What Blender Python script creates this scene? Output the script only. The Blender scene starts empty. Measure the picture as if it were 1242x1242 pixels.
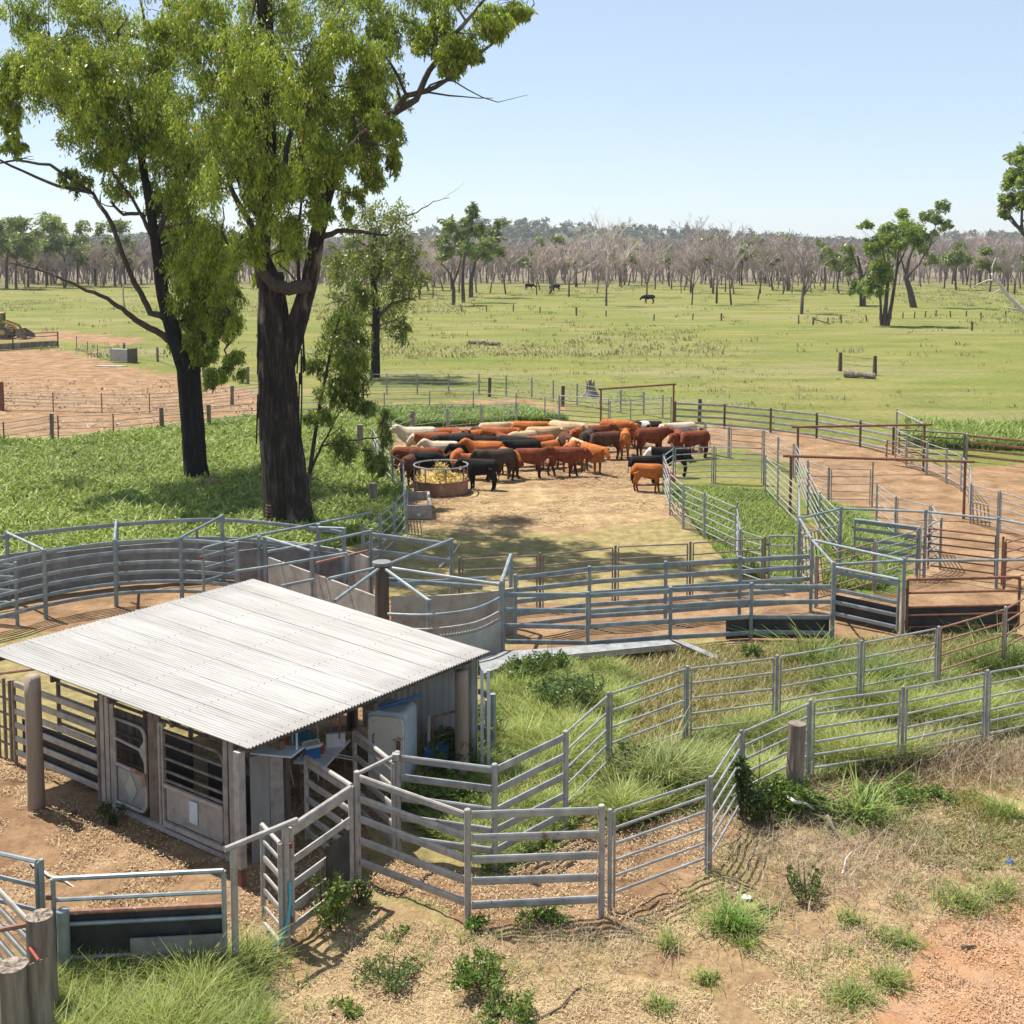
import bpy, math, random
import numpy as np
from mathutils import Vector

# ------------------------------------------------------------------ camera, light, exposure
SC = bpy.context.scene
COL = SC.collection
F, CX, CY, HCAM, HOR = 1500.0, 621.0, 431.0, 10.0, 298.0
PITCH = math.atan((CY - HOR) / F)
cd = bpy.data.cameras.new('camera'); cam = bpy.data.objects.new('camera', cd); COL.objects.link(cam)
cam.location = (0, 0, HCAM); cam.rotation_euler = (math.pi / 2 - PITCH, 0, 0)
cd.sensor_width = 36.0; cd.lens = 36.0 * F / 1242.0
cd.shift_y = -(621.0 - CY) / 1242.0
cd.clip_start = 0.5; cd.clip_end = 9000
SC.camera = cam
SUN_EL, SUN_AZ = math.radians(64), math.radians(-54)      # azimuth from +Y towards +X
sdir = Vector((math.sin(SUN_AZ) * math.cos(SUN_EL), math.cos(SUN_AZ) * math.cos(SUN_EL), math.sin(SUN_EL)))
ld = bpy.data.lights.new('sun', 'SUN'); ld.energy = 4.8; ld.angle = math.radians(0.5); ld.color = (1.0, 0.94, 0.84)
sun = bpy.data.objects.new('sun', ld); COL.objects.link(sun); sun.rotation_euler = (-sdir).to_track_quat('-Z', 'Y').to_euler()
W = bpy.data.worlds.new('World'); SC.world = W; W.use_nodes = True
wn = W.node_tree.nodes; wl = W.node_tree.links
sky = wn.new('ShaderNodeTexSky'); sky.sky_type = 'NISHITA'; sky.sun_disc = False
sky.sun_elevation = SUN_EL; sky.sun_rotation = SUN_AZ; sky.altitude = 300; sky.air_density = 0.8; sky.dust_density = 0.3; sky.ozone_density = 1.0
bg = wn['Background']; bg.inputs['Strength'].default_value = 0.096
milk = wn.new('ShaderNodeMix'); milk.data_type = 'RGBA'; milk.inputs[0].default_value = .55; milk.inputs[7].default_value = (3.75, 4.4, 5.2, 1)   # thin high haze whitening the whole sky
wl.new(sky.outputs['Color'], milk.inputs[6]); wl.new(milk.outputs[2], bg.inputs['Color'])
SC.view_settings.view_transform = 'Standard'; SC.view_settings.look = 'None'
SC.view_settings.exposure = 0.87; SC.view_settings.gamma = 1.0
SC.cycles.max_bounces = 6; SC.cycles.transparent_max_bounces = 6

# ------------------------------------------------------------------ helpers
RNG = np.random.default_rng(7)
random.seed(7)
_cp, _sp = math.cos(PITCH), math.sin(PITCH)
def ray(u, v):
    x = (u - CX) / F; y = -(v - CY) / F
    return Vector((x, y * _sp + _cp, y * _cp - _sp))
def P(u, v, z=0.0):                 # world point at height z seen at photo pixel u,v
    d = ray(u, v); t = (z - HCAM) / d.z
    return Vector((d.x * t, d.y * t, z))
def PD(u, v, Y):                    # world point at depth Y seen at photo pixel u,v
    d = ray(u, v); t = Y / d.y
    return Vector((d.x * t, Y, HCAM + d.z * t))
def depth(v): return P(621, v).y

class MB:
    def __init__(s): s.v = []; s.f = []; s.m = []
    def add(s, vs, fs, mi=0):
        o = len(s.v); s.v.extend([tuple(a) for a in vs]); s.f.extend([tuple(i + o for i in f) for f in fs]); s.m.extend([mi] * len(fs))
    def box(s, c, size, rz=0.0, mi=0, bev=0.0):
        hx, hy, hz = size[0] / 2, size[1] / 2, size[2] / 2
        cr, sr = math.cos(rz), math.sin(rz)
        vs = []
        for z in (-hz, hz):
            for x, y in ((-hx, -hy), (hx, -hy), (hx, hy), (-hx, hy)):
                vs.append((c[0] + x * cr - y * sr, c[1] + x * sr + y * cr, c[2] + z))
        s.add(vs, [(3, 2, 1, 0), (4, 5, 6, 7), (0, 1, 5, 4), (1, 2, 6, 5), (2, 3, 7, 6), (3, 0, 4, 7)], mi)
    def beam(s, a, b, w, h, mi=0, up=(0, 0, 1), rnd=False):      # bar with width w (sideways) and height h (up)
        a = Vector(a); b = Vector(b); t = (b - a).normalized(); U = Vector(up)
        if abs(t.dot(U)) > 0.98: U = Vector((0, 1, 0))
        sd = t.cross(U).normalized(); U = sd.cross(t).normalized()
        prof = [(-1, -1), (1, -1), (1, 1), (-1, 1)] if not rnd else [(-.55, -1), (.55, -1), (1, -.6), (1, .6), (.55, 1), (-.55, 1), (-1, .6), (-1, -.6)]
        n = len(prof); vs = []
        for p in (a, b):
            for x, y in prof: vs.append(p + sd * (x * w / 2) + U * (y * h / 2))
        fs = [tuple(range(n))[::-1], tuple(range(n, 2 * n))] + [(i, (i + 1) % n, n + (i + 1) % n, n + i) for i in range(n)]
        s.add(vs, fs, mi)
    def tube(s, pts, rad, n=8, cap=True, mi=0, rough=0.0, rz=None):
        pts = [Vector(p) for p in pts]; k = len(pts)
        if not hasattr(rad, '__len__'): rad = [rad] * k
        t0 = (pts[1] - pts[0]).normalized()
        nx = t0.cross(Vector((0, 0, 1)))
        if nx.length < 0.05: nx = Vector((1, 0, 0))
        nx.normalize(); vs = []
        for i in range(k):
            t = (pts[min(i + 1, k - 1)] - pts[max(i - 1, 0)])
            t = t.normalized() if t.length > 1e-9 else t0
            nx = (nx - t * nx.dot(t)); nx = nx.normalized() if nx.length > 1e-6 else t.orthogonal().normalized()
            ny = t.cross(nx)
            for j in range(n):
                a = 2 * math.pi * j / n
                r = rad[i] * (1 + (rough * random.uniform(-1, 1) if rough else 0))
                vs.append(pts[i] + nx * (math.cos(a) * r) + ny * (math.sin(a) * r))
        fs = []
        for i in range(k - 1):
            for j in range(n):
                fs.append((i * n + j, i * n + (j + 1) % n, (i + 1) * n + (j + 1) % n, (i + 1) * n + j))
        if cap: fs.append(tuple(range(n))[::-1]); fs.append(tuple((k - 1) * n + j for j in range(n)))
        s.add(vs, fs, mi)
    def quad(s, a, b, c, d, mi=0): s.add([a, b, c, d], [(0, 1, 2, 3)], mi)
    def slab(s, pts, th, mi=0):       # polygon (any plane) given thickness along its normal
        pts = [Vector(p) for p in pts]; n = (pts[1] - pts[0]).cross(pts[2] - pts[0]).normalized() * th; k = len(pts)
        s.add(pts + [p - n for p in pts], [tuple(range(k)), tuple(range(2 * k - 1, k - 1, -1))] + [(i, k + i, k + (i + 1) % k, (i + 1) % k) for i in range(k)], mi)
    def build(s, name, mat, parent=None, smooth=False, at=None):
        off = Vector(at) if at is not None else (parent_loc(parent) if parent is not None else Vector((0, 0, 0)))
        me = bpy.data.meshes.new(name)
        V = np.array([tuple(p) for p in s.v], dtype=float) - np.array(off)[None, :]
        me.from_pydata(V.tolist(), [], s.f)
        mats = mat if isinstance(mat, (list, tuple)) else [mat]
        for m in mats: me.materials.append(m)
        if len(mats) > 1: me.polygons.foreach_set('material_index', s.m)
        if smooth: me.polygons.foreach_set('use_smooth', [True] * len(me.polygons))
        me.update()
        o = bpy.data.objects.new(name, me); COL.objects.link(o)
        if parent is not None: o.parent = parent
        else: o.location = off
        return o
def parent_loc(p):
    v = Vector((0, 0, 0))
    while p is not None: v = v + p.location; p = p.parent
    return v
def tag(o, label=None, cat=None, group=None, kind=None):
    if label: o['label'] = label
    if cat: o['category'] = cat
    if group: o['group'] = group
    if kind: o['kind'] = kind
    return o
def thing(name, label, cat, loc=(0, 0, 0), group=None):
    o = bpy.data.objects.new(name, None); COL.objects.link(o); o.location = loc; o.empty_display_size = 0.2
    return tag(o, label, cat, group)
def mesh_np(name, V, faces_idx, nper, mat, cols=None, parent=None, smooth=False):
    """fast mesh: V (n,3), faces as flat vertex index array with nper corners each, optional per-vertex colours"""
    off = np.array(parent_loc(parent)) if parent is not None else np.zeros(3)
    me = bpy.data.meshes.new(name); nv = len(V); nf = len(faces_idx) // nper
    me.vertices.add(nv); me.vertices.foreach_set('co', (V - off).astype(np.float32).ravel())
    me.loops.add(nf * nper); me.loops.foreach_set('vertex_index', faces_idx.astype(np.int32))
    me.polygons.add(nf); me.polygons.foreach_set('loop_start', np.arange(0, nf * nper, nper, dtype=np.int32))
    try: me.polygons.foreach_set('loop_total', np.full(nf, nper, dtype=np.int32))
    except Exception: pass
    if smooth: me.polygons.foreach_set('use_smooth', np.ones(nf, dtype=bool))
    me.update(calc_edges=True); me.validate()
    if cols is not None:
        at = me.color_attributes.new('Col', 'FLOAT_COLOR', 'POINT')
        c = np.ones((nv, 4), dtype=np.float32); c[:, :cols.shape[1]] = cols; at.data.foreach_set('color', c.ravel())
    me.materials.append(mat)
    o = bpy.data.objects.new(name, me); COL.objects.link(o)
    if parent is not None: o.parent = parent
    return o

# ------------------------------------------------------------------ materials
def newmat(name):
    m = bpy.data.materials.new(name); m.use_nodes = True
    nt = m.node_tree; return m, nt, nt.nodes, nt.links, nt.nodes['Principled BSDF']
def noise(N, L, scale, detail=4, rough=0.6, vec=None, stretch=None):
    n = N.new('ShaderNodeTexNoise'); n.inputs['Scale'].default_value = scale; n.inputs['Detail'].default_value = detail; n.inputs['Roughness'].default_value = rough
    if vec is not None:
        if stretch:
            mp = N.new('ShaderNodeMapping'); mp.inputs['Scale'].default_value = stretch; L.new(vec, mp.inputs['Vector']); L.new(mp.outputs['Vector'], n.inputs['Vector'])
        else: L.new(vec, n.inputs['Vector'])
    return n.outputs['Fac']
def ramp(N, L, fac, stops):
    r = N.new('ShaderNodeValToRGB'); e = r.color_ramp.elements
    while len(e) < len(stops): e.new(0.5)
    for i, (p, c) in enumerate(stops):
        e[i].position = p; e[i].color = (c[0], c[1], c[2], 1) if hasattr(c, '__len__') else (c, c, c, 1)
    L.new(fac, r.inputs['Fac']); return r.outputs['Color']
def mixc(N, L, fac, a, b, mode='MIX'):
    m = N.new('ShaderNodeMix'); m.data_type = 'RGBA'; m.blend_type = mode
    for sock, val in ((m.inputs[0], fac), (m.inputs[6], a), (m.inputs[7], b)):
        if hasattr(val, 'links') or isinstance(val, bpy.types.NodeSocket): L.new(val, sock)
        elif hasattr(val, '__len__'): sock.default_value = (val[0], val[1], val[2], 1)
        else: sock.default_value = val
    return m.outputs[2]
def bumpn(N, L, b, h, strength, dist=0.02):
    bp = N.new('ShaderNodeBump'); bp.inputs['Strength'].default_value = strength; bp.inputs['Distance'].default_value = dist
    L.new(h, bp.inputs['Height']); L.new(bp.outputs['Normal'], b.inputs['Normal'])
def pm(name, stops, scale=4, stretch=None, rough=0.7, metal=0.0, bump=0.0, bscale=None, spots=None, detail=5):
    m, nt, N, L, b = newmat(name)
    tc = N.new('ShaderNodeTexCoord').outputs['Object']
    f = noise(N, L, scale, detail, 0.65, tc, stretch)
    c = ramp(N, L, f, stops)
    if spots:                         # (scale, threshold, colour): rust spots, lichen, stains
        g = noise(N, L, spots[0], 6, 0.7, tc)
        gm = ramp(N, L, g, [(spots[1], 0.0), (min(1, spots[1] + 0.07), 1.0)])
        c = mixc(N, L, gm, c, spots[2])
    L.new(c, b.inputs['Base Color']); b.inputs['Roughness'].default_value = rough; b.inputs['Metallic'].default_value = metal
    if bump:
        h = noise(N, L, bscale or scale * 3, 5, 0.65, tc, stretch); bumpn(N, L, b, h, bump)
    return m
M = {}
M['galv'] = pm('galvanised_steel', [(.28, (.17, .178, .183)), (.5, (.285, .292, .296)), (.72, (.40, .405, .405))], 3, rough=.5, metal=.25, spots=(5, .62, (.16, .10, .07)))
M['galvnew'] = pm('blue_grey_steel', [(.28, (.135, .17, .19)), (.5, (.225, .265, .285)), (.72, (.345, .38, .39))], 3, rough=.48, metal=.25, spots=(6, .62, (.19, .15, .115)))
M['worn'] = pm('worn_pale_steel', [(.28, (.21, .19, .175)), (.5, (.33, .305, .285)), (.72, (.43, .40, .375))], 5, rough=.6, metal=.1, spots=(5, .63, (.30, .17, .09)))
M['dirty'] = pm('grimy_steel', [(.3, (.11, .08, .065)), (.7, (.25, .205, .18))], 5, rough=.7, metal=.1, spots=(6, .6, (.20, .10, .05)))
M['rust'] = pm('rusted_steel', [(.3, (.12, .05, .032)), (.65, (.24, .105, .06))], 6, rough=.85, spots=(9, .62, (.33, .28, .25)))
M['rustbar'] = pm('rusted_pipe', [(.3, (.17, .075, .05)), (.65, (.32, .17, .11))], 6, rough=.8, spots=(9, .6, (.40, .38, .36)))
M['timber'] = pm('weathered_timber', [(.28, (.07, .055, .043)), (.5, (.19, .15, .12)), (.75, (.34, .285, .24))], 6, stretch=(1, 1, .12), rough=.9, bump=.7, bscale=20)
M['timberdk'] = pm('dark_timber', [(.3, (.05, .038, .03)), (.7, (.15, .115, .09))], 6, stretch=(1, 1, .12), rough=.9, bump=.6, bscale=20)
M['endgrain'] = pm('split_end_grain', [(.3, (.06, .045, .035)), (.6, (.33, .27, .22))], 14, rough=.95, bump=.9, bscale=26)
M['polewood'] = pm('smooth_pole_timber', [(.3, (.22, .16, .12)), (.7, (.34, .265, .21))], 5, stretch=(1, 1, .1), rough=.85, bump=.3, bscale=25)
M['concrete'] = pm('stained_concrete', [(.25, (.19, .15, .12)), (.5, (.33, .30, .27)), (.75, (.42, .40, .37))], 2.2, rough=.9, bump=.3, bscale=30)
M['rubber'] = pm('black_rubber', [(.3, (.012, .012, .014)), (.7, (.045, .045, .05))], 3, rough=.6)
M['sheet'] = pm('dull_sheet_steel', [(.3, (.12, .125, .13)), (.7, (.25, .255, .26))], 3, rough=.55, metal=.2, spots=(2.5, .6, (.19, .13, .09)))
M['palesheet'] = pm('pale_sheet_steel', [(.3, (.28, .285, .265)), (.7, (.41, .415, .385))], 2.5, rough=.5, metal=.1, spots=(2.5, .63, (.26, .25, .22)))
M['checker'] = pm('scuffed_gate_plate', [(.3, (.20, .205, .215)), (.7, (.33, .335, .345))], 4, rough=.5, metal=.3, spots=(3, .62, (.24, .17, .13)))
M['board'] = pm('grey_board', [(.3, (.19, .185, .17)), (.7, (.31, .30, .285))], 4, stretch=(1, 1, .2), rough=.85, spots=(4, .66, (.16, .12, .1)))
M['wallsheet'] = pm('corrugated_wall_sheet', [(.3, (.50, .53, .55)), (.7, (.62, .645, .66))], 2, rough=.45, metal=.3, spots=(4, .68, (.22, .15, .10)))
M['fridgewhite'] = pm('chipped_white_enamel', [(.3, (.66, .60, .51)), (.7, (.78, .73, .65))], 3, rough=.4, spots=(3.2, .575, (.27, .12, .05)))
M['bluepaint'] = pm('blue_paint', [(.3, (.02, .10, .32)), (.7, (.03, .15, .42))], 5, rough=.45)
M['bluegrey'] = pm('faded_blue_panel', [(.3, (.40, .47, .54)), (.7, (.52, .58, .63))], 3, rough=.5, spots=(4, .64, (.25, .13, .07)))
M['teal'] = pm('teal_webbing', [(.3, (.02, .26, .33)), (.7, (.05, .40, .48))], 30, rough=.6)
M['white'] = pm('white_plastic', [(.3, (.62, .62, .61)), (.7, (.76, .76, .75))], 5, rough=.45)
M['red'] = pm('red_plastic', [(.3, (.22, .035, .025)), (.7, (.34, .06, .04))], 6, rough=.45)
M['orange'] = pm('orange_plastic', [(.3, (.55, .13, .03)), (.7, (.66, .18, .05))], 6, rough=.5)
M['cyanrope'] = pm('blue_rope', [(.3, (.03, .36, .50)), (.7, (.08, .50, .62))], 60, rough=.8)
M['yellowpaint'] = pm('dusty_yellow_paint', [(.3, (.30, .20, .05)), (.7, (.48, .35, .09))], 1.2, rough=.6, spots=(1.5, .62, (.13, .09, .05)))
M['tyre'] = pm('dusty_tyre', [(.3, (.06, .05, .045)), (.7, (.14, .11, .09))], 3, rough=.9)
M['darkglass'] = pm('dark_cab_glass', [(.3, (.02, .025, .03)), (.7, (.05, .06, .07))], 1, rough=.1)
M['hay'] = pm('hay', [(.3, (.34, .23, .06)), (.5, (.52, .38, .11)), (.75, (.62, .48, .18))], 9, rough=.95, bump=.9, bscale=25)
M['bone'] = pm('bleached_wood', [(.3, (.42, .38, .35)), (.7, (.66, .62, .58))], 4, stretch=(1, 1, .3), rough=.9)
M['mound'] = pm('loose_soil', [(.3, (.20, .12, .07)), (.7, (.36, .24, .15))], 6, rough=1, bump=.8, bscale=20)

def attr_mat(name, trans=0.0, rough=0.6, mul=None):
    m, nt, N, L, b = newmat(name)
    a = N.new('ShaderNodeAttribute'); a.attribute_name = 'Col'
    L.new(a.outputs['Color'], b.inputs['Base Color']); b.inputs['Roughness'].default_value = rough
    if trans:
        t = N.new('ShaderNodeBsdfTranslucent'); L.new(a.outputs['Color'], t.inputs['Color'])
        mx = N.new('ShaderNodeMixShader'); mx.inputs[0].default_value = trans
        L.new(b.outputs[0], mx.inputs[1]); L.new(t.outputs[0], mx.inputs[2]); L.new(mx.outputs[0], N['Material Output'].inputs['Surface'])
    return m
M['leaf'] = attr_mat('gum_leaves', .38, .45)
M['grass'] = attr_mat('grass_blades', .35, .6)
M['straw'] = attr_mat('straw_litter', .0, .9)
def bark(name, stops, scars, s=2.2):
    m, nt, N, L, b = newmat(name)
    tc = N.new('ShaderNodeTexCoord').outputs['Object']
    f = noise(N, L, s, 8, .72, tc, (3.2, 3.2, .6)); c = ramp(N, L, f, stops)
    g = noise(N, L, .55, 4, .6, tc, (1.6, 1.6, .5)); gm = ramp(N, L, g, [(.60, 0.0), (.66, 1.0)])
    c = mixc(N, L, gm, c, scars); L.new(c, b.inputs['Base Color']); b.inputs['Roughness'].default_value = .95
    h = noise(N, L, s * 1.6, 8, .75, tc, (3.2, 3.2, .5)); bumpn(N, L, b, h, 1.0, .16)
    return m
M['bark'] = bark('furrowed_dark_bark', [(.3, (.008, .006, .005)), (.48, (.03, .021, .017)), (.60, (.085, .06, .047)), (.72, (.20, .155, .125))], (.26, .20, .16))
M['barkblack'] = bark('charred_black_bark', [(.3, (.008, .007, .007)), (.55, (.022, .02, .02)), (.75, (.07, .062, .06))], (.035, .03, .03))
M['limb'] = bark('limb_bark', [(.3, (.045, .035, .03)), (.55, (.12, .09, .075)), (.75, (.25, .20, .17))], (.33, .28, .25), 4)
M['dead'] = pm('dead_tree_wood', [(.3, (.17, .135, .135)), (.7, (.31, .255, .25))], .5, rough=.95)
M['farbark'] = pm('far_bark', [(.3, (.04, .033, .03)), (.7, (.13, .105, .095))], 1.5, stretch=(1, 1, .2), rough=.95)
# ------------------------------------------------------------------ ground: one sheet to the horizon with soil / straw / lush / dry-grass zones
def W2(pts): return np.array([tuple(P(u, v, 0).xy) for u, v in pts])
def in_poly(X, Y, poly):
    ins = np.zeros(X.shape, dtype=bool); n = len(poly)
    for i in range(n):
        x1, y1 = poly[i]; x2, y2 = poly[(i + 1) % n]
        c = ((y1 > Y) != (y2 > Y)) & (X < (x2 - x1) * (Y - y1) / (y2 - y1 + 1e-12) + x1)
        ins ^= c
    return ins
def vnoise(X, Y, s, seed=0):        # smooth value noise, 0..1
    r = np.random.default_rng(seed).random((256, 256))
    x = X / s; y = Y / s
    xi = np.floor(x).astype(int); yi = np.floor(y).astype(int); fx = x - xi; fy = y - yi
    fx = fx * fx * (3 - 2 * fx); fy = fy * fy * (3 - 2 * fy)
    g = lambda a, b: r[a % 256, b % 256]
    return (g(xi, yi) * (1 - fx) + g(xi + 1, yi) * fx) * (1 - fy) + (g(xi, yi + 1) * (1 - fx) + g(xi + 1, yi + 1) * fx) * fy
Z = {
 'dirt': [
  [(-40, 428), (72, 424), (135, 440), (215, 458), (335, 478), (335, 500), (200, 516), (60, 528), (-40, 533)],           # left yard
  [(640, 540), (880, 530), (935, 545), (1090, 540), (1110, 562), (1170, 566), (1260, 562), (1400, 580), (1400, 760), (1242, 745), (1140, 775), (1000, 772), (985, 690), (1050, 640), (1000, 600), (965, 548), (862, 545), (808, 560), (760, 590), (660, 590)],
  [(860, 512), (935, 520), (1000, 530), (1090, 545), (1090, 566), (960, 560), (840, 530)],
  [(610, 735), (985, 700), (1100, 735), (1260, 735), (1260, 780), (900, 782), (820, 776), (620, 792)],                    # race floor
  [(-60, 925), (20, 920), (290, 1005), (420, 1000), (440, 1080), (300, 1190), (200, 1200), (-80, 1200)],                   # front left yard
  [(-60, 690), (300, 690), (640, 750), (640, 770), (420, 800), (200, 760), (0, 770), (-60, 780)],                          # curved race floor
  [(300, 880), (440, 860), (600, 880), (520, 900), (480, 960), (430, 1080), (300, 1060)],
  [(430, 1080), (600, 1120), (735, 1128), (870, 1070), (905, 1000), (880, 960), (730, 1000), (600, 1060), (480, 1040)],      # inner race
  [(1080, 1250), (1130, 1150), (1190, 1105), (1300, 1080), (1700, 1000), (1900, 1500), (1000, 1500)],                                   # orange track
  [(440, 490), (640, 484), (720, 500), (640, 500), (520, 497), (440, 503)],
  [(-40, 402), (60, 402), (180, 410), (150, 418), (70, 412), (-40, 412)],
 ],
 'straw': [
  [(476, 528), (520, 512), (640, 512), (800, 520), (860, 530), (806, 560), (806, 600), (830, 630), (700, 640), (600, 650), (510, 640), (497, 630), (486, 590)],
  [(250, 1180), (420, 1110), (600, 1130), (735, 1130), (900, 1060), (980, 970), (1060, 1010), (1100, 940), (1260, 900), (1900, 850), (1900, 1500), (100, 1500), (200, 1300)],
  [(-60, 920), (120, 960), (60, 1010), (-60, 1040)],
  [(150, 1000), (300, 1120), (60, 1080)],
 ],
 'track': [[(1080, 1250), (1130, 1150), (1190, 1105), (1300, 1080), (1700, 1000), (1900, 1500), (1000, 1500)]],
 'lush': [
  [(-60, 538), (60, 540), (200, 522), (335, 505), (450, 505), (474, 520), (470, 560), (490, 600), (488, 640), (440, 655), (330, 690), (280, 690), (140, 690), (-60, 720)],
  [(450, 500), (640, 500), (690, 512), (500, 520)],
  [(812, 590), (870, 592), (930, 596), (966, 636), (966, 720), (890, 690), (850, 650)],
  [(980, 600), (1050, 630), (1110, 660), (1070, 715), (1000, 715), (1000, 640)],
  [(590, 815), (720, 800), (780, 830), (735, 940), (690, 1010), (600, 1060), (500, 1000), (470, 930), (600, 900)],
  [(735, 935), (840, 900), (950, 870), (1100, 830), (1260, 800), (1260, 880), (1100, 930), (985, 950), (905, 990), (830, 980), (740, 1010)],
  [(60, 1190), (300, 1170), (330, 1250), (300, 1300), (300, 1500), (-300, 1500), (-60, 1210)],
  [(1100, 540), (1175, 545), (1260, 548), (1400, 560), (1400, 520), (1170, 520), (1100, 515)],
  [(960, 980), (1060, 960), (1160, 960), (1040, 1010)],
 ],
 'dry': [
  [(1040, 960), (1180, 960), (1260, 1000), (1260, 1060), (1120, 1050), (1040, 1010)],
  [(600, 800), (1000, 780), (1200, 770), (1260, 800), (1100, 830), (840, 900), (735, 930), (760, 840)],
  [(497, 600), (760, 600), (890, 668), (960, 720), (740, 740), (560, 744), (500, 680)],
  [(-60, 520), (200, 512), (330, 500), (330, 516), (200, 528), (-60, 552)],
  [(820, 512), (1090, 548), (1170, 600), (1180, 640), (1150, 640), (1060, 560), (960, 535), (830, 520)],
  [(0, 750), (230, 720), (330, 690), (100, 790)],
 ],
}
ZW = {k: [W2(p) for p in v] for k, v in Z.items()}
def zone_w(X, Y, k, warp=1.0):
    a = np.zeros(X.shape)
    q = np.clip(Y / 40, .45, 1.2) * warp
    dx = (vnoise(X, Y, 2.2, 11) - .5) * 1.5 * q; dy = (vnoise(X, Y, 2.2, 12) - .5) * 1.5 * q
    dx += (vnoise(X, Y, .6, 13) - .5) * .8 * q; dy += (vnoise(X, Y, .6, 14) - .5) * .8 * q
    for p in ZW[k]: a = np.maximum(a, in_poly(X + dx, Y + dy, p).astype(float))
    return a
def lines(lo, hi, step, far, growth):
    a = list(np.arange(lo, hi + 1e-6, step)); s = step
    x = a[-1]; b = []
    while x < far: s *= growth; x += s; b.append(x)
    return a, b
ya, yb = lines(8, 100, .25, 3000, 1.12)
xa, xb = lines(0, 34, .25, 3500, 1.18); xa = [x for x in xa if x == 0 or x > 9.1] + list(np.arange(.09, 9.05, .09)); xa.sort()
ya = [y for y in ya if not 15.5 < y < 25] + list(np.arange(15.6, 25, .09)); ya.sort()
ys = np.array([-40, -20, -8, 0, 4] + ya + yb)
xs = np.array([-x for x in xb[::-1]] + [-x for x in xa[:0:-1]] + xa + xb)
GX, GY = np.meshgrid(xs, ys)
GZ = np.zeros_like(GX)
near = np.exp(-((GX / 45) ** 2)) * (GY < 110)
fine_ = ((GX > -9) & (GX < 9) & (GY > 15.6) & (GY < 25)) * 1.0
GZ += fine_ * ((vnoise(GX, GY, .33, 6) - .5) * .06 + (vnoise(GX, GY, .14, 7) - .5) * .05)
GZ += near * ((vnoise(GX, GY, 1.1, 3) - .5) * .07 + (vnoise(GX, GY, .5, 4) - .5) * .035)
ny_, nx_ = GX.shape
idx = np.arange(ny_ * nx_).reshape(ny_, nx_)
fq = np.stack([idx[:-1, :-1], idx[:-1, 1:], idx[1:, 1:], idx[1:, :-1]], -1).reshape(-1)
def ground_mat():
    m, nt, N, L, b = newmat('paddock_ground')
    geo = N.new('ShaderNodeNewGeometry').outputs['Position']
    z = N.new('ShaderNodeAttribute'); z.attribute_name = 'Col'
    z2 = N.new('ShaderNodeAttribute'); z2.attribute_name = 'Dry'
    sp = N.new('ShaderNodeSeparateColor'); L.new(z.outputs['Color'], sp.inputs['Color'])
    big = noise(N, L, .035, 4, .6, geo); mid = noise(N, L, .22, 5, .65, geo, (.45, 1, 1)); fine = noise(N, L, 2.3, 6, .7, geo); vf = noise(N, L, 11, 5, .75, geo)
    pad = ramp(N, L, mid, [(.28, (.10, .12, .03)), (.46, (.165, .172, .05)), (.62, (.225, .208, .07)), (.76, (.30, .255, .115))])
    gr = ramp(N, L, big, [(.44, 0.0), (.62, .5)])
    pad = mixc(N, L, gr, pad, (.135, .175, .036))
    str_ = noise(N, L, .05, 5, .7, geo, (.35, 1.6, 1)); stm = ramp(N, L, str_, [(.52, 0.0), (.66, .75)])
    pad = mixc(N, L, stm, pad, (.25, .22, .12))
    fd = ramp(N, L, fine, [(.30, (.55, .58, .5)), (.55, (1, 1, 1)), (.8, (1.2, 1.15, 1.1))])
    pad = mixc(N, L, .8, pad, fd, 'MULTIPLY')
    spz = N.new('ShaderNodeSeparateXYZ'); L.new(geo, spz.inputs[0]); fl = N.new('ShaderNodeMapRange'); fl.inputs[1].default_value = 290; fl.inputs[2].default_value = 380; L.new(spz.outputs['Y'], fl.inputs[0])
    pad = mixc(N, L, fl.outputs[0], pad, (.185, .155, .11))
    dn = noise(N, L, .8, 6, .7, geo)
    dirt = ramp(N, L, dn, [(.28, (.125, .073, .04)), (.46, (.25, .155, .085)), (.60, (.345, .225, .13)), (.78, (.46, .33, .21))])
    dirt = mixc(N, L, ramp(N, L, vf, [(.35, .5), (.55, 0.0)]), dirt, (.17, .10, .06))
    dung = ramp(N, L, noise(N, L, 1.9, 4, .55, geo), [(.63, 0.0), (.69, .7)]); dirt = mixc(N, L, dung, dirt, (.13, .08, .045))
    straw = ramp(N, L, noise(N, L, 1.3, 7, .75, geo), [(.28, (.15, .095, .053)), (.42, (.29, .20, .105)), (.55, (.42, .305, .165)), (.74, (.58, .45, .26))])
    straw = mixc(N, L, ramp(N, L, vf, [(.36, .55), (.52, 0.0)]), straw, (.20, .125, .07))
    pt = ramp(N, L, noise(N, L, .55, 4, .6, geo), [(.46, 0.0), (.60, .75)]); straw = mixc(N, L, pt, straw, dirt)
    gpt = ramp(N, L, noise(N, L, .9, 5, .7, geo), [(.60, 0.0), (.70, .6)]); straw = mixc(N, L, gpt, straw, (.20, .20, .06))
    lush = ramp(N, L, fine, [(.3, (.06, .095, .022)), (.5, (.12, .165, .04)), (.7, (.20, .225, .07))])
    dry = ramp(N, L, fine, [(.3, (.15, .13, .055)), (.5, (.265, .215, .095)), (.7, (.38, .30, .15))])
    def edge(s):
        a = N.new('ShaderNodeMath'); a.operation = 'MULTIPLY_ADD'; a.inputs[1].default_value = .55; L.new(fine, a.inputs[0]); L.new(s, a.inputs[2])
        a2 = N.new('ShaderNodeMath'); a2.operation = 'MULTIPLY_ADD'; a2.inputs[1].default_value = .35; L.new(vf, a2.inputs[0]); L.new(a.outputs[0], a2.inputs[2])
        return ramp(N, L, a2.outputs[0], [(.72, 0.0), (.98, 1.0)])
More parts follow.
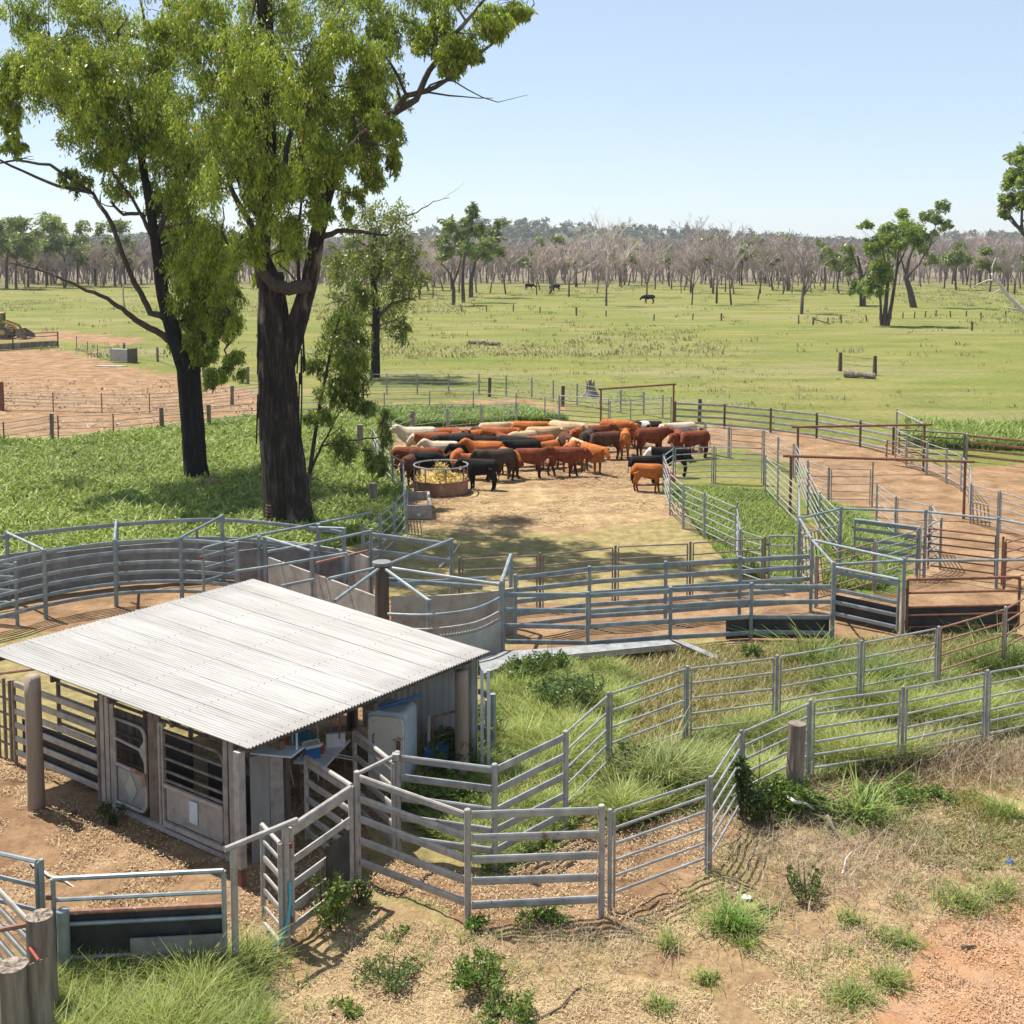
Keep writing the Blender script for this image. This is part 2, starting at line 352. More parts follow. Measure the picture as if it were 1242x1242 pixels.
    c = mixc(N, L, edge(z2.outputs['Fac']), pad, dry)
    c = mixc(N, L, edge(sp.outputs['Green']), c, straw)
    c = mixc(N, L, edge(sp.outputs['Red']), c, dirt)
    tk = N.new('ShaderNodeAttribute'); tk.attribute_name = 'Track'
    orange = ramp(N, L, fine, [(.3, (.30, .155, .075)), (.5, (.40, .225, .12)), (.7, (.48, .30, .18))]); orange = mixc(N, L, ramp(N, L, dn, [(.45, .0), (.62, .65)]), orange, (.42, .27, .175))
    c = mixc(N, L, edge(tk.outputs['Fac']), c, orange)
    c = mixc(N, L, edge(sp.outputs['Blue']), c, lush)
    L.new(c, b.inputs['Base Color']); b.inputs['Roughness'].default_value = 1.0; b.inputs['Specular IOR Level'].default_value = 0.1
    vo = N.new('ShaderNodeTexVoronoi'); vo.inputs['Scale'].default_value = 3.2; L.new(geo, vo.inputs['Vector'])
    hs = N.new('ShaderNodeMath'); hs.operation = 'MULTIPLY_ADD'; hs.inputs[1].default_value = .5; L.new(vo.outputs['Distance'], hs.inputs[0]); L.new(vf, hs.inputs[2])
    bumpn(N, L, b, hs.outputs[0], 1.0, .06)
    return m
M['ground'] = ground_mat()
zc = np.zeros((ny_ * nx_, 3)); zd = np.zeros(ny_ * nx_)
for k, ch in (('dirt', 0), ('straw', 1), ('lush', 2)): zc[:, ch] = zone_w(GX, GY, k).ravel()
zd = np.maximum(zone_w(GX, GY, 'dry').ravel(), (GY.ravel() < 45) * 1.0)
ground = mesh_np('ground', np.stack([GX.ravel(), GY.ravel(), GZ.ravel()], -1), fq, 4, M['ground'], zc, smooth=True)
at = ground.data.attributes.new('Dry', 'FLOAT', 'POINT'); at.data.foreach_set('value', zd.astype(np.float32))
at = ground.data.attributes.new('Track', 'FLOAT', 'POINT'); at.data.foreach_set('value', zone_w(GX, GY, 'track').ravel().astype(np.float32))
tag(ground, kind='structure')

# far wooded ridge
MBh = MB(); n = 90
for i in range(n + 1):
    x = -2200 + 4400 * i / n
    hgt = 15 + 24 * math.exp(-((x - 60) / 150) ** 2) + 5 * math.sin(i * .9) + 3 * math.sin(i * 2.3) + 6 * math.exp(-((x + 900) / 400) ** 2)
    MBh.v += [(x, 1250, -1), (x, 1650, hgt), (x, 2300, -1)]
for i in range(n):
    o = i * 3; MBh.f += [(o, o + 3, o + 4, o + 1), (o + 1, o + 4, o + 5, o + 2)]; MBh.m += [0, 0]
M['hill'] = pm('far_wooded_ridge', [(.35, (.035, .052, .022)), (.65, (.075, .095, .04))], .02, rough=1)
tag(MBh.build('hills', M['hill'], smooth=True), kind='structure')
def hill_h(x):
    return 15 + 24 * math.exp(-((x - 60) / 150) ** 2) + 6 * math.exp(-((x + 900) / 400) ** 2)

# ------------------------------------------------------------------ the air
MBz = MB(); MBz.box((0, 1500, 32), (7600, 3400, 68))
hz, hnt, hN, hL, hb = newmat('pale_air')
hN.remove(hb); pv = hN.new('ShaderNodeVolumePrincipled'); pv.inputs['Color'].default_value = (.86, .90, .96, 1); pv.inputs['Density'].default_value = .00014; pv.inputs['Anisotropy'].default_value = .2
hL.new(pv.outputs[0], hN['Material Output'].inputs['Volume'])
tag(MBz.build('haze', hz), kind='stuff')
# ------------------------------------------------------------------ shed
RC = {'L': P(-17, 790, 2.5), 'B': P(301, 908, 2.3), 'T': P(308, 702, 2.5), 'R': P(594, 790, 2.3)}
def roof_pt(s, t):    # s along corrugations (L->B), t across (L->T)
    return RC['L'] * (1 - s) * (1 - t) + RC['B'] * s * (1 - t) + RC['T'] * (1 - s) * t + RC['R'] * s * t
shed = thing('cattle_shed', 'open sided shed with a pale corrugated iron roof on timber poles over the cattle crush', 'shed', RC['L'] * .5 + RC['R'] * .5 - Vector((0, 0, 2.4)))
def corrugated(name, fn, waves, amp, mat, parent, thick=.012, seg=8, along=2):
    n = waves * seg; V = []; Fc = []
    for side in (0, 1):
        for j in range(along + 1):
            for i in range(n + 1):
                t = i / n; p, nn = fn(j / along, t)
                V.append(p + nn * (amp * math.sin(2 * math.pi * waves * t) - side * thick))
    k = (along + 1) * (n + 1)
    for j in range(along):
        for i in range(n):
            a = j * (n + 1) + i; Fc.append((a, a + 1, a + n + 2, a + n + 1)); Fc.append((k + a, k + a + n + 1, k + a + n + 2, k + a + 1))
    for i in range(n):
        for j in (0, along):
            a = j * (n + 1) + i; Fc.append((a, k + a, k + a + 1, a + 1))
    for j in range(along):
        for i in (0, n):
            a = j * (n + 1) + i; Fc.append((a, a + n + 1, k + a + n + 1, k + a))
    m = MB(); m.add(V, Fc); return m.build(name, mat, parent, smooth=True)
def roof_fn(s, t):
    p = roof_pt(s, t); nn = (RC['B'] - RC['L']).cross(RC['T'] - RC['L']).normalized()
    return p + nn * (random.uniform(-.004, .004)), nn
def roofmat():
    m, nt, N, L, b = newmat('weathered_roof_iron')
    tc = N.new('ShaderNodeTexCoord').outputs['Object']
    mp = N.new('ShaderNodeMapping'); mp.inputs['Rotation'].default_value = (0, 0, math.atan2(RC['L'].y - RC['B'].y, RC['B'].x - RC['L'].x)); L.new(tc, mp.inputs['Vector'])
    v = mp.outputs['Vector']
    f = noise(N, L, 1.1, 5, .6, v, (.35, 2.2, 1)); c = ramp(N, L, f, [(.25, (.235, .23, .222)), (.5, (.30, .295, .287)), (.75, (.35, .345, .337))])
    g = noise(N, L, 3.4, 6, .7, v, (.25, 4.5, 1)); gm = ramp(N, L, g, [(.55, 0.0), (.75, .6)])
    c = mixc(N, L, gm, c, (.22, .195, .175))
    sx = N.new('ShaderNodeSeparateXYZ'); L.new(v, sx.inputs[0])
    sn = N.new('ShaderNodeMath'); sn.operation = 'SNAP'; sn.inputs[1].default_value = .76; L.new(sx.outputs['Y'], sn.inputs[0])
    wn_ = N.new('ShaderNodeTexWhiteNoise'); wn_.noise_dimensions = '1D'; L.new(sn.outputs[0], wn_.inputs['W'])
    c = mixc(N, L, 1.0, c, ramp(N, L, wn_.outputs['Value'], [(0, (.90, .89, .87)), (1, (1.06, 1.05, 1.04))]), 'MULTIPLY')
    rs = noise(N, L, .8, 5, .7, v, (.9, 1.6, 1)); c = mixc(N, L, ramp(N, L, rs, [(.63, 0.0), (.75, .45)]), c, (.26, .19, .14))
    L.new(c, b.inputs['Base Color'])
    b.inputs['Roughness'].default_value = .55; b.inputs['Metallic'].default_value = .05
    return m
M['roof'] = roofmat()
roof = corrugated('roof', roof_fn, 83, .0135, M['roof'], shed, along=12)
m_ = MB(); rn_ = (RC['B'] - RC['L']).cross(RC['T'] - RC['L']).normalized()
for s_ in (.03, .27, .5, .73, .97):
    for k in range(41):
        t = (2 * k + .25) / 83; p = roof_pt(s_, t) + rn_ * .0175; m_.tube([p - rn_ * .012, p + rn_ * .004], .009, 6)
m_.build('screws', M['board'], roof)
m_ = MB()
for k in range(1, 8):
    t = (round(k * 83 / 8) + .25) / 83; m_.beam(roof_pt(.0, t + .003) + rn_ * .0175, roof_pt(1., t + .003) + rn_ * .0175, .030, .008, up=tuple(rn_))
m_.build('sheet_laps', M['roof'], roof)
mb = MB()                                                   # purlins and edge rafters
for s_ in (.03, .27, .5, .73, .97): mb.beam(roof_pt(s_, .01) - Vector((0, 0, .11)), roof_pt(s_, .99) - Vector((0, 0, .11)), .06, .12)
mb.build('purlins', M['timberdk'], shed)
mb = MB()
for t_ in (.14, .5, .965): mb.beam(roof_pt(.02, t_) - Vector((0, 0, .25)), roof_pt(.98, t_) - Vector((0, 0, .25)), .09, .15)
mb.build('rafters', M['timberdk'], shed)
def pole(par, name, x, y, z0, z1, r, mat, n=12, taper=.94, lean=(0, 0)):
    m = MB(); k = 8
    m.tube([(x + lean[0] * i / k, y + lean[1] * i / k, z0 + (z1 - z0) * i / k) for i in range(k + 1)], [r * (1 - (1 - taper) * i / k) * random.uniform(.97, 1.03) for i in range(k + 1)], n)
    return m.build(name, mat, par, smooth=True)
p1 = P(43, 983, 0); pole(shed, 'timber_post', p1.x, p1.y + .06, -.1, 2.44, .15, M['polewood'], 14)
p2 = P(293, 1076, 0)
m_ = MB(); m_.beam((p2.x, p2.y, .32), (p2.x, p2.y, 2.2), .13, .13, up=(.6, .8, 0)); o_ = m_.build('steel_post', M['worn'], shed)
m_ = MB(); m_.beam((p2.x, p2.y, -.1), (p2.x, p2.y, .32), .10, .10, up=(.6, .8, 0)); m_.build('post_foot', M['rust'], o_)
p3 = P(560, 806, 2.22); pole(shed, 'timber_post', p3.x, p3.y, -.1, 2.1, .13, M['polewood'], 14)
p4 = roof_pt(.06, .93); pole(shed, 'timber_post', p4.x, p4.y, -.1, 2.3, .13, M['timberdk'], 10)
p5 = roof_pt(.5, .95); pole(shed, 'timber_post', p5.x, p5.y, -.1, 2.2, .12, M['timberdk'], 10)
# corrugated wall under the far edge of the roof
wa = RC['T'] * .45 + RC['R'] * .55; wb = RC['R'].copy()
e_in = (RC['B'] - RC['R']).normalized(); wdir = (wb - wa).normalized()
wa = wa + e_in * .35; wb = wb + e_in * .35 - wdir * .02
def wall_fn(s, t):
    p = wa.lerp(wb, t); z = (.15 + (1 - s) * 0 + s * (p.z - .22))
    return Vector((p.x, p.y, z)), Vector((e_in.x, e_in.y, 0)).normalized()
corrugated('corrugated_wall', wall_fn, 18, .018, M['wallsheet'], shed, along=3)
m_ = MB(); q = wb + wdir * .12; m_.beam((q.x, q.y, 0), (q.x, q.y, q.z - .25), .06, .06); q2 = q + wdir * .16; m_.beam((q2.x, q2.y, 0), (q2.x, q2.y, q2.z - .2), .06, .06); m_.build('wall_post', M['wallsheet'], shed)
m_ = MB()
for zz in (.9, 1.6): m_.beam((wb.x - e_in.x * .05, wb.y - e_in.y * .05, zz), (q2.x, q2.y, zz), .05, .10)
m_.build('wall_rails', M['sheet'], shed)

# ------------------------------------------------------------------ crush line along the front of the shed
fa, fb = P(0, 921, 0), P(292, 1050, 0)                       # ground line of the front rails
fdir = (fb - fa); flen = fdir.length; fdir.normalize(); fn_ = Vector((-fdir.y, fdir.x, 0))
if fn_.y < 0: fn_ = -fn_
def FP(d, z, back=0.0): return fa + fdir * d + fn_ * back + Vector((0, 0, z))
def dpx(u):                                                  # distance along the front line for pixel column u at the ground
    v = 921 + (1050 - 921) * u / 292.0
    return (P(u, v, 0) - fa).dot(fdir)
def rounded(m, d0, d1, z0, z1, r, back, tr, corners='tr br'):
    pts = [FP(d0, z0, back)]
    pts.append(FP(d0, z1, back))
    for k in range(6):
        a = math.pi / 2 * (1 - k / 5); pts.append(FP(d1 - r + r * math.cos(a), z1 - r + r * math.sin(a), back))
    for k in range(6):
        a = -math.pi / 2 * k / 5; pts.append(FP(d1 - r + r * math.cos(a), z0 + r + r * math.sin(a), back))
    pts.append(FP(d0, z0, back)); m.tube(pts, tr, 8)
# slatted side gate between the pole and the crush
d0, d1 = dpx(20), dpx(122)
g = thing('slatted_gate', 'worn steel yard gate of six wide flat rails behind the round shed pole', 'gate', FP(d0, 0))
m_ = MB()
for k in range(6): m_.beam(FP(d0, .30 + k * .27), FP(d1, .30 + k * .27), .045, .115, rnd=True)
m_.build('rails', M['worn'], g)
m_ = MB(); m_.tube([FP(d0, .05), FP(d0, 1.72)], .04, 8); m_.tube([FP(d1, .05), FP(d1, 1.72)], .04, 8); m_.build('end_stiles', M['dirty'], g)
m_ = MB(); m_.slab([FP(d0 + .1, .25, .09), FP(d1 - .1, .25, .09), FP(d1 - .1, .95, .09), FP(d0 + .1, .95, .09)], .02); m_.build('backing_sheet', M['rubber'], g)
g = thing('pipe_fence', 'cluster of thin rusty pipe uprights with one sloping top pipe at the left frame edge', 'fence', FP(dpx(-6), 0))
for u in (-14, -3, 5, 12): m_ = MB(); m_.tube([FP(dpx(u), -.05, .05), FP(dpx(u), 1.65, .05)], .035, 8); m_.build('post', M['dirty'], g)
m_ = MB()
for k in range(5): m_.tube([FP(dpx(-60), .35 + .3 * k, .05), FP(dpx(13), .35 + .3 * k, .05)], .022, 6)
m_.build('rails', M['dirty'], g)
m_ = MB(); m_.tube([FP(dpx(-14), 1.62, -.1), FP(dpx(42), 1.95, .6)], .03, 8); m_.build('top_pipe', M['rustbar'], g)
# crush
cr = thing('cattle_crush', 'steel cattle crush with two plated gates standing under the front edge of the shed roof', 'cattle crush', FP(dpx(180), 0))
for u in (127, 133, 139): m_ = MB(); m_.beam(FP(dpx(u), 0), FP(dpx(u), 2.05), .07, .07); m_.build('upright', M['worn'], cr)
for u in (184, 191): m_ = MB(); m_.beam(FP(dpx(u), 0, .05), FP(dpx(u), 2.1, .05), .10, .10); m_.build('upright', M['dirty'], cr)
for u in (276, 283): m_ = MB(); m_.beam(FP(dpx(u), 0), FP(dpx(u), 2.05), .07, .07); m_.build('upright', M['worn'], cr)
m_ = MB(); m_.beam(FP(dpx(140), .07, -.02), FP(dpx(284), .07, -.02), .08, .08); m_.build('base_rail', M['worn'], cr)
m_ = MB(); rounded(m_, dpx(143), dpx(180), .20, 1.72, .18, -.02, .03)
m_.tube([FP(dpx(143), 1.36, -.02), FP(dpx(180), 1.30, -.02)], .025, 8); m_.tube([FP(dpx(143), .90, -.02), FP(dpx(180), .88, -.02)], .03, 8)
dg = m_.build('crush_gate', M['worn'], cr)
m_ = MB(); m_.slab([FP(dpx(145), .24, -.01), FP(dpx(178), .24, -.01), FP(dpx(178), .84, -.01), FP(dpx(145), .84, -.01)], .01); m_.build('plate', M['checker'], dg)
m_ = MB(); a0, a1, zc_ = dpx(145), dpx(178), .54
m_.slab([FP((a0 + a1) / 2 - .17, zc_, -.022), FP((a0 + a1) / 2, zc_ - .26, -.022), FP((a0 + a1) / 2 + .17, zc_, -.022), FP((a0 + a1) / 2, zc_ + .26, -.022)], .006); m_.build('diamond_plate', M['palesheet'], dg)
m_ = MB(); m_.slab([FP(dpx(172), 1.30, -.03), FP(dpx(180), 1.05, -.03), FP(dpx(180), 1.55, -.03)], .012); m_.build('latch_plate', M['checker'], dg)
m_ = MB(); m_.tube([FP(dpx(165), .93, -.06), FP(dpx(182), .90, -.06)], .035, 8); m_.box(FP(dpx(180), .82, -.06), (.06, .06, .22)); m_.build('latch', M['rustbar'], dg)
m_ = MB(); rounded(m_, dpx(203), dpx(275), .22, 1.80, .2, -.02, .03)
for zz in (1.58, 1.34, 1.12, .96): m_.tube([FP(dpx(203), zz, -.02), FP(dpx(275), zz, -.02)], .024, 8)
dg = m_.build('crush_gate', M['dirty'], cr)
m_ = MB(); m_.slab([FP(dpx(205), .27, -.03), FP(dpx(273), .27, -.03), FP(dpx(273), .84, -.03), FP(dpx(205), .84, -.03)], .012); m_.build('plate', M['checker'], dg)
m_ = MB(); m_.beam(FP(dpx(203), .20, -.05), FP(dpx(275), .20, -.05), .05, .08); m_.beam(FP(dpx(203), .88, -.05), FP(dpx(275), .88, -.05), .05, .06); m_.build('plate_rails', M['worn'], dg)
m_ = MB(); m_.slab([FP(dpx(233), .40, -.045), FP(dpx(243), .40, -.045), FP(dpx(243), .78, -.045), FP(dpx(233), .78, -.045)], .008); m_.build('notice_plate', M['bluegrey'], dg)
m_ = MB()
for k, u in enumerate((196, 200)): m_.tube([FP(dpx(u), .1, .0), FP(dpx(u), 1.9, .0)], .03, 8)
m_.tube([FP(dpx(196), 1.9), FP(dpx(203), 1.9)], .035, 8); m_.build('slide_bars', M['worn'], cr)
# back side of the crush race
for u in (20, 70, 125, 180, 235, 285): m_ = MB(); m_.tube([FP(dpx(u), 0, .95), FP(dpx(u), 2.0, .95)], .045, 8); m_.build('back_post', M['dirty'], cr)
m_ = MB()
for k in range(6): m_.tube([FP(dpx(20), .30 + .27 * k, .95), FP(dpx(200), .30 + .27 * k, .95)], .03, 6)
for zz in (1.0, 1.3, 1.6): m_.tube([FP(dpx(200), zz, .95), FP(dpx(285), zz, .95)], .03, 6)
m_.build('back_rails', M['dirty'], cr)
m_ = MB(); m_.slab([FP(dpx(60), .2, 1.0), FP(dpx(128), .2, 1.0), FP(dpx(128), 1.25, 1.0), FP(dpx(60), 1.25, 1.0)], .03); m_.build('timber_side', M['timber'], cr)
m_ = MB(); m_.slab([FP(dpx(142), .1, .9), FP(dpx(183), .1, .9), FP(dpx(183), 1.25, .9), FP(dpx(142), 1.25, .9)], .03); m_.slab([FP(dpx(203), .1, .9), FP(dpx(285), .1, .9), FP(dpx(285), .95, .9), FP(dpx(203), .95, .9)], .03); m_.build('side_sheet', M['rubber'], cr)
for u in (133, 187, 283): m_ = MB(); m_.tube([FP(dpx(u), 2.0, 0), FP(dpx(u), 2.0, .95)], .035, 8); m_.build('top_bar', M['dirty'], cr)
# boards stacked upright beside the crush
bl = (('tall grey board leaning upright just right of the white shed post', 318, 1045, 1.75, .32, 'board'), ('narrow pale board leaning in shade right of the wide grey board', 338, 1036, 1.75, .24, 'worn'), ('thin dark board leaning rightmost in the shade behind the others', 349, 1028, 1.5, .16, 'timberdk'))
for lb, u, v, h, w, mt in bl:
    a = P(u, v, 0); m_ = MB(); d = Vector((.80, .60, 0))
    m_.slab([a - d * w / 2, a + d * w / 2, a + d * (w / 2 + .06) + Vector((-.1, .14, h)), a - d * (w / 2 - .06) + Vector((-.1, .14, h * .98))], .035)
    tag(m_.build('board', M[mt], at=a), lb, 'board')
# folding table with the picnic things
def tz(u, v): return P(u, v, .80)
tc_ = (tz(356, 924) + tz(425, 897)) / 2
tb = thing('bench_table', 'pale work table in the shade of the shed holding the blue cooler', 'table', (tc_.x, tc_.y, 0))
m_ = MB(); m_.slab([tz(356, 924), tz(396, 928), tz(425, 897), tz(371, 909)], .035); m_.build('tabletop', M['white'], tb)
for u, v in ((364, 920), (392, 922), (418, 899), (374, 911)):
    a = tz(u, v); m_ = MB(); m_.tube([(a.x, a.y, 0), (a.x, a.y, .765)], .02, 8); m_.build('leg', M['dirty'], tb)
a = tz(378, 919)
ck = thing('cooler_box', 'small blue cooler with a white lid on the table corner', 'cooler', (a.x, a.y, .802))
m_ = MB(); m_.box((a.x, a.y, .802 + .11), (.27, .19, .21), .5); m_.build('body', M['bluepaint'], ck)
m_ = MB(); m_.box((a.x, a.y, 1.04), (.29, .21, .05), .5); m_.build('lid', M['white'], ck)
m_ = MB(); m_.tube([(a.x - .14, a.y - .08, 1.0), (a.x - .13, a.y - .08, 1.12), (a.x + .12, a.y + .07, 1.12), (a.x + .14, a.y + .08, 1.0)], .012, 6); m_.build('handle', M['white'], ck)
a = tz(389, 913)
jg = thing('drink_jug', 'small red drink container beside the blue cooler', 'container', (a.x, a.y, .802))
m_ = MB(); m_.tube([(a.x, a.y, .802), (a.x, a.y, .95)], [.085, .075], 12); m_.build('body', M['red'], jg)
m_ = MB(); m_.tube([(a.x, a.y, .95), (a.x, a.y, .985)], [.05, .045], 10); m_.build('cap', M['white'], jg)
a = tz(407, 903)
bx = thing('storage_tub', 'white plastic tub at the back of the table beneath the roof', 'tub', (a.x, a.y, .802))
m_ = MB(); m_.box((a.x, a.y, .802 + .13), (.34, .26, .26), .2); m_.build('body', M['white'], bx)
m_ = MB(); m_.box((a.x, a.y, 1.075), (.37, .29, .025), .2); m_.build('rim', M['board'], bx)
m_ = MB(); a, b = tz(392, 914), tz(430, 922); m_.tube([a + Vector((0, 0, .03)), b + Vector((0, 0, .05))], .012, 6)
m_.tube([tz(391, 917) + Vector((0, 0, .03)), tz(428, 925) + Vector((0, 0, .05))], .012, 6); tag(m_.build('cattle_prod', M['white'], at=a), 'pair of long white sticks lying across the table edge', 'stick')
# webbed chair
a = P(366, 946, 0)
ch = thing('webbed_chair', 'teal webbed folding chair standing behind the table', 'chair', a)
ax, ay = Vector((.85, .52, 0)), Vector((-.52, .85, 0))
def CP(i, j, z): return a + ax * i + ay * j + Vector((0, 0, z))
m_ = MB()
for k in range(5): m_.beam(CP(-.24, -.2 + k * .1, .85), CP(.24, -.2 + k * .1, .85), .075, .008)
for k in range(5): m_.beam(CP(-.2 + k * .1, -.22, .855), CP(-.2 + k * .1, .22, .855), .07, .008, up=(0, 0, 1))
m_.build('seat', M['teal'], ch)
m_ = MB()
for k in range(4): m_.beam(CP(-.24, .25 + k * .03, .97 + k * .12), CP(.24, .25 + k * .03, .97 + k * .12), .008, .09)
for k in range(5): m_.beam(CP(-.2 + k * .1, .245, .90), CP(-.2 + k * .1, .355, 1.42), .07, .008, up=tuple(ay))
m_.build('backrest', M['teal'], ch)
for i in (-.25, .25):
    m_ = MB(); m_.tube([CP(i, .22, 0), CP(i, -.24, .85)], .014, 6); m_.build('leg', M['white'], ch)
    m_ = MB(); m_.tube([CP(i, -.24, 0), CP(i, .24, .85), CP(i, .37, 1.45)], .014, 6); m_.build('leg', M['white'], ch)
    m_ = MB(); m_.tube([CP(i, -.2, .85), CP(i, -.2, 1.05), CP(i, .28, 1.08)], .016, 6); m_.build('armrest', M['white'], ch)
a = P(346, 950, 0); m_ = MB(); m_.tube([a, a + Vector((.04, .05, .75)), a + Vector((.0, .1, 1.25))], [.04, .038, .035], 8); m_.tube([a + Vector((.02, -.02, .5)), a + Vector((-.03, -.02, .9))], .03, 6)
tag(m_.build('plastic_tube', M['orange'], at=a), 'bright orange tube standing upright near the shed post', 'tube')
a = P(338, 910, 1.75); m_ = MB(); m_.slab([a + Vector((-.45, -.1, 0)), a + Vector((.25, -.25, 0)), a + Vector((.4, .1, .02)), a + Vector((-.3, .25, .02))], .03)
m_.beam(a + Vector((-.4, .2, -.03)), a + Vector((-.4, .2, .45)), .03, .03); m_.beam(a + Vector((.3, .0, -.03)), a + Vector((.3, 0, .45)), .03, .03)
tag(m_.build('hanging_shelf', M['bluegrey'], at=a), 'pale blue shelf hung beneath the roof corner by the white post', 'shelf')
for k, (u, v) in enumerate(((400, 866), (411, 862))):
    a = P(u, v, 2.0); m_ = MB(); m_.tube([a + Vector((0, 0, .1)), a + Vector((.02, 0, -.2)), a + Vector((.0, .02, -.32 - .18 * k))], [.012, .014, .016], 8)
    tag(m_.build('hanging_strap', M['red'], at=a), ('short red strap hanging below the roof edge, left of a pair', 'longer red strap hanging below the roof edge, right of a pair')[k], 'strap')
# old fridge, seen three-quarter on
a = P(476, 950, 0)
fr = thing('old_fridge', 'rust streaked round cornered white fridge standing at the open side of the shed', 'fridge', a)
dx_, dy_ = Vector((.965, -.26, 0)), Vector((.26, .965, 0))
def RP(i, j, z): return a + dx_ * i + dy_ * j + Vector((0, 0, z))
def rprof(w, z0, z1, r):
    o = [(-w, z0), (w, z0)]
    for k in range(6): t = math.pi / 2 * k / 5; o.append((w - r + r * math.cos(t), z1 - r + r * math.sin(t)))
    for k in range(6): t = math.pi / 2 * (1 + k / 5); o.append((-w + r + r * math.cos(t), z1 - r + r * math.sin(t)))
    return o
def prism(m, prof, j0, j1):
    k = len(prof); m.add([RP(i, j0, z) for i, z in prof] + [RP(i, j1, z) for i, z in prof], [tuple(range(k)), tuple(range(2 * k - 1, k - 1, -1))] + [(i, k + i, k + (i + 1) % k, (i + 1) % k) for i in range(k)])
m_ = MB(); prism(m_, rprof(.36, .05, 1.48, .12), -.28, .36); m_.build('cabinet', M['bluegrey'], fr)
m_ = MB(); prism(m_, rprof(.34, .10, 1.40, .13), -.345, -.285); dr = m_.build('door', M['fridgewhite'], fr)
m_ = MB(); m_.beam(RP(.26, -.36, .35), RP(.26, -.36, .98), .07, .03, up=(0, -1, 0)); m_.build('rust_strip', M['rust'], dr)
m_ = MB(); m_.tube([RP(-.22, -.35, .9), RP(-.22, -.40, .92), RP(-.22, -.40, 1.05), RP(-.22, -.35, 1.07)], .015, 6); m_.build('handle', M['dirty'], dr)
m_ = MB(); m_.tube([RP(-.33, -.3, 1.49), RP(.1, -.1, 1.58), RP(.5, .25, 1.66)], .03, 8); tag(m_.build('plastic_pipe', M['bluepaint'], at=a), 'bright blue pipe lying across the top of the old fridge', 'pipe')
a = P(530, 938, 0); m_ = MB(); m_.tube([(a.x, a.y, 0), (a.x, a.y, .03), (a.x, a.y, .5), (a.x, a.y, .53)], [.22, .24, .24, .22], 20)
for zz in (.2, .38): m_.tube([(a.x, a.y, zz - .02), (a.x, a.y, zz + .02)], [.255, .255], 20)
tag(m_.build('drum', M['bluepaint'], at=a), 'blue drum half hidden in weeds right of the old fridge', 'drum')
# ------------------------------------------------------------------ yard fences and gates
def base(pt, h):
    hh = pt[2] if len(pt) > 2 else h
    p = P(pt[0], pt[1], hh); return Vector((p.x, p.y, 0)), hh
def fence(name, label, pts, h, n, style='thin', post='galv', rail='galv', railmats=None, group=None, cat='fence', zlo=.28, ztop=None, pr=None, sheet=None, posts=None, stiles=None, pstyle=None):
    bs = [base(p, h) for p in pts]
    root = thing(name, label, cat, bs[0][0], group)
    heavy = style == 'heavy'
    pr = pr or (.05 if heavy else .036)
    for i, (b, hh) in enumerate(bs):
        if posts is not None and i not in posts: continue
        m = MB(); ps = pstyle[i] if pstyle and i < len(pstyle) and pstyle[i] else None
        if ps:
            rr = .12; k = 5; ln = (random.uniform(-.05, .05), random.uniform(-.05, .05))
            m.tube([(b.x + ln[0] * j / k, b.y + ln[1] * j / k, -.05 + (hh + .12) * j / k) for j in range(k + 1)], [rr * random.uniform(.9, 1.05) for _ in range(k + 1)], 9, rough=.05)
            m.build('post', M[ps], root)
        else:
            m.tube([(b.x, b.y, -.05), (b.x, b.y, hh), (b.x, b.y, hh + .012)], [pr, pr, pr * .8], 10)
            m.build('post', M[post], root, smooth=False)
    for i in range(len(bs) - 1):
        a, ha = bs[i]; b, hb = bs[i + 1]; hh = min(ha, hb) if ztop is None else ztop
        t = (b - a); L_ = t.length
        if L_ < .05: continue
        t.normalize(); a2 = a + t * (pr + .01); b2 = b - t * (pr + .01)
        m = MB(); top = (hh - .05) if not heavy else hh - .09
        zs = [zlo + (top - zlo) * k / (n - 1) for k in range(n)]
        sag = lambda: random.uniform(-.016, .016)
        if heavy:
            for z in zs: m.beam(a2 + Vector((0, 0, z + sag())), b2 + Vector((0, 0, z + sag())), .045, .115, rnd=True)
        else:
            rr = .021 if style == 'thin' else .03
            ins = .042 if (stiles is None or stiles) else 0
            a3, b3 = a2 + t * ins, b2 - t * ins
            for z in zs: m.tube([a3 + Vector((0, 0, z + sag())), b3 + Vector((0, 0, z + sag()))], rr, 6)
            if ins:
                m.tube([a3 + Vector((0, 0, .05)), a3 + Vector((0, 0, top))], rr * .95, 6); m.tube([b3 + Vector((0, 0, .05)), b3 + Vector((0, 0, top))], rr * 1.05, 6)
        rm = railmats[i] if railmats and i < len(railmats) and railmats[i] else rail
        m.build('rail_panel', M[rm], root)
        if sheet and i in sheet:
            z0, z1, off, mt = sheet[i]; s = Vector((-t.y, t.x, 0)) * off
            m = MB(); m.slab([a2 + s + Vector((0, 0, z0)), b2 + s + Vector((0, 0, z0)), b2 + s + Vector((0, 0, z1)), a2 + s + Vector((0, 0, z1))], .015); m.build('side_sheet', M[mt], root)
    return root
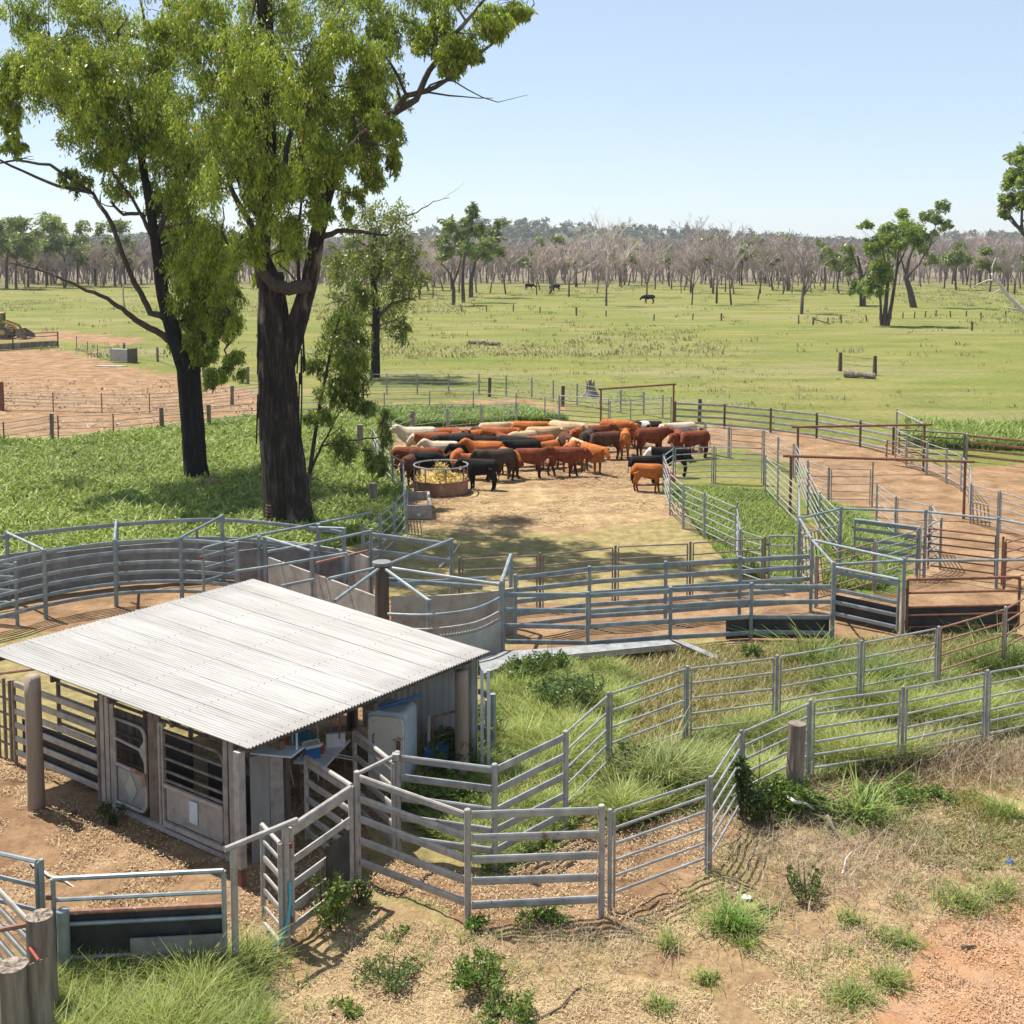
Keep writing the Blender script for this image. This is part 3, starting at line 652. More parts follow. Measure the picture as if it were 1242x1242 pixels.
def gate(name, label, a, b, h, n, style='thin', mat='galv', sheet=None, z0=.25, group=None, fr=None, zs=None):
    A, ha = base(a, h); B, hb = base(b, h); t = (B - A).normalized()
    root = thing(name, label, 'gate', A, group); up = lambda p, z: p + Vector((0, 0, z))
    fr = fr or (.03 if style == 'thin' else .04)
    m = MB(); m.tube([up(A, z0 - .1), up(A, ha)], fr, 8); m.tube([up(B, z0 - .1), up(B, hb)], fr, 8); m.tube([up(A, ha), up(B, hb)], fr, 8); m.build('frame', M[mat], root)
    m = MB()
    for k in range(n):
        f = k / n if zs is None else zs[k]
        za, zb = z0 + (ha - z0) * f, z0 + (hb - z0) * f
        if style == 'heavy': m.beam(up(A + t * .03, za), up(B - t * .03, zb), .045, .11, rnd=True)
        else: m.tube([up(A, za), up(B, zb)], fr * .8, 6)
    m.build('rails', M[mat], root)
    if sheet:
        s0, s1, mt, off = sheet; s = Vector((-t.y, t.x, 0)) * off
        m = MB(); m.slab([up(A + s, s0), up(B + s, s0), up(B + s, s1), up(A + s, s1)], .015); m.build('lower_sheet', M[mt], root)
    m = MB()
    for z in (z0 + .15, ha - .25): m.box(up(A, z) - t * .05, (.09, .05, .07))
    m.build('hinge', M['rust'], root)
    return root
def pipe(par, name, pts, r, mat='galvnew', n=8):
    m = MB(); m.tube(pts, r, n); return m.build(name, M[mat], par)
FG = 'steel rail fences of the cattle yard'
# --- near lane from the shed, front side and back side
fence('cattle_rail_fence', 'heavy five rail steel fence nearest the camera, its corner bay facing the dry straw', [(433, 936), (567, 982), (730, 977)], 1.77, 5, 'heavy', post='worn', railmats=['worn', 'galv'], zlo=.32)
fence('pipe_rail_fence', 'thin pipe panel fence from the heavy corner bay past vine and stump to right edge', [(740, 982), (862, 942), (899, 886), (983, 849), (1096, 833), (1198, 813), (1300, 793)], 1.6, 6, 'thin')
fence('cattle_rail_fence', 'heavy five rail steel fence of two bays starting beside the white fridge', [(482, 912), (600, 927), (686, 887)], 1.77, 5, 'heavy', railmats=['galv', 'galv'], zlo=.32)
fence('pipe_rail_fence', 'thin pipe panel fence along the far lane side, turning rusty at its right end', [(686, 887), (738, 840), (834, 808), (943, 795), (1045, 777), (1139, 760), (1220, 736), (1300, 690)], 1.6, 5, 'thin', railmats=[None, None, None, None, None, 'rustbar', 'rustbar'], posts=[1, 2, 3, 4, 5, 6, 7])
a_, b_ = P(433, 936, 1.77), P(482, 912, 1.77)
o = thing('overhead_brace', 'worn steel pipe bridging the two lane posts at head height', 'brace', (a_.x, a_.y, 1.74)); pipe(o, 'pipe', [a_ - Vector((0, 0, .04)), b_ - Vector((0, 0, .04))], .035, 'worn'); m_ = MB(); m_.box(b_ - Vector((.02, .06, .05)), (.12, .12, .1)); m_.build('bracket', M['worn'], o)
gate('slide_gate', 'worn five rail gate leading back under the roof in front of the work table', (371, 918), (426, 953), 1.55, 5, 'heavy', 'worn', zs=[0, .22, .45, .68, .92])
gate('slide_gate', 'shaded five rail gate under the roof edge between the table and the fridge', (430, 888), (477, 925), 1.6, 5, 'heavy', 'worn', zs=[0, .22, .45, .68, .92])
g = gate('rail_gate', 'pale three rail gate with a black rubber sheet tied over its lower right', (353, 1003), (425, 955), 1.75, 5, 'heavy', 'worn', zs=[0, .2, .42, .66, .94])
A_, _ = base((353, 1003), 1.75); B_, _ = base((425, 955), 1.75); t_ = (B_ - A_).normalized(); s_ = Vector((t_.y, -t_.x, 0)) * .06
m_ = MB(); q0, q1 = A_ + t_ * .75 + s_, B_ - t_ * .1 + s_
k_ = 8; V_ = []
for i in range(k_ + 1):
    q = q0.lerp(q1, i / k_) + s_ * (.25 * math.sin(i * 2.1)); V_ += [q + Vector((0, 0, .12 + .02 * math.sin(i))), q + Vector((0, 0, 1.12 + .02 * math.cos(i * 1.7)))]
m_.add(V_ + [v - s_ * .2 for v in V_], [(2 * i, 2 * i + 2, 2 * i + 3, 2 * i + 1) for i in range(k_)] + [(2 * (k_ + 1) + 2 * i, 2 * (k_ + 1) + 2 * i + 1, 2 * (k_ + 1) + 2 * i + 3, 2 * (k_ + 1) + 2 * i + 2) for i in range(k_)] + [(2 * i + 1, 2 * i + 3, 2 * (k_ + 1) + 2 * i + 3, 2 * (k_ + 1) + 2 * i + 1) for i in range(k_)])
m_.build('rubber_sheet', M['rubber'], g)
# walk-through frame with an open small gate
E0, h0 = base((283, 1026, 1.84), 1.84); E1, h1 = base((346, 1000, 1.84), 1.84)
o = thing('gateway_frame', 'worn steel gateway of two posts under one long overhanging pipe', 'gateway', E0)
for e in (E0, E1): m_ = MB(); m_.tube([e, e + Vector((0, 0, 1.82))], .05, 10); m_.build('post', M['worn'], o)
d_ = (E1 - E0).normalized(); pipe(o, 'top_pipe', [E0 - d_ * .14 + Vector((0, 0, 1.84)), E1 + d_ * .2 + Vector((0, 0, 1.84))], .042, 'worn')
G0 = E1 - d_ * .1; G1 = P(320, 1119, .1); G1 = Vector((G1.x, G1.y, 0)); up = lambda p, z: p + Vector((0, 0, z))
o = thing('small_yard_gate', 'small narrow slatted steel gate swung open at the gateway with the blue rope', 'gate', G0)
m_ = MB(); m_.tube([up(G0, .12), up(G0, 1.6)], .035, 8); m_.tube([up(G1, .12), up(G1, 1.6)], .035, 8); m_.tube([up(G0, 1.6), up(G1, 1.6)], .03, 8); m_.tube([up(G0, .12), up(G1, .12)], .03, 8); m_.build('frame', M['worn'], o)
m_ = MB()
for k in range(5): m_.beam(up(G0, .36 + k * .25), up(G1, .36 + k * .25), .03, .06 + .04 * (k % 2), rnd=True)
m_.build('rails', M['worn'], o)
a = E1 + Vector((.06, -.05, 0)); pts = [up(a, 1.0), up(a, .72), up(a + Vector((-.03, -.05, 0)), .45), up(a + Vector((-.12, -.12, 0)), .22), up(a + Vector((-.25, -.18, 0)), .12), up(a + Vector((-.36, -.2, 0)), .06), up(a + Vector((-.18, -.24, 0)), .1)]
m_ = MB(); m_.tube(pts, .018, 6); m_.tube([pts[3], pts[5]], .016, 6); tag(m_.build('rope', M['cyanrope'], at=pts[0]), 'bright blue rope hanging down the gateway post', 'rope')
# front gate with dark lower sheeting
g = gate('sheeted_gate', 'long two rail pipe gate with dark sheeting below, across the front of the dirt yard', (64, 1066), (271, 1056), 1.5, 3, 'thin', 'galvnew', sheet=(.08, .95, 'rubber', .06), zs=[.1, .48, .76], fr=.035)
A_, _ = base((64, 1066), 1.5); B_, _ = base((271, 1056), 1.5); t_ = (B_ - A_).normalized(); s_ = Vector((t_.y, -t_.x, 0))
m_ = MB()
for z0_, z1_ in ((.10, .36), (.38, .62)): m_.slab([up(A_ + t_ * 1.0 + s_ * .04, z0_), up(B_ + s_ * .04, z0_), up(B_ + s_ * .04, z1_), up(A_ + t_ * 1.0 + s_ * .04, z1_)], .02)
m_.build('steel_boards', M['sheet'], g)
m_ = MB(); m_.tube([up(A_ - s_ * .05, .99), up(B_ - s_ * .05, .99)], .035, 8); m_.build('rusty_rail', M['rustbar'], g)
a = P(76, 1104, 1.1); m_ = MB(); m_.tube([(a.x, a.y, -.05), (a.x, a.y, 1.1), (a.x, a.y, 1.115)], [.085, .085, .07], 14); tag(m_.build('steel_post', M['galvnew'], at=(a.x, a.y, 0)), 'plain round steel post standing alone before the sheeted gate', 'post')
for lb, u, v, h, r in (('split weathered timber post beside the sheeted gate, thinnest ring of cracks on its top', 48, 1110, 1.45, .17), ('thick weathered timber post in the bottom left corner of the photo', 15, 1170, 1.3, .185), ('slanted cut timber post between the two other corner posts', 45, 1167, 1.25, .15)):
    a = P(u, v, h); o = thing('timber_post', lb, 'post', (a.x, a.y, 0))
    m_ = MB(); k = 9; ln = Vector((.04 if u < 40 else .05, -.02, 0)); nn = 18; ph = [random.uniform(.93, 1.04) for _ in range(nn)]
    V_ = []
    for j in range(k + 1):
        c = Vector((a.x, a.y, 0)) + ln * (1 - j / k); z = -.05 + (h + .05) * j / k
        for i in range(nn):
            an = 2 * math.pi * i / nn; rr = r * ph[i] * (1.05 - .06 * j / k) * random.uniform(.985, 1.015)
            V_.append(c + Vector((math.cos(an) * rr, math.sin(an) * rr, z + (.10 * math.cos(an + .8) if (j == k and u == 45) else 0))))
    m_.add(V_, [(j * nn + i, j * nn + (i + 1) % nn, (j + 1) * nn + (i + 1) % nn, (j + 1) * nn + i) for j in range(k) for i in range(nn)]); m_.build('shaft', M['timber'], o)
    m_ = MB(); top = V_[-nn:]; cc = sum(top, Vector()) / nn - Vector((0, 0, .04)); ring = [cc.lerp(p, .5) + Vector((0, 0, random.uniform(-.02, .04))) for p in top]
    m_.add(top + ring + [cc], [(i, (i + 1) % nn, nn + (i + 1) % nn, nn + i) for i in range(nn)] + [(nn + i, nn + (i + 1) % nn, 2 * nn) for i in range(nn)]); m_.build('cut_top', M['endgrain'], o)
fence('pipe_fence', 'short blue grey pipe fence entering from the left edge in front of the dirt yard', [(-70, 1015), (50, 1043)], 1.6, 4, 'fat', post='galvnew', rail='galvnew', zlo=.5)
A_ = P(35, 1122, 1.25); B_ = P(-40, 1030, 1.5)
o = thing('loading_panel', 'sloping worn steel panel beside the corner timber posts at the left edge', 'panel', (A_.x, A_.y, 0))
m_ = MB()
for k in range(5):
    z = 1.28 - .25 * k; a = Vector((A_.x, A_.y, z)); b = Vector((B_.x, B_.y, z + .1)); m_.beam(a, b, .045, .10, rnd=True)
m_.build('rails', M['worn'], o)
m_ = MB(); m_.tube([(A_.x, A_.y, 0), (A_.x, A_.y, 1.36)], .045, 8); m_.build('end_post', M['galv'], o)
a = P(-12, 1130, 1.35); b = P(36, 1121, 1.35); m_ = MB(); m_.tube([a, b], .035, 8); m_.build('rust_bar', M['rustbar'], o)
a = P(35, 1148, 1.1); b = P(47, 1165, 1.1); m_ = MB(); m_.tube([a, b], .02, 8); m_.tube([b, b + Vector((0, -.02, -.3))], .02, 6); tag(m_.build('gate_latch', M['red'], at=a), 'faded red steel latch fixed between the corner timber posts', 'latch')
# rusty side panel right of the fridge
fence('low_fence', 'low rust streaked two rail panel in the weeds beside the old fridge', [(520, 868), (590, 849)], 1.15, 3, 'thin', post='worn', rail='worn', railmats=['rustbar'], zlo=.3)
a = P(598, 842, 1.3); m_ = MB(); m_.tube([(a.x, a.y, 0), (a.x, a.y, 1.28)], .055, 10); m_.tube([(a.x, a.y, 1.28), (a.x, a.y, 1.31)], .062, 10); tag(m_.build('blue_capped_post', M['galvnew'], at=(a.x, a.y, 0)), 'steel post with a blue cap right of the low rusty panel', 'post')
# --- working race across the middle
rf_ = fence('race_fence', 'heavy rail race fence with the walkway plank along its foot', [(610, 705, 1.75), (713, 718), (813.5, 712), (911.7, 707), (1011, 684, 2.0)], 1.5, 4, 'heavy', post='galvnew', rail='galvnew', zlo=.22, ztop=1.5, sheet={3: (.05, .62, .06, 'rubber')})
fence('race_fence', 'heavy rail fence on the far side of the race behind the walkway', [(625, 697), (715, 687), (807.6, 681), (897.6, 675), (985, 655, 2.0)], 1.65, 5, 'heavy', post='galvnew', rail='galvnew', railmats=None, zlo=.3, ztop=1.65)
qa, _ = base((813.5, 712), 1.5); qb, _ = base((911.7, 707), 1.5); qc = qa.lerp(qb, .70); qn = Vector((-(qb - qa).y, (qb - qa).x, 0)).normalized() * .06
m_ = MB(); m_.slab([qc + qn + Vector((0, 0, .05)), qb + qn + Vector((0, 0, .05)), qb + qn + Vector((0, 0, .66)), qc + qn * 1.2 + Vector((0, 0, .60))], .015); m_.build('side_sheet', M['rubber'], rf_)
gate('sheeted_race_gate', 'heavy rail gate with black rubber below at the right end of the race', (1013, 688), (1090, 703), 1.5, 4, 'heavy', 'galvnew', sheet=(.05, .75, 'rubber', .05), zs=[.0, .25, .52, .9])
gate('rusty_sheeted_gate', 'wide rusty pipe gate lined with black rubber at the right end of the race', (1101, 703), (1237, 700), 1.5, 4, 'thin', 'rust', sheet=(.03, .78, 'rubber', .05), zs=[.0, .25, .42, .72], fr=.04)
wk = thing('walkway', 'long pale steel walkway plank along the front of the race', 'walkway', P(715, 792, .3))
m_ = MB(); m_.slab([P(629, 801, .3), P(820, 782, .3), P(811, 775, .3), P(612, 790, .3)], .05); m_.build('plank', M['galv'], wk)
m_ = MB(); m_.beam(P(629, 803, .26), P(820, 784, .26), .04, .14); m_.build('edge_rail', M['worn'], wk)
for u, v in ((712, 797), (640, 803), (800, 788)): a = P(u, v, .25); m_ = MB(); m_.box((a.x, a.y + .2, .11), (.12, .4, .22)); m_.build('leg', M['rust'], wk)
w2 = thing('walkway', 'short pale steel walkway plank bending toward the shed roof corner', 'walkway', P(605, 800, .3))
m_ = MB(); m_.slab([P(586, 818, .3), P(629, 801.5, .3), P(612, 790, .3), P(580, 800, .3)], .05); m_.build('plank', M['galv'], w2)
m_ = MB(); m_.beam(P(586, 820, .26), P(629, 803.5, .26), .04, .14); m_.build('edge_rail', M['worn'], w2)
m_ = MB(); m_.slab([P(815, 778, .25), P(822, 777, .25), P(880, 800, .03), P(870, 802, .03)], .04); tag(m_.build('ramp_plank', M['galv'], at=P(840, 785, .1)), 'thin pale ramp plank sloping into grass at the walkway end', 'plank')
# overhead braced corner at the right end
HB = 2.05
oc = thing('overhead_braces', 'tall galvanised posts tied by overhead pipes at the right end of the race', 'yard frame', base((985, 653), HB)[0])
OV = {'W1': (970, 628), 'W2': (985, 654), 'W3': (1011.5, 684), 'W4': (1020, 616), 'W5': (1123, 620), 'W6': (1211, 629), 'W7': (1097, 679)}
OP = {k: P(u, v, HB) for k, (u, v) in OV.items()}
for k, p in OP.items(): m_ = MB(); m_.tube([(p.x, p.y, -.05), (p.x, p.y, HB + .05)], .05, 10); m_.build('post', M['galvnew'], oc)
z_ = Vector((0, 0, -.02))
e1, e2 = P(1300, 646, HB), P(1300, 679, HB)
for a, b in (('W1', 'W2'), ('W2', 'W3'), ('W2', 'W7'), ('W3', 'W7'), ('W1', 'W4'), ('W4', 'W5'), ('W5', 'W6')): pipe(oc, 'overhead_pipe', [OP[a] + z_, OP[b] + z_], .036)
pipe(oc, 'overhead_pipe', [OP['W6'] + z_, e1], .036); pipe(oc, 'overhead_pipe', [OP['W7'] + z_, e2], .036)
for e in (e1, e2): m_ = MB(); m_.tube([(e.x, e.y, 0), (e.x, e.y, HB)], .05, 8); m_.build('post', M['galvnew'], oc)
fence('pipe_rail_fence', 'short four rail pipe panel under the overhead pipe left of the green yard', [(971, 646), (1019, 634)], 1.6, 4, 'thin', posts=[], stiles=True)
fence('pipe_rail_fence', 'pipe fence half rusty and half grey in the middle of the overhead braces', [(990, 674), (1062, 656), (1114, 641)], 1.5, 6, 'thin', post='galv', railmats=['rustbar', 'galv'])
gate('heavy_rail_gate', 'heavy grey rail gate standing open on grass between the overhead braces', (1037, 630), (1116, 640), 1.45, 4, 'heavy', 'galvnew', zs=[.25, .5, .75, .95])
gate('rusty_pipe_gate', 'rust brown five rail pipe gate hanging between two tall overhead posts', (1127, 641), (1208, 650), 1.4, 5, 'thin', 'rust', zs=[0, .2, .4, .6, .8])
fence('pipe_rail_fence', 'narrow zigzag pipe panel behind the rusty gate', [(1130, 612), (1142, 628), (1116, 641)], 1.6, 6, 'thin', posts=[0, 1])
fence('rusty_rail_fence', 'rust brown pipe fence running off the right edge behind the overhead posts', [(1217, 651), (1310, 668)], 1.45, 5, 'thin', post='rust', rail='rust')
fence('rusty_rail_fence', 'rust brown pipe fence crossing another one near the right edge', [(1219, 657), (1310, 632)], 1.45, 5, 'thin', post='rust', rail='rustbar')
fence('pipe_rail_fence', 'curved pipe fence dividing the two dirt yards right of the cattle', [(1064, 586), (1087, 602), (1130, 612)], 1.55, 5, 'thin', railmats=None, post='galv')
fence('pipe_rail_fence', 'pipe fence behind the grass lane ending at a taller post by the rusty crossbar', [(980, 558), (1006, 567), (1059, 560, 1.75)], 1.5, 5, 'thin', ztop=1.5)
fence('pipe_rail_fence', 'diagonal lane fence running from the round pen corner toward the overhead braces', [(929, 552), (944, 566), (969, 588), (971, 640), (985, 654)], 1.6, 6, 'thin', posts=[0, 1, 2], ztop=1.55)
fence('pipe_rail_fence', 'second diagonal lane fence parallel to the first and under the rusty crossbar', [(966, 539), (981, 573), (995, 597), (1020, 622)], 1.6, 6, 'thin', posts=[0, 1, 2], post='galvnew')
fence('pipe_rail_fence', 'thin pipe fence at the back of the mob joining a tall post', [(855, 513), (885, 518), (927, 521), (944, 530), (963, 538)], 1.5, 5, 'thin')
fence('round_pen_fence', 'curved pipe fence bulging toward the orange calf and enclosing green grass', [(927, 542), (866, 541), (817, 543), (805, 551), (813, 573), (829, 587), (855, 598), (894, 609, 1.75), (898, 642), (928, 651)], 1.6, 6, 'thin', railmats=None, ztop=1.6)
gate('narrow_pipe_gate', 'narrow four rail pipe gate beside the race at the end of the green pen', (933, 650), (963, 650), 1.5, 4, 'thin', 'galv', zs=[0, .27, .52, .77])
fence('portable_panel_fence', 'row of thin portable panels along the front of the cattle yard behind the race', [(557, 676), (655, 671), (746.5, 662), (837.5, 657), (928, 651)], 1.62, 5, 'thin', post='dirty', rail='dirty')
# --- cattle yard perimeter
fence('yard_fence', 'curving pipe fence round the far left of the cattle yard with two timber posts', [(489, 558), (476, 552), (460, 536), (452, 519), (474, 510), (501, 500), (543, 495), (584, 491), (627, 489)], 1.55, 5, 'thin', pstyle=[None, None, None, None, None, 'timber', None, None, None], railmats=None)
fence('yard_fence', 'pipe fence beside the concrete trough running toward the big tree', [(489, 558, 1.7), (492, 594), (478, 610), (461, 624), (440, 636)], 1.55, 5, 'thin', posts=[1, 2, 3, 4], pr=.05)
fence('yard_fence', 'pale fence along the sandy strip behind the grass north of the mob', [(330, 482), (400, 478), (466, 476), (521, 474), (574, 474), (626, 476, 1.65), (661, 482), (678, 479, 1.7)], 1.45, 4, 'thin', stiles=False)
gate('yard_gate', 'wide galvanised five rail gate at the back of the mob below the tall rusty portal', (679, 480), (738, 484), 1.6, 5, 'thin', 'galv', zs=[0, .2, .4, .6, .8])
fence('yard_fence', 'back pipe fence running right from the wide gate to the tall portal post', [(740, 486), (765, 484), (814, 481)], 1.5, 5, 'thin', stiles=False)
fence('paddock_fence', 'far thin rail fence on the open paddock side behind the cattle', [(400, 453), (469, 453), (506, 453), (544, 453), (581, 453), (614, 455), (645, 458), (671, 461), (700, 465), (753, 473), (781, 475), (804, 479)], 1.4, 5, 'thin', stiles=False, pr=.05)
def portal(label, a, b, h, pa, pb, r=.055, ext=.1):
    A, B = P(a[0], a[1], h), P(b[0], b[1], h); d = (B - A).normalized()
    o = thing('gate_portal', label, 'gateway', (A.x, A.y, 0))
    m = MB(); m.tube([A - d * ext, B + d * ext], r, 8); m.build('crossbar', M['rust'], o)
    for f in (pa, pb):
        p = A.lerp(B, f); m = MB(); m.tube([(p.x, p.y, 0), (p.x, p.y, h - r)], r, 8); m.build('post', M['rust'], o)
portal('tall rusty portal frame behind the cattle nearest the paddock stump', (728, 472), (818, 466), 2.2, .01, .99)
portal('long rusty crossbar on two posts at the back of the dirt yard', (963, 518), (1128, 515), 2.1, .03, .96)
portal('long rusty crossbar on two posts in front of the similar one, over the dirt yard', (953, 553), (1179, 560), 2.15, .03, .965)
fence('paddock_rail_fence', 'silver four rail paddock fence curving from the portal to the leafy corner', [(819, 487), (879, 490), (935, 495), (991, 501), (1044, 510), (1084, 518)], 1.35, 4, 'heavy', zlo=.2, post='timberdk', pr=.06)
fence('dirt_yard_fence', 'curving pipe fence between the leafy corner and the right edge of the dirt yard', [(1087, 519), (1100, 526), (1125, 536), (1149, 544), (1167, 553), (1177, 564), (1178, 586), (1213, 595), (1300, 620)], 1.48, 5, 'thin', railmats=None, post='galv')
gate('dark_pipe_gate', 'long dark pipe gate in front of the bright green weeds', (1091, 521), (1170, 526), 1.3, 4, 'thin', 'dirty', zs=[0, .25, .5, .75], fr=.045)
fence('paddock_rail_fence', 'rail fence with rusty lower rails along the green weeds at the right edge', [(1173, 526), (1320, 540)], 1.3, 4, 'heavy', rail='rustbar', pr=.06)
o = thing('tall_brace_post', 'tall steel post with one sloping brace pipe at the leafy corner', 'post', base((1088, 496), 2.0)[0]); a = P(1088, 496, 2.0)
pipe(o, 'post', [(a.x, a.y, 0), a], .05, 'galv'); pipe(o, 'brace', [a - Vector((0, 0, .12)), P(1120, 514, 1.9)], .04, 'galv')
gate('low_rusty_gate', 'low rust brown pipe gate at the back of the dirt yard beneath the crossbar', (1076, 534), (1120, 542), 1.1, 4, 'thin', 'rust', zs=[0, .25, .5, .75])
fence('low_rail_barrier', 'low single rust rail on two stout timber posts behind the white cow', [(776, 511), (850, 520)], 1.2, 2, 'fat', rail='rust', pstyle=['timberdk', 'timber'], zlo=.95, stiles=False)
# --- far left yards
fence('feedlot_fence', 'low pipe fence with timber posts along the far edge of the lush weeds', [(-60, 520), (4, 512), (62, 503), (70, 504), (137, 502), (196, 496), (253, 492), (312, 489), (400, 487)], 1.3, 4, 'thin', post='rust', rail='galv', pstyle=[None, None, 'timber', None, None, 'timber', 'timber', None, None], stiles=False)
fence('feedlot_fence', 'pinkish weathered pipe fence just inside the left feedlot', [(-50, 473), (4, 474), (64, 476), (123, 477), (181, 477), (240, 474), (281, 469), (340, 462)], 1.15, 5, 'thin', post='rustbar', rail='worn', pstyle=[None, None, None, None, None, None, 'timber', None], stiles=False)
a = P(1, 463, 1.75); m_ = MB(); m_.tube([(a.x, a.y, 0), (a.x, a.y, 1.75)], .16, 8); tag(m_.build('rust_post', M['rust'], at=(a.x, a.y, 0)), 'thick dark red post at the left edge of the feedlot', 'post')
fence('feedlot_fence', 'dark wire fence between the long trough and the concrete box at the feedlot back', [(92.6, 408), (106, 414), (118, 418), (135, 421)], 1.2, 3, 'thin', post='timberdk', rail='dirty', stiles=False)
fence('feedlot_fence', 'grey rail fence on the far right of the feedlot behind the dark trunk', [(150, 417), (191, 422), (247, 439), (300, 446), (345, 450)], 1.2, 3, 'thin', post='timber', rail='worn', pstyle=['timber'] * 5, stiles=False)
o = thing('feed_trough', 'long low feed trough under a pipe rail at the back of the feedlot', 'trough', P(20, 424, 0))
a, b = P(-40, 428, 0), P(71, 421, 0)
m_ = MB(); d = (b - a).normalized(); nn = Vector((-d.y, d.x, 0)); 
m_.slab([up(a, .1), up(b, .1), up(b, .62) , up(a, .62)], .08); m_.slab([up(a + nn * .7, .1), up(b + nn * .7, .1), up(b + nn * .7, .62), up(a + nn * .7, .62)], .08); m_.slab([up(a, .2), up(b, .2), up(b + nn * .7, .2), up(a + nn * .7, .2)], .06)
m_.slab([up(b, .1), up(b + nn * .7, .1), up(b + nn * .7, .62), up(b, .62)], .06); m_.build('trough_body', M['timber'], o)
m_ = MB(); m_.tube([up(a, 1.5), up(b, 1.5)], .05, 6); m_.tube([up(a, 1.15), up(b, 1.15)], .04, 6); m_.build('rail', M['timberdk'], o)
for f in (.02, .49, .995): q = a.lerp(b, f); m_ = MB(); m_.tube([up(q, 0), up(q, 1.55)], .07, 6); m_.build('post', M['timberdk'], o)
a = P(148, 440, 0); o = thing('water_box', 'pale concrete box with a dark end beside the feedlot fence', 'water trough', a)
m_ = MB(); m_.slab([a + Vector((-1.15, .35, .1)), a + Vector((.6, -.1, .1)), a + Vector((.6, -.1, 1.15)), a + Vector((-1.15, .35, 1.15))], .45); m_.build('box', M['palesheet'], o)
m_ = MB(); m_.box(a + Vector((.88, .1, .62)), (.5, .8, 1.24), -.25); m_.build('dark_end', M['timberdk'], o)
a = P(150, 443, 0); m_ = MB(); m_.slab([a + Vector((-2, -1.2, .06)), a + Vector((.2, -1.6, .06)), a + Vector((.6, -.7, .06)), a + Vector((-1.6, -.4, .06))], .06); tag(m_.build('concrete_slab', M['concrete'], at=a), 'thin pale slab on the dirt in front of the concrete box', 'slab')

# ------------------------------------------------------------------ curved race and forcing pen left of centre
def curve_pts(pts, h, sub=5):
    ps = [P(u, v, h) for u, v in pts]; ps = [Vector((p.x, p.y, 0)) for p in ps]; out = []
    for i in range(len(ps) - 1):
        p0 = ps[max(i - 1, 0)]; p1_, p2_ = ps[i], ps[i + 1]; p3_ = ps[min(i + 2, len(ps) - 1)]
        for k in range(sub):
            t = k / sub
            out.append(.5 * ((2 * p1_) + (p2_ - p0) * t + (2 * p0 - 5 * p1_ + 4 * p2_ - p3_) * t * t + (3 * p1_ - p0 - 3 * p2_ + p3_) * t ** 3))
    out.append(ps[-1]); return out, ps
def ribbon(m, line, z0, z1, th):
    n_ = len(line); V = []
    for i, p in enumerate(line):
        t = line[min(i + 1, n_ - 1)] - line[max(i - 1, 0)]; t.normalize(); nn = Vector((-t.y, t.x, 0)) * th
        V += [up(p, z0), up(p, z1), up(p + nn, z0), up(p + nn, z1)]
    Fc = []
    for i in range(n_ - 1):
        a, b = 4 * i, 4 * i + 4
        Fc += [(a, b, b + 1, a + 1), (a + 2, a + 3, b + 3, b + 2), (a + 1, b + 1, b + 3, a + 3), (a, a + 2, b + 2, b)]
    Fc += [(0, 1, 3, 2), (4 * n_ - 4, 4 * n_ - 2, 4 * n_ - 1, 4 * n_ - 3)]
    m.add(V, Fc)
inner, ips = curve_pts([(-60, 692), (53, 667), (139, 655), (219, 652), (287, 657)], 1.9)
outer, ops = curve_pts([(-90, 662), (8, 645), (141, 631), (269, 625), (386, 636), (417, 641)], 2.0)
o = thing('curved_race_fence', 'blue grey curved race fence of six rails nearest the shed roof', 'fence', ips[1])
for p in ips: m_ = MB(); m_.tube([up(p, -.05), up(p, 1.92)], .06, 10); m_.build('post', M['galvnew'], o)
for z in (.38, .66, .94, 1.22, 1.54, 1.82):
    m_ = MB()
    for i in range(len(inner) - 1): m_.beam(up(inner[i], z), up(inner[i + 1], z), .045, .10, rnd=True)
    m_.build('rail', M['galvnew'], o)
o = thing('curved_race_wall', 'curved outer race wall of dark sheeting with two blue grey rails above', 'fence', ops[1])
for p in ops: m_ = MB(); m_.tube([up(p, -.05), up(p, 2.02)], .06, 10); m_.build('post', M['galvnew'], o)
m_ = MB(); ribbon(m_, outer, .05, 1.22, .04); m_.build('wall_sheet', M['sheet'], o)
for z in (1.30, 1.86):
    m_ = MB()
    for i in range(len(outer) - 1): m_.beam(up(outer[i], z), up(outer[i + 1], z), .045, .115, rnd=True)
    m_.build('rail', M['galvnew'], o)
for k, (i, j) in enumerate(((1, 1), (2, 2), (3, 3))):
    a, b = up(ops[i], 1.98), up(ips[j], 1.90); o = thing('cross_brace', ('leftmost overhead pipe tying the curved race walls', 'middle overhead pipe tying the curved race walls', 'rightmost overhead pipe tying the curved race walls near the big trunk')[k], 'brace', a)
    pipe(o, 'pipe', [a, b], .04); q = a.lerp(b, .62); pipe(o, 'drop_post', [q, q - Vector((0, 0, .55))], .04)
fence('side_fence', 'low steel fence entering from the left edge before the curved race', [(-80, 676), (18.6, 682)], 1.68, 5, 'heavy', post='galvnew', rail='galvnew', zlo=.2)
gate('race_gate', 'blue grey race gate swung between the curved race and forcing pen', (246, 665), (285, 655), 1.85, 5, 'heavy', 'galvnew', zs=[0, .2, .42, .64, .84])
fp = thing('forcing_pen', 'walled forcing pen with a dark central timber post and radiating steel pipes', 'cattle pen', base((463, 684), 2.0)[0])
cp, _ = base((463, 684), 2.0); m_ = MB(); m_.tube([up(cp, -.05), up(cp, 1.0), up(cp, 2.0)], [.19, .18, .18], 14, rough=.02); m_.build('pivot_post', M['timberdk'], fp)
m_ = MB(); m_.tube([up(cp, 1.98), up(cp, 2.06)], .24, 14); m_.build('post_cap', M['sheet'], fp)
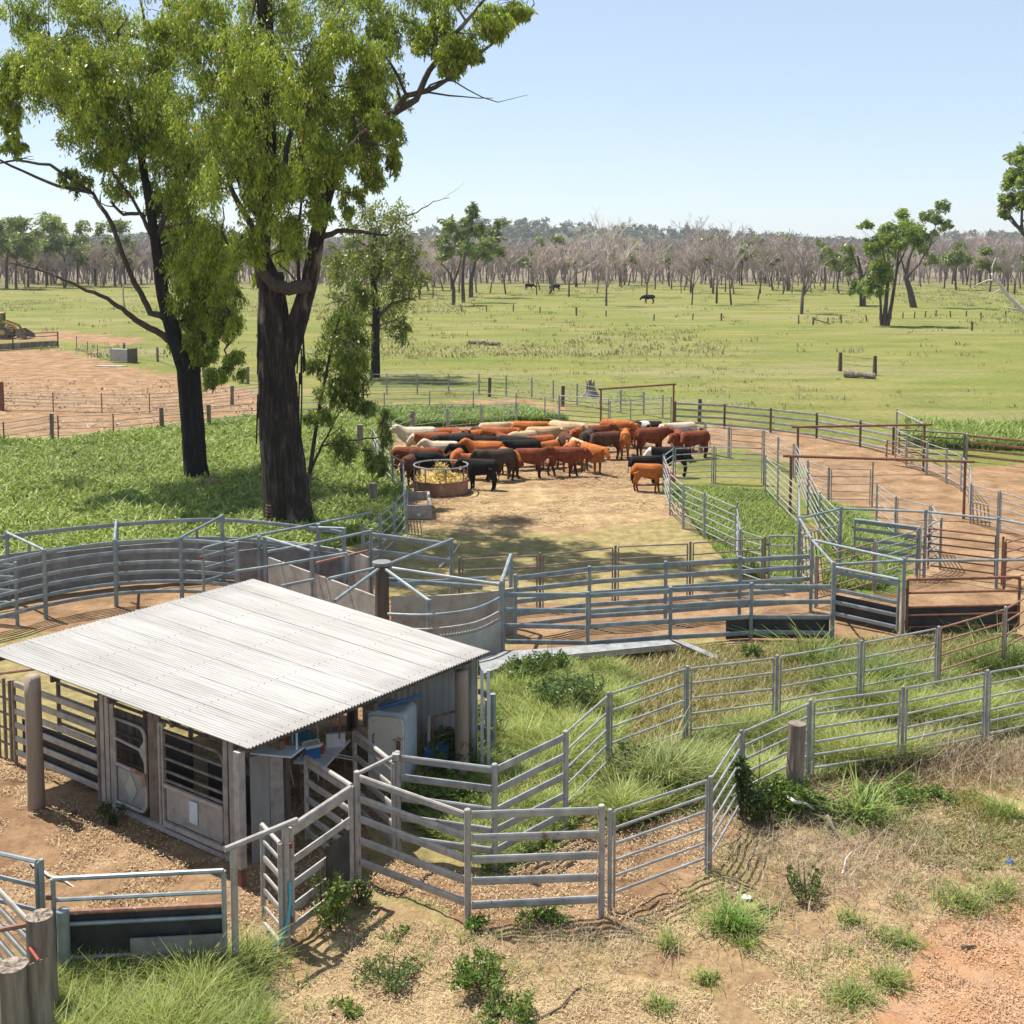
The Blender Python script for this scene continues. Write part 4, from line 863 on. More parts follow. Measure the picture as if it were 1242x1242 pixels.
PT = {'a': (547.5, 653), 'b': (608, 708), 'c': (520, 727), 'd': (450, 641), 'e': (421, 672), 'f': (378, 660), 'g': (314, 650), 'h': (321, 651), 'i': (287, 657)}
PW = {}
for k, (u, v) in PT.items():
    hh = {'c': 1.75, 'b': 1.75, 'e': 1.85}.get(k, 1.95); p, _ = base((u, v), hh); PW[k] = up(p, hh)
    if k != 'b': m_ = MB(); m_.tube([up(p, 0), up(p, hh)], .055, 10); m_.build('post', M['galvnew'], fp)
tp = up(cp, 1.93)
for k in 'abc': pipe(fp, 'brace_pipe', [tp, PW[k] - Vector((0, 0, .03))], .042)
for u, v in ((398, 702), (406, 729)): pipe(fp, 'brace_pipe', [tp, P(u, v, 1.85)], .042)
pipe(fp, 'brace_pipe', [P(380, 703, 1.85), P(341, 711, 1.85)], .042)
for pts in ([(285, 656), (314, 649), (386, 635), (450, 622)], [(322, 652), (376, 668)], [(325, 669), (378, 660), (450, 644)], [(286, 693), (322, 688), (421, 671)], [(417, 641), (386, 640)]):
    pipe(fp, 'overhead_pipe', [P(u, v, 1.93) for u, v in pts], .04)
def wall(label, pts, h, mat, par, th=.06, sub=4, z0=0):
    ln, _ = curve_pts(pts, h, sub); m = MB(); ribbon(m, ln, z0, h, th); return m.build('wall_sheet', M[mat], par)
wall('', [(325, 676), (400, 703), (457, 724)], 1.15, 'concrete', fp)
wall('', [(474, 724), (540, 722), (590, 718), (624, 713)], 1.2, 'concrete', fp)
wall('', [(300, 655), (350, 657), (420, 668), (446, 676)], 1.2, 'concrete', fp)
wall('', [(290, 668), (330, 664), (384, 662)], 1.2, 'sheet', fp)
for z, k0, k1 in ((1.82, (452, 645), (546, 657)), (1.35, (452, 645), (546, 657))):
    a, _ = base(k0, 1.9); b, _ = base(k1, 1.9); m_ = MB(); m_.beam(up(a, z), up(b, z), .05, .12, rnd=True); m_.build('rail', M['galvnew'], fp)
for k0, k1 in (((472, 709), (590, 702)), ((470, 703), (585, 712))):
    m_ = MB(); m_.beam(P(*k0, 1.5), P(*k1, 1.5), .05, .12, rnd=True); m_.build('rail', M['galvnew'], fp)
for z in (1.05, 1.55): m_ = MB(); m_.tube([P(383, 683 - 0, z), P(446, 668, z)], .04, 8); m_.build('rust_rail', M['rustbar'], fp)
cg, cps = curve_pts([(608, 708), (575, 722), (521, 729), (470, 728)], 1.75, 5)
o = thing('curved_pen_fence', 'curved steel fence with a ladder rail and pale sheet base at the roof corner', 'fence', cps[0])
for p in cps[:1]: m_ = MB(); m_.tube([up(p, -.05), up(p, 1.78)], .065, 10); m_.build('post', M['galvnew'], o)
m_ = MB(); m_.tube([up(p, 1.42) for p in cg], .035, 8); m_.build('rail', M['galvnew'], o)
m_ = MB(); m_.tube([up(p, 1.08) for p in cg], .03, 8); m_.tube([up(p, .90) for p in cg], .03, 8)
for i in range(0, len(cg) - 1):
    for f in (0, .33, .66): q = cg[i].lerp(cg[i + 1], f); m_.tube([up(q, .90), up(q, 1.08)], .018, 6)
m_.build('ladder_rail', M['worn'], o)
m_ = MB(); ribbon(m_, cg, .08, .86, .03); m_.build('sheet_base', M['palesheet'], o)
a, b = P(608, 707, 1.78), P(619.5, 673, 1.95)
o = thing('chain_post', 'short steel post with a sloping brace and hanging chain at the race entrance', 'post', (b.x, b.y, 0)); pipe(o, 'post', [(b.x, b.y, 0), b], .055); pipe(o, 'brace', [b, a], .05)
pipe(o, 'chain', [b + Vector((.05, 0, -.3)), b + Vector((.2, -.1, -.75)), b + Vector((-.1, -.5, -.95))], .015, 'worn', 5)
# loose timber posts
for lb, u, v, h, r, mt in (('weathered round timber stump post standing in front of the pipe fence beside the vine', 965, 877, 1.55, .145, 'timber'), ('short timber post in the weeds left of the concrete trough', 452, 586, 1.0, .16, 'timber'), ('timber post half hidden by hanging leaves left of the cattle yard', 436, 515, 1.3, .16, 'timber'), ('dark post in the paddock just behind the silver rail fence', 848.5, 484, 1.3, .11, 'timberdk'), ('dark post in the long grass behind the pale yard fence', 593.5, 458, 1.3, .11, 'timberdk'), ('dark post behind the far thin rail fence, left of the stump', 682.5, 468, 1.3, .11, 'timberdk')):
    a = P(u, v, h); m_ = MB(); k = 6
    m_.tube([(a.x + .03 * j / k, a.y, -.05 + (h + .05) * j / k) for j in range(k + 1)], [r * (1.0 + .12 * j / k if u == 965 else 1) * random.uniform(.94, 1.05) for j in range(k + 1)], 12, rough=.05)
    tag(m_.build('timber_post', M[mt], at=(a.x, a.y, 0)), lb, 'post')
# ------------------------------------------------------------------ cattle
def loft(m, secs, n=14):            # secs: (centre, side half width, up half height, tangent)
    k = len(secs); vs = []
    for i in range(k):
        c = Vector(secs[i][0]); t = Vector(secs[min(i + 1, k - 1)][0]) - Vector(secs[max(i - 1, 0)][0]); t.normalize()
        sd = Vector((-t.y, t.x, 0)); sd = sd.normalized() if sd.length > .1 else Vector((0, 1, 0)); U = t.cross(sd) * 1
        if U.z < 0: U = -U
        for j in range(n):
            a = 2 * math.pi * j / n; vs.append(c + sd * (math.cos(a) * secs[i][1]) + U * (math.sin(a) * secs[i][2]))
    fs = [(i * n + j, i * n + (j + 1) % n, (i + 1) * n + (j + 1) % n, (i + 1) * n + j) for i in range(k - 1) for j in range(n)]
    fs += [tuple(range(n))[::-1], tuple((k - 1) * n + j for j in range(n))]
    m.add(vs, fs)
def cow_mesh(name, head='mid', turn=0.0, walk=0.0, voxel=.026):
    m = MB()
    body = [((-.775, 0, .99), .10, .13), ((-.745, 0, .97), .185, .225), ((-.62, 0, .955), .245, .265), ((-.42, 0, .95), .255, .275), ((-.1, 0, .905), .295, .315), ((.15, 0, .88), .29, .335), ((.38, 0, .88), .255, .345), ((.54, 0, .93), .20, .29)]
    H = {'up': [(.67, .98), (.78, 1.06), (.87, 1.14), (.95, 1.17), (1.06, 1.11), (1.18, 1.03), (1.25, .98), (1.28, .96)],
         'mid': [(.68, .97), (.81, 1.0), (.93, 1.05), (1.02, 1.06), (1.13, .97), (1.24, .86), (1.31, .79), (1.33, .77)],
         'low': [(.70, .90), (.86, .86), (.99, .80), (1.07, .75), (1.14, .66), (1.21, .54), (1.25, .47), (1.26, .45)]}[head]
    W_ = [(.165, .255), (.14, .21), (.12, .17), (.135, .145), (.125, .13), (.095, .105), (.095, .09), (.06, .06)]
    px0 = .54
    neck = []
    for (x, z), w in zip(H, W_):
        f = max(0.0, x - px0); a = turn * min(1.0, f / .5)
        neck.append(((px0 + f * math.cos(a * .75), f * math.sin(a * .75), z), w[0], w[1]))
    loft(m, body + neck)
    hb = Vector(neck[3][0]); fw = (Vector(neck[5][0]) - Vector(neck[3][0])); fw.z = 0; fw.normalize(); sd = Vector((-fw.y, fw.x, 0))
    for s in (1, -1):
        b0 = hb + sd * (.08 * s) + Vector((0, 0, .05)); m.tube([b0, b0 + sd * (.10 * s) + Vector((0, 0, .0)), b0 + sd * (.19 * s) + Vector((0, 0, -.05))], [.04, .065, .022], 8)
    def leg(pts, rs): m.tube(pts, rs, 10)
    for s, ph in ((1, walk), (-1, -walk)):
        y = .145 * s; d = ph * .16
        leg([(.40, y, .85), (.42 + d * .2, y, .60), (.43 + d * .6, y, .36), (.42 + d, y, .13), (.44 + d, y, .05), (.45 + d, y, .0)], [.13, .10, .068, .05, .058, .066])
        d = -ph * .16; y = .15 * s
        leg([(-.55, y, .88), (-.50 + d * .2, y, .64), (-.63 + d * .6, y, .42), (-.60 + d, y, .15), (-.56 + d, y, .05), (-.55 + d, y, .0)], [.18, .145, .075, .05, .058, .066])
    m.tube([(-.74, 0, 1.10), (-.83, 0, .98), (-.85, .01, .75), (-.84, .02, .55), (-.83, .02, .40)], [.04, .03, .022, .03, .012], 8)
    tmp = m.build(name + '_src', M['galv'])
    rm = tmp.modifiers.new('r', 'REMESH'); rm.mode = 'VOXEL'; rm.voxel_size = voxel
    sm = tmp.modifiers.new('s', 'SMOOTH'); sm.iterations = 3; sm.factor = .5
    dg = bpy.context.evaluated_depsgraph_get(); me = bpy.data.meshes.new_from_object(tmp.evaluated_get(dg)); me.name = name
    bpy.data.objects.remove(tmp); me.polygons.foreach_set('use_smooth', [True] * len(me.polygons)); me.materials.clear()
    return me
def hide(name, c1, c2, face=None, belly=None, legs=None, patches=None):
    m, nt, N, L, b = newmat(name)
    tc = N.new('ShaderNodeTexCoord').outputs['Object']; oi = N.new('ShaderNodeObjectInfo')
    ad = N.new('ShaderNodeVectorMath'); ad.operation = 'ADD'; L.new(tc, ad.inputs[0]); L.new(oi.outputs['Location'], ad.inputs[1])
    f = noise(N, L, 3.2, 5, .65, ad.outputs[0]); c = ramp(N, L, f, [(.32, c1), (.68, c2)])
    sp = N.new('ShaderNodeSeparateXYZ'); L.new(tc, sp.inputs[0])
    nz = noise(N, L, 5, 3, .5, ad.outputs[0])
    def mask(sock, lo, hi, inv=False, wob=.12):
        a = N.new('ShaderNodeMath'); a.operation = 'MULTIPLY_ADD'; a.inputs[1].default_value = wob; L.new(nz, a.inputs[0]); L.new(sock, a.inputs[2])
        mr = N.new('ShaderNodeMapRange'); mr.inputs[1].default_value = lo + wob / 2; mr.inputs[2].default_value = hi + wob / 2; mr.inputs[3].default_value = 1.0 if inv else 0.0; mr.inputs[4].default_value = 0.0 if inv else 1.0
        L.new(a.outputs[0], mr.inputs[0]); return mr.outputs[0]
    if patches:
        g = noise(N, L, 1.5, 2, .4, ad.outputs[0]); c = mixc(N, L, ramp(N, L, g, [(patches[1], 0.0), (patches[1] + .03, 1.0)]), c, patches[0])
    if legs: c = mixc(N, L, mask(sp.outputs['Z'], .38, .55, True), c, legs)
    if face: c = mixc(N, L, mask(sp.outputs['X'], .98, 1.04), c, face)
    c = mixc(N, L, mask(sp.outputs['Z'], .05, .09, True, .02), c, (.03, .025, .02))
    L.new(c, b.inputs['Base Color']); b.inputs['Roughness'].default_value = .85; b.inputs['Specular IOR Level'].default_value = .2
    h = noise(N, L, 30, 3, .6, tc); bumpn(N, L, b, h, .25, .02)
    return m
HM = {'red': hide('red_hide', (.25, .06, .018), (.40, .12, .035), legs=(.13, .035, .014)), 'darkred': hide('dark_red_hide', (.11, .027, .013), (.23, .06, .024), legs=(.05, .015, .009)),
      'orange': hide('orange_hide', (.30, .085, .02), (.45, .145, .035), legs=(.24, .07, .02)), 'black': hide('black_hide', (.005, .0045, .004), (.014, .012, .011)),
      'grey': hide('brown_black_hide', (.03, .022, .017), (.075, .05, .036)), 'cream': hide('cream_hide', (.38, .26, .14), (.55, .42, .27), legs=(.32, .20, .11)),
      'white': hide('off_white_hide', (.42, .34, .25), (.56, .47, .37)), 'tan': hide('tan_hide', (.42, .26, .13), (.55, .38, .22)),
      'blackwhite': hide('black_hide_white_face', (.005, .0045, .004), (.014, .012, .011), face=(.62, .58, .53)),
      'brown': hide('brown_hide', (.055, .022, .013), (.12, .05, .028)),
      'pied': hide('black_and_white_hide', (.008, .007, .007), (.022, .019, .018), patches=((.62, .56, .5), .52)),
      'redface': hide('red_hide_pale_face', (.16, .045, .018), (.29, .085, .032), face=(.60, .48, .36), legs=(.13, .035, .014))}
CM = {'stand': cow_mesh('cow_standing'), 'up': cow_mesh('cow_head_up', 'up'), 'low': cow_mesh('cow_head_low', 'low', walk=.5), 'walk': cow_mesh('cow_walking', 'mid', walk=1.0),
      'lt': cow_mesh('cow_turning_left', 'mid', turn=1.0, walk=-.4), 'rt': cow_mesh('cow_turning_right', 'mid', turn=-1.0, walk=.3), 'upl': cow_mesh('cow_head_up_turned', 'up', turn=.7)}
# u, v (ground under the body), heading (0 = right, 90 = away), coat, pose, scale, label
HERD = [
 (584, 595, 163, 'black', 'stand', .98, 'black steer standing side on just right of the hay ring, nearest of the mob'),
 (643, 581, 8, 'darkred', 'up', 1.0, 'dark red steer with head raised right of the black one by the hay ring'),
 (684, 579, 352, 'darkred', 'walk', 1.0, 'dark red steer walking right with head lowered, alone on the front edge of the mob'),
 (718, 575, 305, 'orange', 'stand', 1.0, 'ginger calf facing the camera at the front of the mob'),
 (786, 598, 352, 'orange', 'low', .9, 'small ginger calf nearest the curved pipe fence, head down'),
 (782, 588, 8, 'black', 'stand', .92, 'black calf directly behind the small ginger calf'),
 (815, 579, 180, 'blackwhite', 'mid', 1.0, 'black cow with a white face standing half behind the curved pipe fence'),
 (736, 558, 196, 'brown', 'lt', 1.0, 'very dark brown cow facing left with a bright ear in the right of the mob'),
 (758, 556, 78, 'orange', 'stand', 1.0, 'ginger cow seen from behind between two dark cows'),
 (789, 556, 2, 'darkred', 'stand', 1.1, 'long dark red cow standing side on at the right of the mob'),
 (823, 556, 285, 'darkred', 'rt', 1.0, 'dark red cow facing the camera before the white cow'),
 (843, 557, 205, 'darkred', 'lt', 1.0, 'rightmost dark red cow of the mob beside the timber post'),
 (826, 548, 182, 'white', 'stand', 1.08, 'white cow standing behind two dark red cows at the right'),
 (745, 543, 350, 'orange', 'stand', 1.05, 'ginger red cow at the back of the mob below the tall portal'),
 (768, 543, 95, 'red', 'stand', .95, 'red cow rump at the back of the mob next to the patched cow'),
 (786, 543, 185, 'pied', 'stand', 1.0, 'black and white patched cow at the back right of the mob'),
 (684, 549, 345, 'cream', 'stand', 1.15, 'big cream cow at the back of the mob right of centre'),
 (656, 553, 356, 'tan', 'stand', 1.05, 'tan cow standing in front of the back row left of the big cream cow'),
 (686, 558, 272, 'brown', 'stand', .95, 'dark brown cow facing the camera below the big cream cow'),
 (697, 563, 282, 'tan', 'stand', .9, 'pale tan calf looking at the camera in the right of the mob'),
 (712, 558, 60, 'grey', 'stand', 1.05, 'grey black cow turned away right of the pale tan calf'),
 (691, 571, 70, 'orange', 'stand', .95, 'ginger calf with its rump to the camera in front of the pale tan calf'),
 (656, 563, 182, 'red', 'stand', 1.0, 'bright red cow facing left in the middle of the mob'),
 (636, 571, 182, 'black', 'stand', 1.05, 'black cow behind the dark red steer with raised head'),
 (590, 575, 172, 'orange', 'up', 1.1, 'ginger cow with long body in the centre of the mob'),
 (604, 584, 200, 'grey', 'rt', 1.05, 'smoky brown cow behind the black steer by the hay ring'),
 (614, 578, 300, 'orange', 'stand', .95, 'ginger cow face on beside the smoky brown cow'),
 (578, 582, 178, 'red', 'stand', .85, 'small red calf hidden behind the black steer by the ring'),
 (538, 571, 173, 'white', 'up', 1.0, 'off white cow facing left just above the hay ring'),
 (508, 559, 160, 'white', 'up', 1.2, 'tall off white cow with head raised at the left end of the mob'),
 (528, 561, 200, 'redface', 'stand', 1.05, 'pale faced red cow between the two off white cows'),
 (495, 577, 5, 'darkred', 'low', .95, 'dark red cow feeding close to the left pipe fence'),
 (517, 578, 170, 'darkred', 'low', .95, 'dark red cow with head down just left of the hay ring top'),
 (499, 588, 75, 'brown', 'stand', .95, 'brown cow seen from behind between the left fence and the ring'),
 (513, 586, 350, 'black', 'low', 1.0, 'black cow eating behind the hay ring'),
 (554, 581, 262, 'red', 'low', .95, 'red cow facing the camera over the back of the hay ring'),
 (538, 553, 185, 'red', 'stand', 1.0, 'red cow at the back left of the mob behind the pale ones'),
 (556, 554, 300, 'darkred', 'up', 1.0, 'dark red cow with head raised in the back left row'),
 (571, 556, 190, 'red', 'stand', 1.0, 'second red cow of the back row, left of the long red one'),
 (602, 556, 0, 'red', 'stand', 1.12, 'long bright red cow in the middle of the back row'),
 (598, 547, 25, 'cream', 'stand', 1.05, 'cream cow partly hidden at the very back centre of the mob'),
 (640, 547, 0, 'orange', 'stand', 1.1, 'ginger red cow behind the tan cow at the back'),
 (634, 557, 185, 'cream', 'low', 1.0, 'dusty cream cow with lowered head in the middle of the mob'),
 (556, 564, 182, 'black', 'stand', 1.05, 'black cow behind the off white cow above the ring'),
 (571, 573, 205, 'black', 'rt', 1.0, 'black cow between the off white cow and the long ginger cow'),
 (590, 564, 10, 'black', 'stand', 1.0, 'black cow in the packed centre below the long bright red cow'),
 (548, 560, 220, 'grey', 'lt', 1.0, 'smoky dark cow squeezed between the pale cows at the left of the mob'),
 (612, 561, 120, 'darkred', 'stand', 1.0, 'dark red cow turned away in the packed centre of the mob'),
 (664, 569, 215, 'orange', 'rt', .95, 'ginger cow behind the walking dark red steer'),
 (704, 551, 250, 'red', 'stand', 1.0, 'red cow facing the camera behind the grey black cow'),
 (722, 549, 20, 'darkred', 'up', 1.0, 'dark red cow with raised head below the left portal post'),
 (586, 552, 330, 'brown', 'stand', 1.0, 'dark brown cow wedged in the back row near the cream cow'),
 (622, 566, 2, 'black', 'stand', 1.05, 'black cow in the packed centre right of another black cow'),
]
CM['mid'] = CM['stand']
pos = [P(u, v - 1, 0) for u, v, *_ in HERD]
for it in range(30):                # gentle separation so that neighbours do not sink into each other
    for i in range(len(pos)):
        for j in range(i):
            d = pos[i] - pos[j]; L_ = math.hypot(d.x, d.y); need = .8
            if L_ < need:
                d = d / (L_ + 1e-6); 
                pos[i] = pos[i] + d * (need - L_) * .3; pos[j] = pos[j] - d * (need - L_) * .3
_seen = {}; M['eartag'] = pm('yellow_ear_tag', [(.3, (.6, .42, .03)), (.7, (.7, .5, .05))], 5)
for (u, v, hd, coat, pose, sc, lb), p in zip(HERD, pos):
    o = bpy.data.objects.new('cow', CM[pose]); COL.objects.link(o)
    o.location = (p.x, p.y, 0); o.rotation_euler = (0, 0, math.radians(hd + (random.uniform(-5, 5) if v > 570 else random.uniform(-24, 24)))); o.scale = (sc * .93, sc * .96, sc * 1.08)
    if len(CM[pose].materials) == 0: CM[pose].materials.append(HM['red'])
    o.material_slots[0].link = 'OBJECT'; o.material_slots[0].material = HM[coat]
    tag(o, lb, 'cow', 'cattle mob in the yard')
    if pose in ('stand', 'mid', 'walk', 'up', 'low') and len(lb) % 2 == 0:
        if pose not in _seen:
            q_ = {'up': (.95, .22, 1.16), 'low': (1.06, .22, .74)}.get(pose, (.97, .22, 1.05)); m_ = MB(); m_.box((0, 0, 0), (.02, .06, .08)); t0_ = m_.build('ear_tag', M['eartag'], o); t0_.location = q_; _seen[pose] = t0_
        else:
            t1_ = _seen[pose].copy(); COL.objects.link(t1_); t1_.parent = o
for u, v, hd, lb in ((787, 368, 170, 'small dark cow grazing far off beneath the bare trees right of centre'), (642, 352, 20, 'tiny dark cow far away at the edge of the bare forest'), (674, 353, 200, 'tiny dark cow far away, right of the other at the forest edge')):
    p = P(u, v, 0); o = bpy.data.objects.new('cow', CM['low']); COL.objects.link(o); o.location = (p.x, p.y, 0); o.rotation_euler = (0, 0, math.radians(hd)); o.scale = (1.25,) * 3
    o.material_slots[0].link = 'OBJECT'; o.material_slots[0].material = HM['black']; tag(o, lb, 'cow', 'far grazing cattle')
# ------------------------------------------------------------------ hay ring, hay, trough
rc = P(535, 597, 0)
o = thing('hay_ring', 'round steel hay ring with a rusty skirt and pale top hoop', 'hay feeder', rc)
def hoop(m, z, r, tr, n=40): m.tube([(rc.x + math.cos(2 * math.pi * k / n) * r, rc.y + math.sin(2 * math.pi * k / n) * r, z) for k in range(n + 1)], tr, 6)
m_ = MB(); hoop(m_, 1.14, 1.1, .032); m_.build('top_hoop', M['galvnew'], o)
m_ = MB(); hoop(m_, .55, 1.1, .03); hoop(m_, .04, 1.1, .03); m_.build('skirt_hoops', M['rust'], o)
m_ = MB(); ribbon(m_, [Vector((rc.x + math.cos(2 * math.pi * k / 40) * 1.1, rc.y + math.sin(2 * math.pi * k / 40) * 1.1, 0)) for k in range(41)], .05, .54, .012)
M['skirt'] = pm('rusty_skirt_sheet', [(.3, (.14, .065, .04)), (.55, (.27, .14, .085)), (.75, (.42, .31, .25))], 1.4, stretch=(1.5, 1.5, .8), rough=.8)
m_.build('skirt', M['skirt'], o)
for k in range(8):
    a = 2 * math.pi * (k + .3) / 8; m_ = MB(); q = Vector((rc.x + math.cos(a) * 1.1, rc.y + math.sin(a) * 1.1, 0)); m_.tube([up(q, .5), up(q, 1.14)], .025, 6); m_.build('upright', M['dirty'], o)
m_ = MB(); nr, na = 12, 36; vs = []
for i in range(nr + 1):
    for j in range(na):
        r = 1.04 * i / nr; a = 2 * math.pi * j / na; x, y = rc.x + r * math.cos(a), rc.y + r * math.sin(a)
        z = .40 + .26 * math.exp(-((r - .1) / .55) ** 2) + .40 * math.exp(-(((x - rc.x) / .3) ** 2 + ((y - rc.y) / .32) ** 2)) + .16 * float(vnoise(np.array([x * 10]), np.array([y * 10]), 2.0, 5)[0]) + random.uniform(-.02, .02)
        vs.append((x, y, z if i < nr else .3))
m_.add(vs, [(i * na + j, i * na + (j + 1) % na, (i + 1) * na + (j + 1) % na, (i + 1) * na + j) for i in range(nr) for j in range(na)])
hy = m_.build('hay', M['hay'], smooth=True, at=rc); tag(hy, 'heap of golden hay inside the steel ring', 'hay')
m_ = MB()
for k in range(900):
    a = random.uniform(0, 6.28); r = 1.0 * math.sqrt(random.random()); x, y = rc.x + r * math.cos(a), rc.y + r * math.sin(a)
    z = .46 + .26 * math.exp(-((r - .1) / .55) ** 2) + .40 * math.exp(-(((x - rc.x) / .3) ** 2 + ((y - rc.y) / .32) ** 2)) + random.uniform(0, .12)
    d = Vector((random.uniform(-1, 1), random.uniform(-1, 1), random.uniform(-.5, .6))).normalized() * random.uniform(.08, .2); c = Vector((x, y, z)); s = d.cross(Vector((0, 0, 1))).normalized() * .012
    m_.quad(c - d - s, c + d - s, c + d + s, c - d + s)
m_.build('straw_ends', M['hay'], hy)
a = P(508, 630, 0); b = P(506, 612, 0); b.z = 0
o = thing('concrete_trough', 'small open concrete trough against the pipe fence corner in the cattle yard', 'water trough', a)
d = (b - a).normalized(); s = Vector((d.y, -d.x, 0)); Lt = 2.6; wt = .42
m_ = MB()
m_.beam(a - s * wt + up(d * 0, .27), a - s * wt + d * Lt + Vector((0, 0, .27)), .1, .52); m_.beam(a + s * wt + Vector((0, 0, .27)), a + s * wt + d * Lt + Vector((0, 0, .27)), .1, .52)
m_.beam(a - s * (wt - .05) + d * .05 + Vector((0, 0, .265)), a + s * (wt - .05) + d * .05 + Vector((0, 0, .265)), .1, .51); m_.beam(a - s * (wt - .05) + d * (Lt - .05) + Vector((0, 0, .265)), a + s * (wt - .05) + d * (Lt - .05) + Vector((0, 0, .265)), .1, .51)
m_.build('walls', M['concrete'], o)
m_ = MB(); m_.slab([a - s * .37 + d * .1 + Vector((0, 0, .2)), a + s * .37 + d * .1 + Vector((0, 0, .2)), a + s * .37 + d * 2.5 + Vector((0, 0, .2)), a - s * .37 + d * 2.5 + Vector((0, 0, .2))], .1); m_.build('floor_slab', M['mound'], o)
m_ = MB(); m_.tube([a - d * .05 + Vector((0, 0, .18)), a - d * .005 + Vector((0, 0, .18))], .05, 8); m_.build('drain_plug', M['white'], o)
# ------------------------------------------------------------------ paddock odds and ends
a = P(716, 481, 0); m_ = MB(); nn = 16; ph = [random.uniform(.75, 1.2) for _ in range(nn)]; vs = []
for j in range(9):
    for i in range(nn):
        an = 2 * math.pi * i / nn; r = .42 * ph[i] * (1.45 - .62 * min(1, j / 4) - .03 * j); top = 1.25 * ph[(i * 5) % nn] * .85
        vs.append(a + Vector((math.cos(an) * r, math.sin(an) * r, top * j / 8 - .03)))
m_.add(vs, [(j * nn + i, j * nn + (i + 1) % nn, (j + 1) * nn + (i + 1) % nn, (j + 1) * nn + i) for j in range(8) for i in range(nn)] + [tuple(8 * nn + i for i in range(nn))])
tag(m_.build('tree_stump', M['timber'], at=a), 'jagged grey tree stump in the paddock behind the far thin rail fence', 'stump')
for lb, u0, v0, u1, v1, r in (('left weathered log lying in the open paddock', 569, 415, 588, 415.5, .22), ('right weathered log lying in the open paddock, end against another', 589, 416.5, 607, 417, .24)):
    a, b = P(u0, v0, .2), P(u1, v1, .2); m_ = MB(); k = 7; m_.tube([a.lerp(b, i / k) + Vector((0, random.uniform(-.05, .05), random.uniform(-.02, .05))) for i in range(k + 1)], [r * random.uniform(.8, 1.15) for _ in range(k + 1)], 10, rough=.08); tag(m_.build('log', M['timber'], at=a), lb, 'log')
a, b = P(1019, 450, 0), P(1061, 455, 0)
o = thing('salt_lick_frame', 'two dark posts joined by two pale wires over an old log in the paddock', 'frame', a)
for q in (a, b): m_ = MB(); m_.tube([q, up(q, 1.5)], [.17, .14], 9, rough=.06); m_.build('post', M['timberdk'], o)
for z in (1.25, .62): m_ = MB(); m_.tube([up(a, z), up(b, z)], .035, 6); m_.build('rail', M['timber'], o)
a2, b2 = P(1024, 452, .3), P(1060, 456, .2); m_ = MB(); k = 8; m_.tube([a2.lerp(b2, i / k) + Vector((0, -.3, random.uniform(-.04, .04))) for i in range(k + 1)], [(.34 if i < 3 else .24) * random.uniform(.9, 1.1) for i in range(k + 1)], 10, rough=.06); tag(m_.build('log', M['timber'], at=a2), 'old hollow log under the two post frame in the paddock', 'log')
for k, (u, vt, vb) in enumerate(((875, 380, 389), (968.5, 382, 393), (986, 385, 394), (1004, 385, 393), (1020.5, 382, 392), (1051, 382, 390), (1067, 381, 389), (1081, 380, 387), (1095, 379, 386), (1109, 378, 386), (1122, 377, 385), (1135, 376, 384), (1179, 390, 401), (622.5, 369, 378), (699, 373, 383), (840, 380, 388), (793, 381, 389), (1153, 377, 385), (1172, 377, 384), (1190, 379, 387), (1220, 377, 384), (560, 371, 379), (590, 371, 378), (655, 372, 380), (735, 377, 384))):
    a = P(u, vb, 0); h = (vb - vt) / (vb - HOR) * HCAM; m_ = MB(); m_.tube([(a.x, a.y, -.05), (a.x + random.uniform(-.1, .1), a.y, h)], [.13 if k in (0, 2, 12, 14) else .09] * 2, 6, rough=.1)
    if k == 2: m_.tube([up(a, h * .8), (a.x + 2.2, a.y, .1)], .08, 6)
    lb = {0: 'dark lone post in the far paddock left of the small bare tree', 2: 'far paddock post with a diagonal strut', 12: 'dark leaning post in the far right paddock by the dead limb', 14: 'dark lone post in the middle of the far paddock', 13: 'pale based post in the far paddock below the green tree trio'}.get(k, 'thin grey post of the far wire fence line crossing the paddock')
    tag(m_.build('fence_post', M['timberdk'], at=a), lb, 'post', 'posts of the far paddock wire fence')
# ------------------------------------------------------------------ loader at the left edge
a = P(2, 411, 0); S = a.y / F
o = thing('wheel_loader', 'dusty yellow wheel loader parked at the left edge beyond the feed trough', 'loader', a)
def LP(i, j, z): return a + Vector((i, j, z))
m_ = MB(); m_.box(LP(-2.2, .3, 1.15), (4.2, 1.7, .7)); m_.box(LP(-3.4, .3, 1.7), (2.0, 1.5, .7)); m_.box(LP(.5, .3, 1.0), (1.0, 1.2, .6)); m_.build('chassis', M['yellowpaint'], o)
m_ = MB(); m_.box(LP(-.7, .3, 2.75), (1.7, 1.6, .16)); 
for i in (-1.45, .05):
    for j in (-.4, 1.0): m_.beam(LP(i, j, 1.4), LP(i * .95, j, 2.7), .10, .10)
cb = m_.build('cab', M['yellowpaint'], o)
m_ = MB(); m_.box(LP(-.7, .3, 2.05), (1.42, 1.32, 1.2)); m_.build('window', M['darkglass'], cb)
for i, j in ((.45, -.75), (.45, 1.35), (-3.1, -.75), (-3.1, 1.35)):
    m_ = MB(); m_.tube([LP(i, j - .24, .72), LP(i, j - .2, .72), LP(i, j + .2, .72), LP(i, j + .24, .72)], [.6, .72, .72, .6], 20); wh = m_.build('wheel', M['tyre'], o)
    m_ = MB(); m_.tube([LP(i, j - .28, .72), LP(i, j - .245, .72)], [.3, .34], 14); m_.build('rim', M['yellowpaint'], wh)
for j in (-.35, .95): m_ = MB(); m_.beam(LP(.2, j, 1.9), LP(1.5, j, 1.45), .12, .26); m_.beam(LP(1.5, j, 1.45), LP(2.1, j, .6), .12, .24); m_.build('lift_arm', M['yellowpaint'], o)
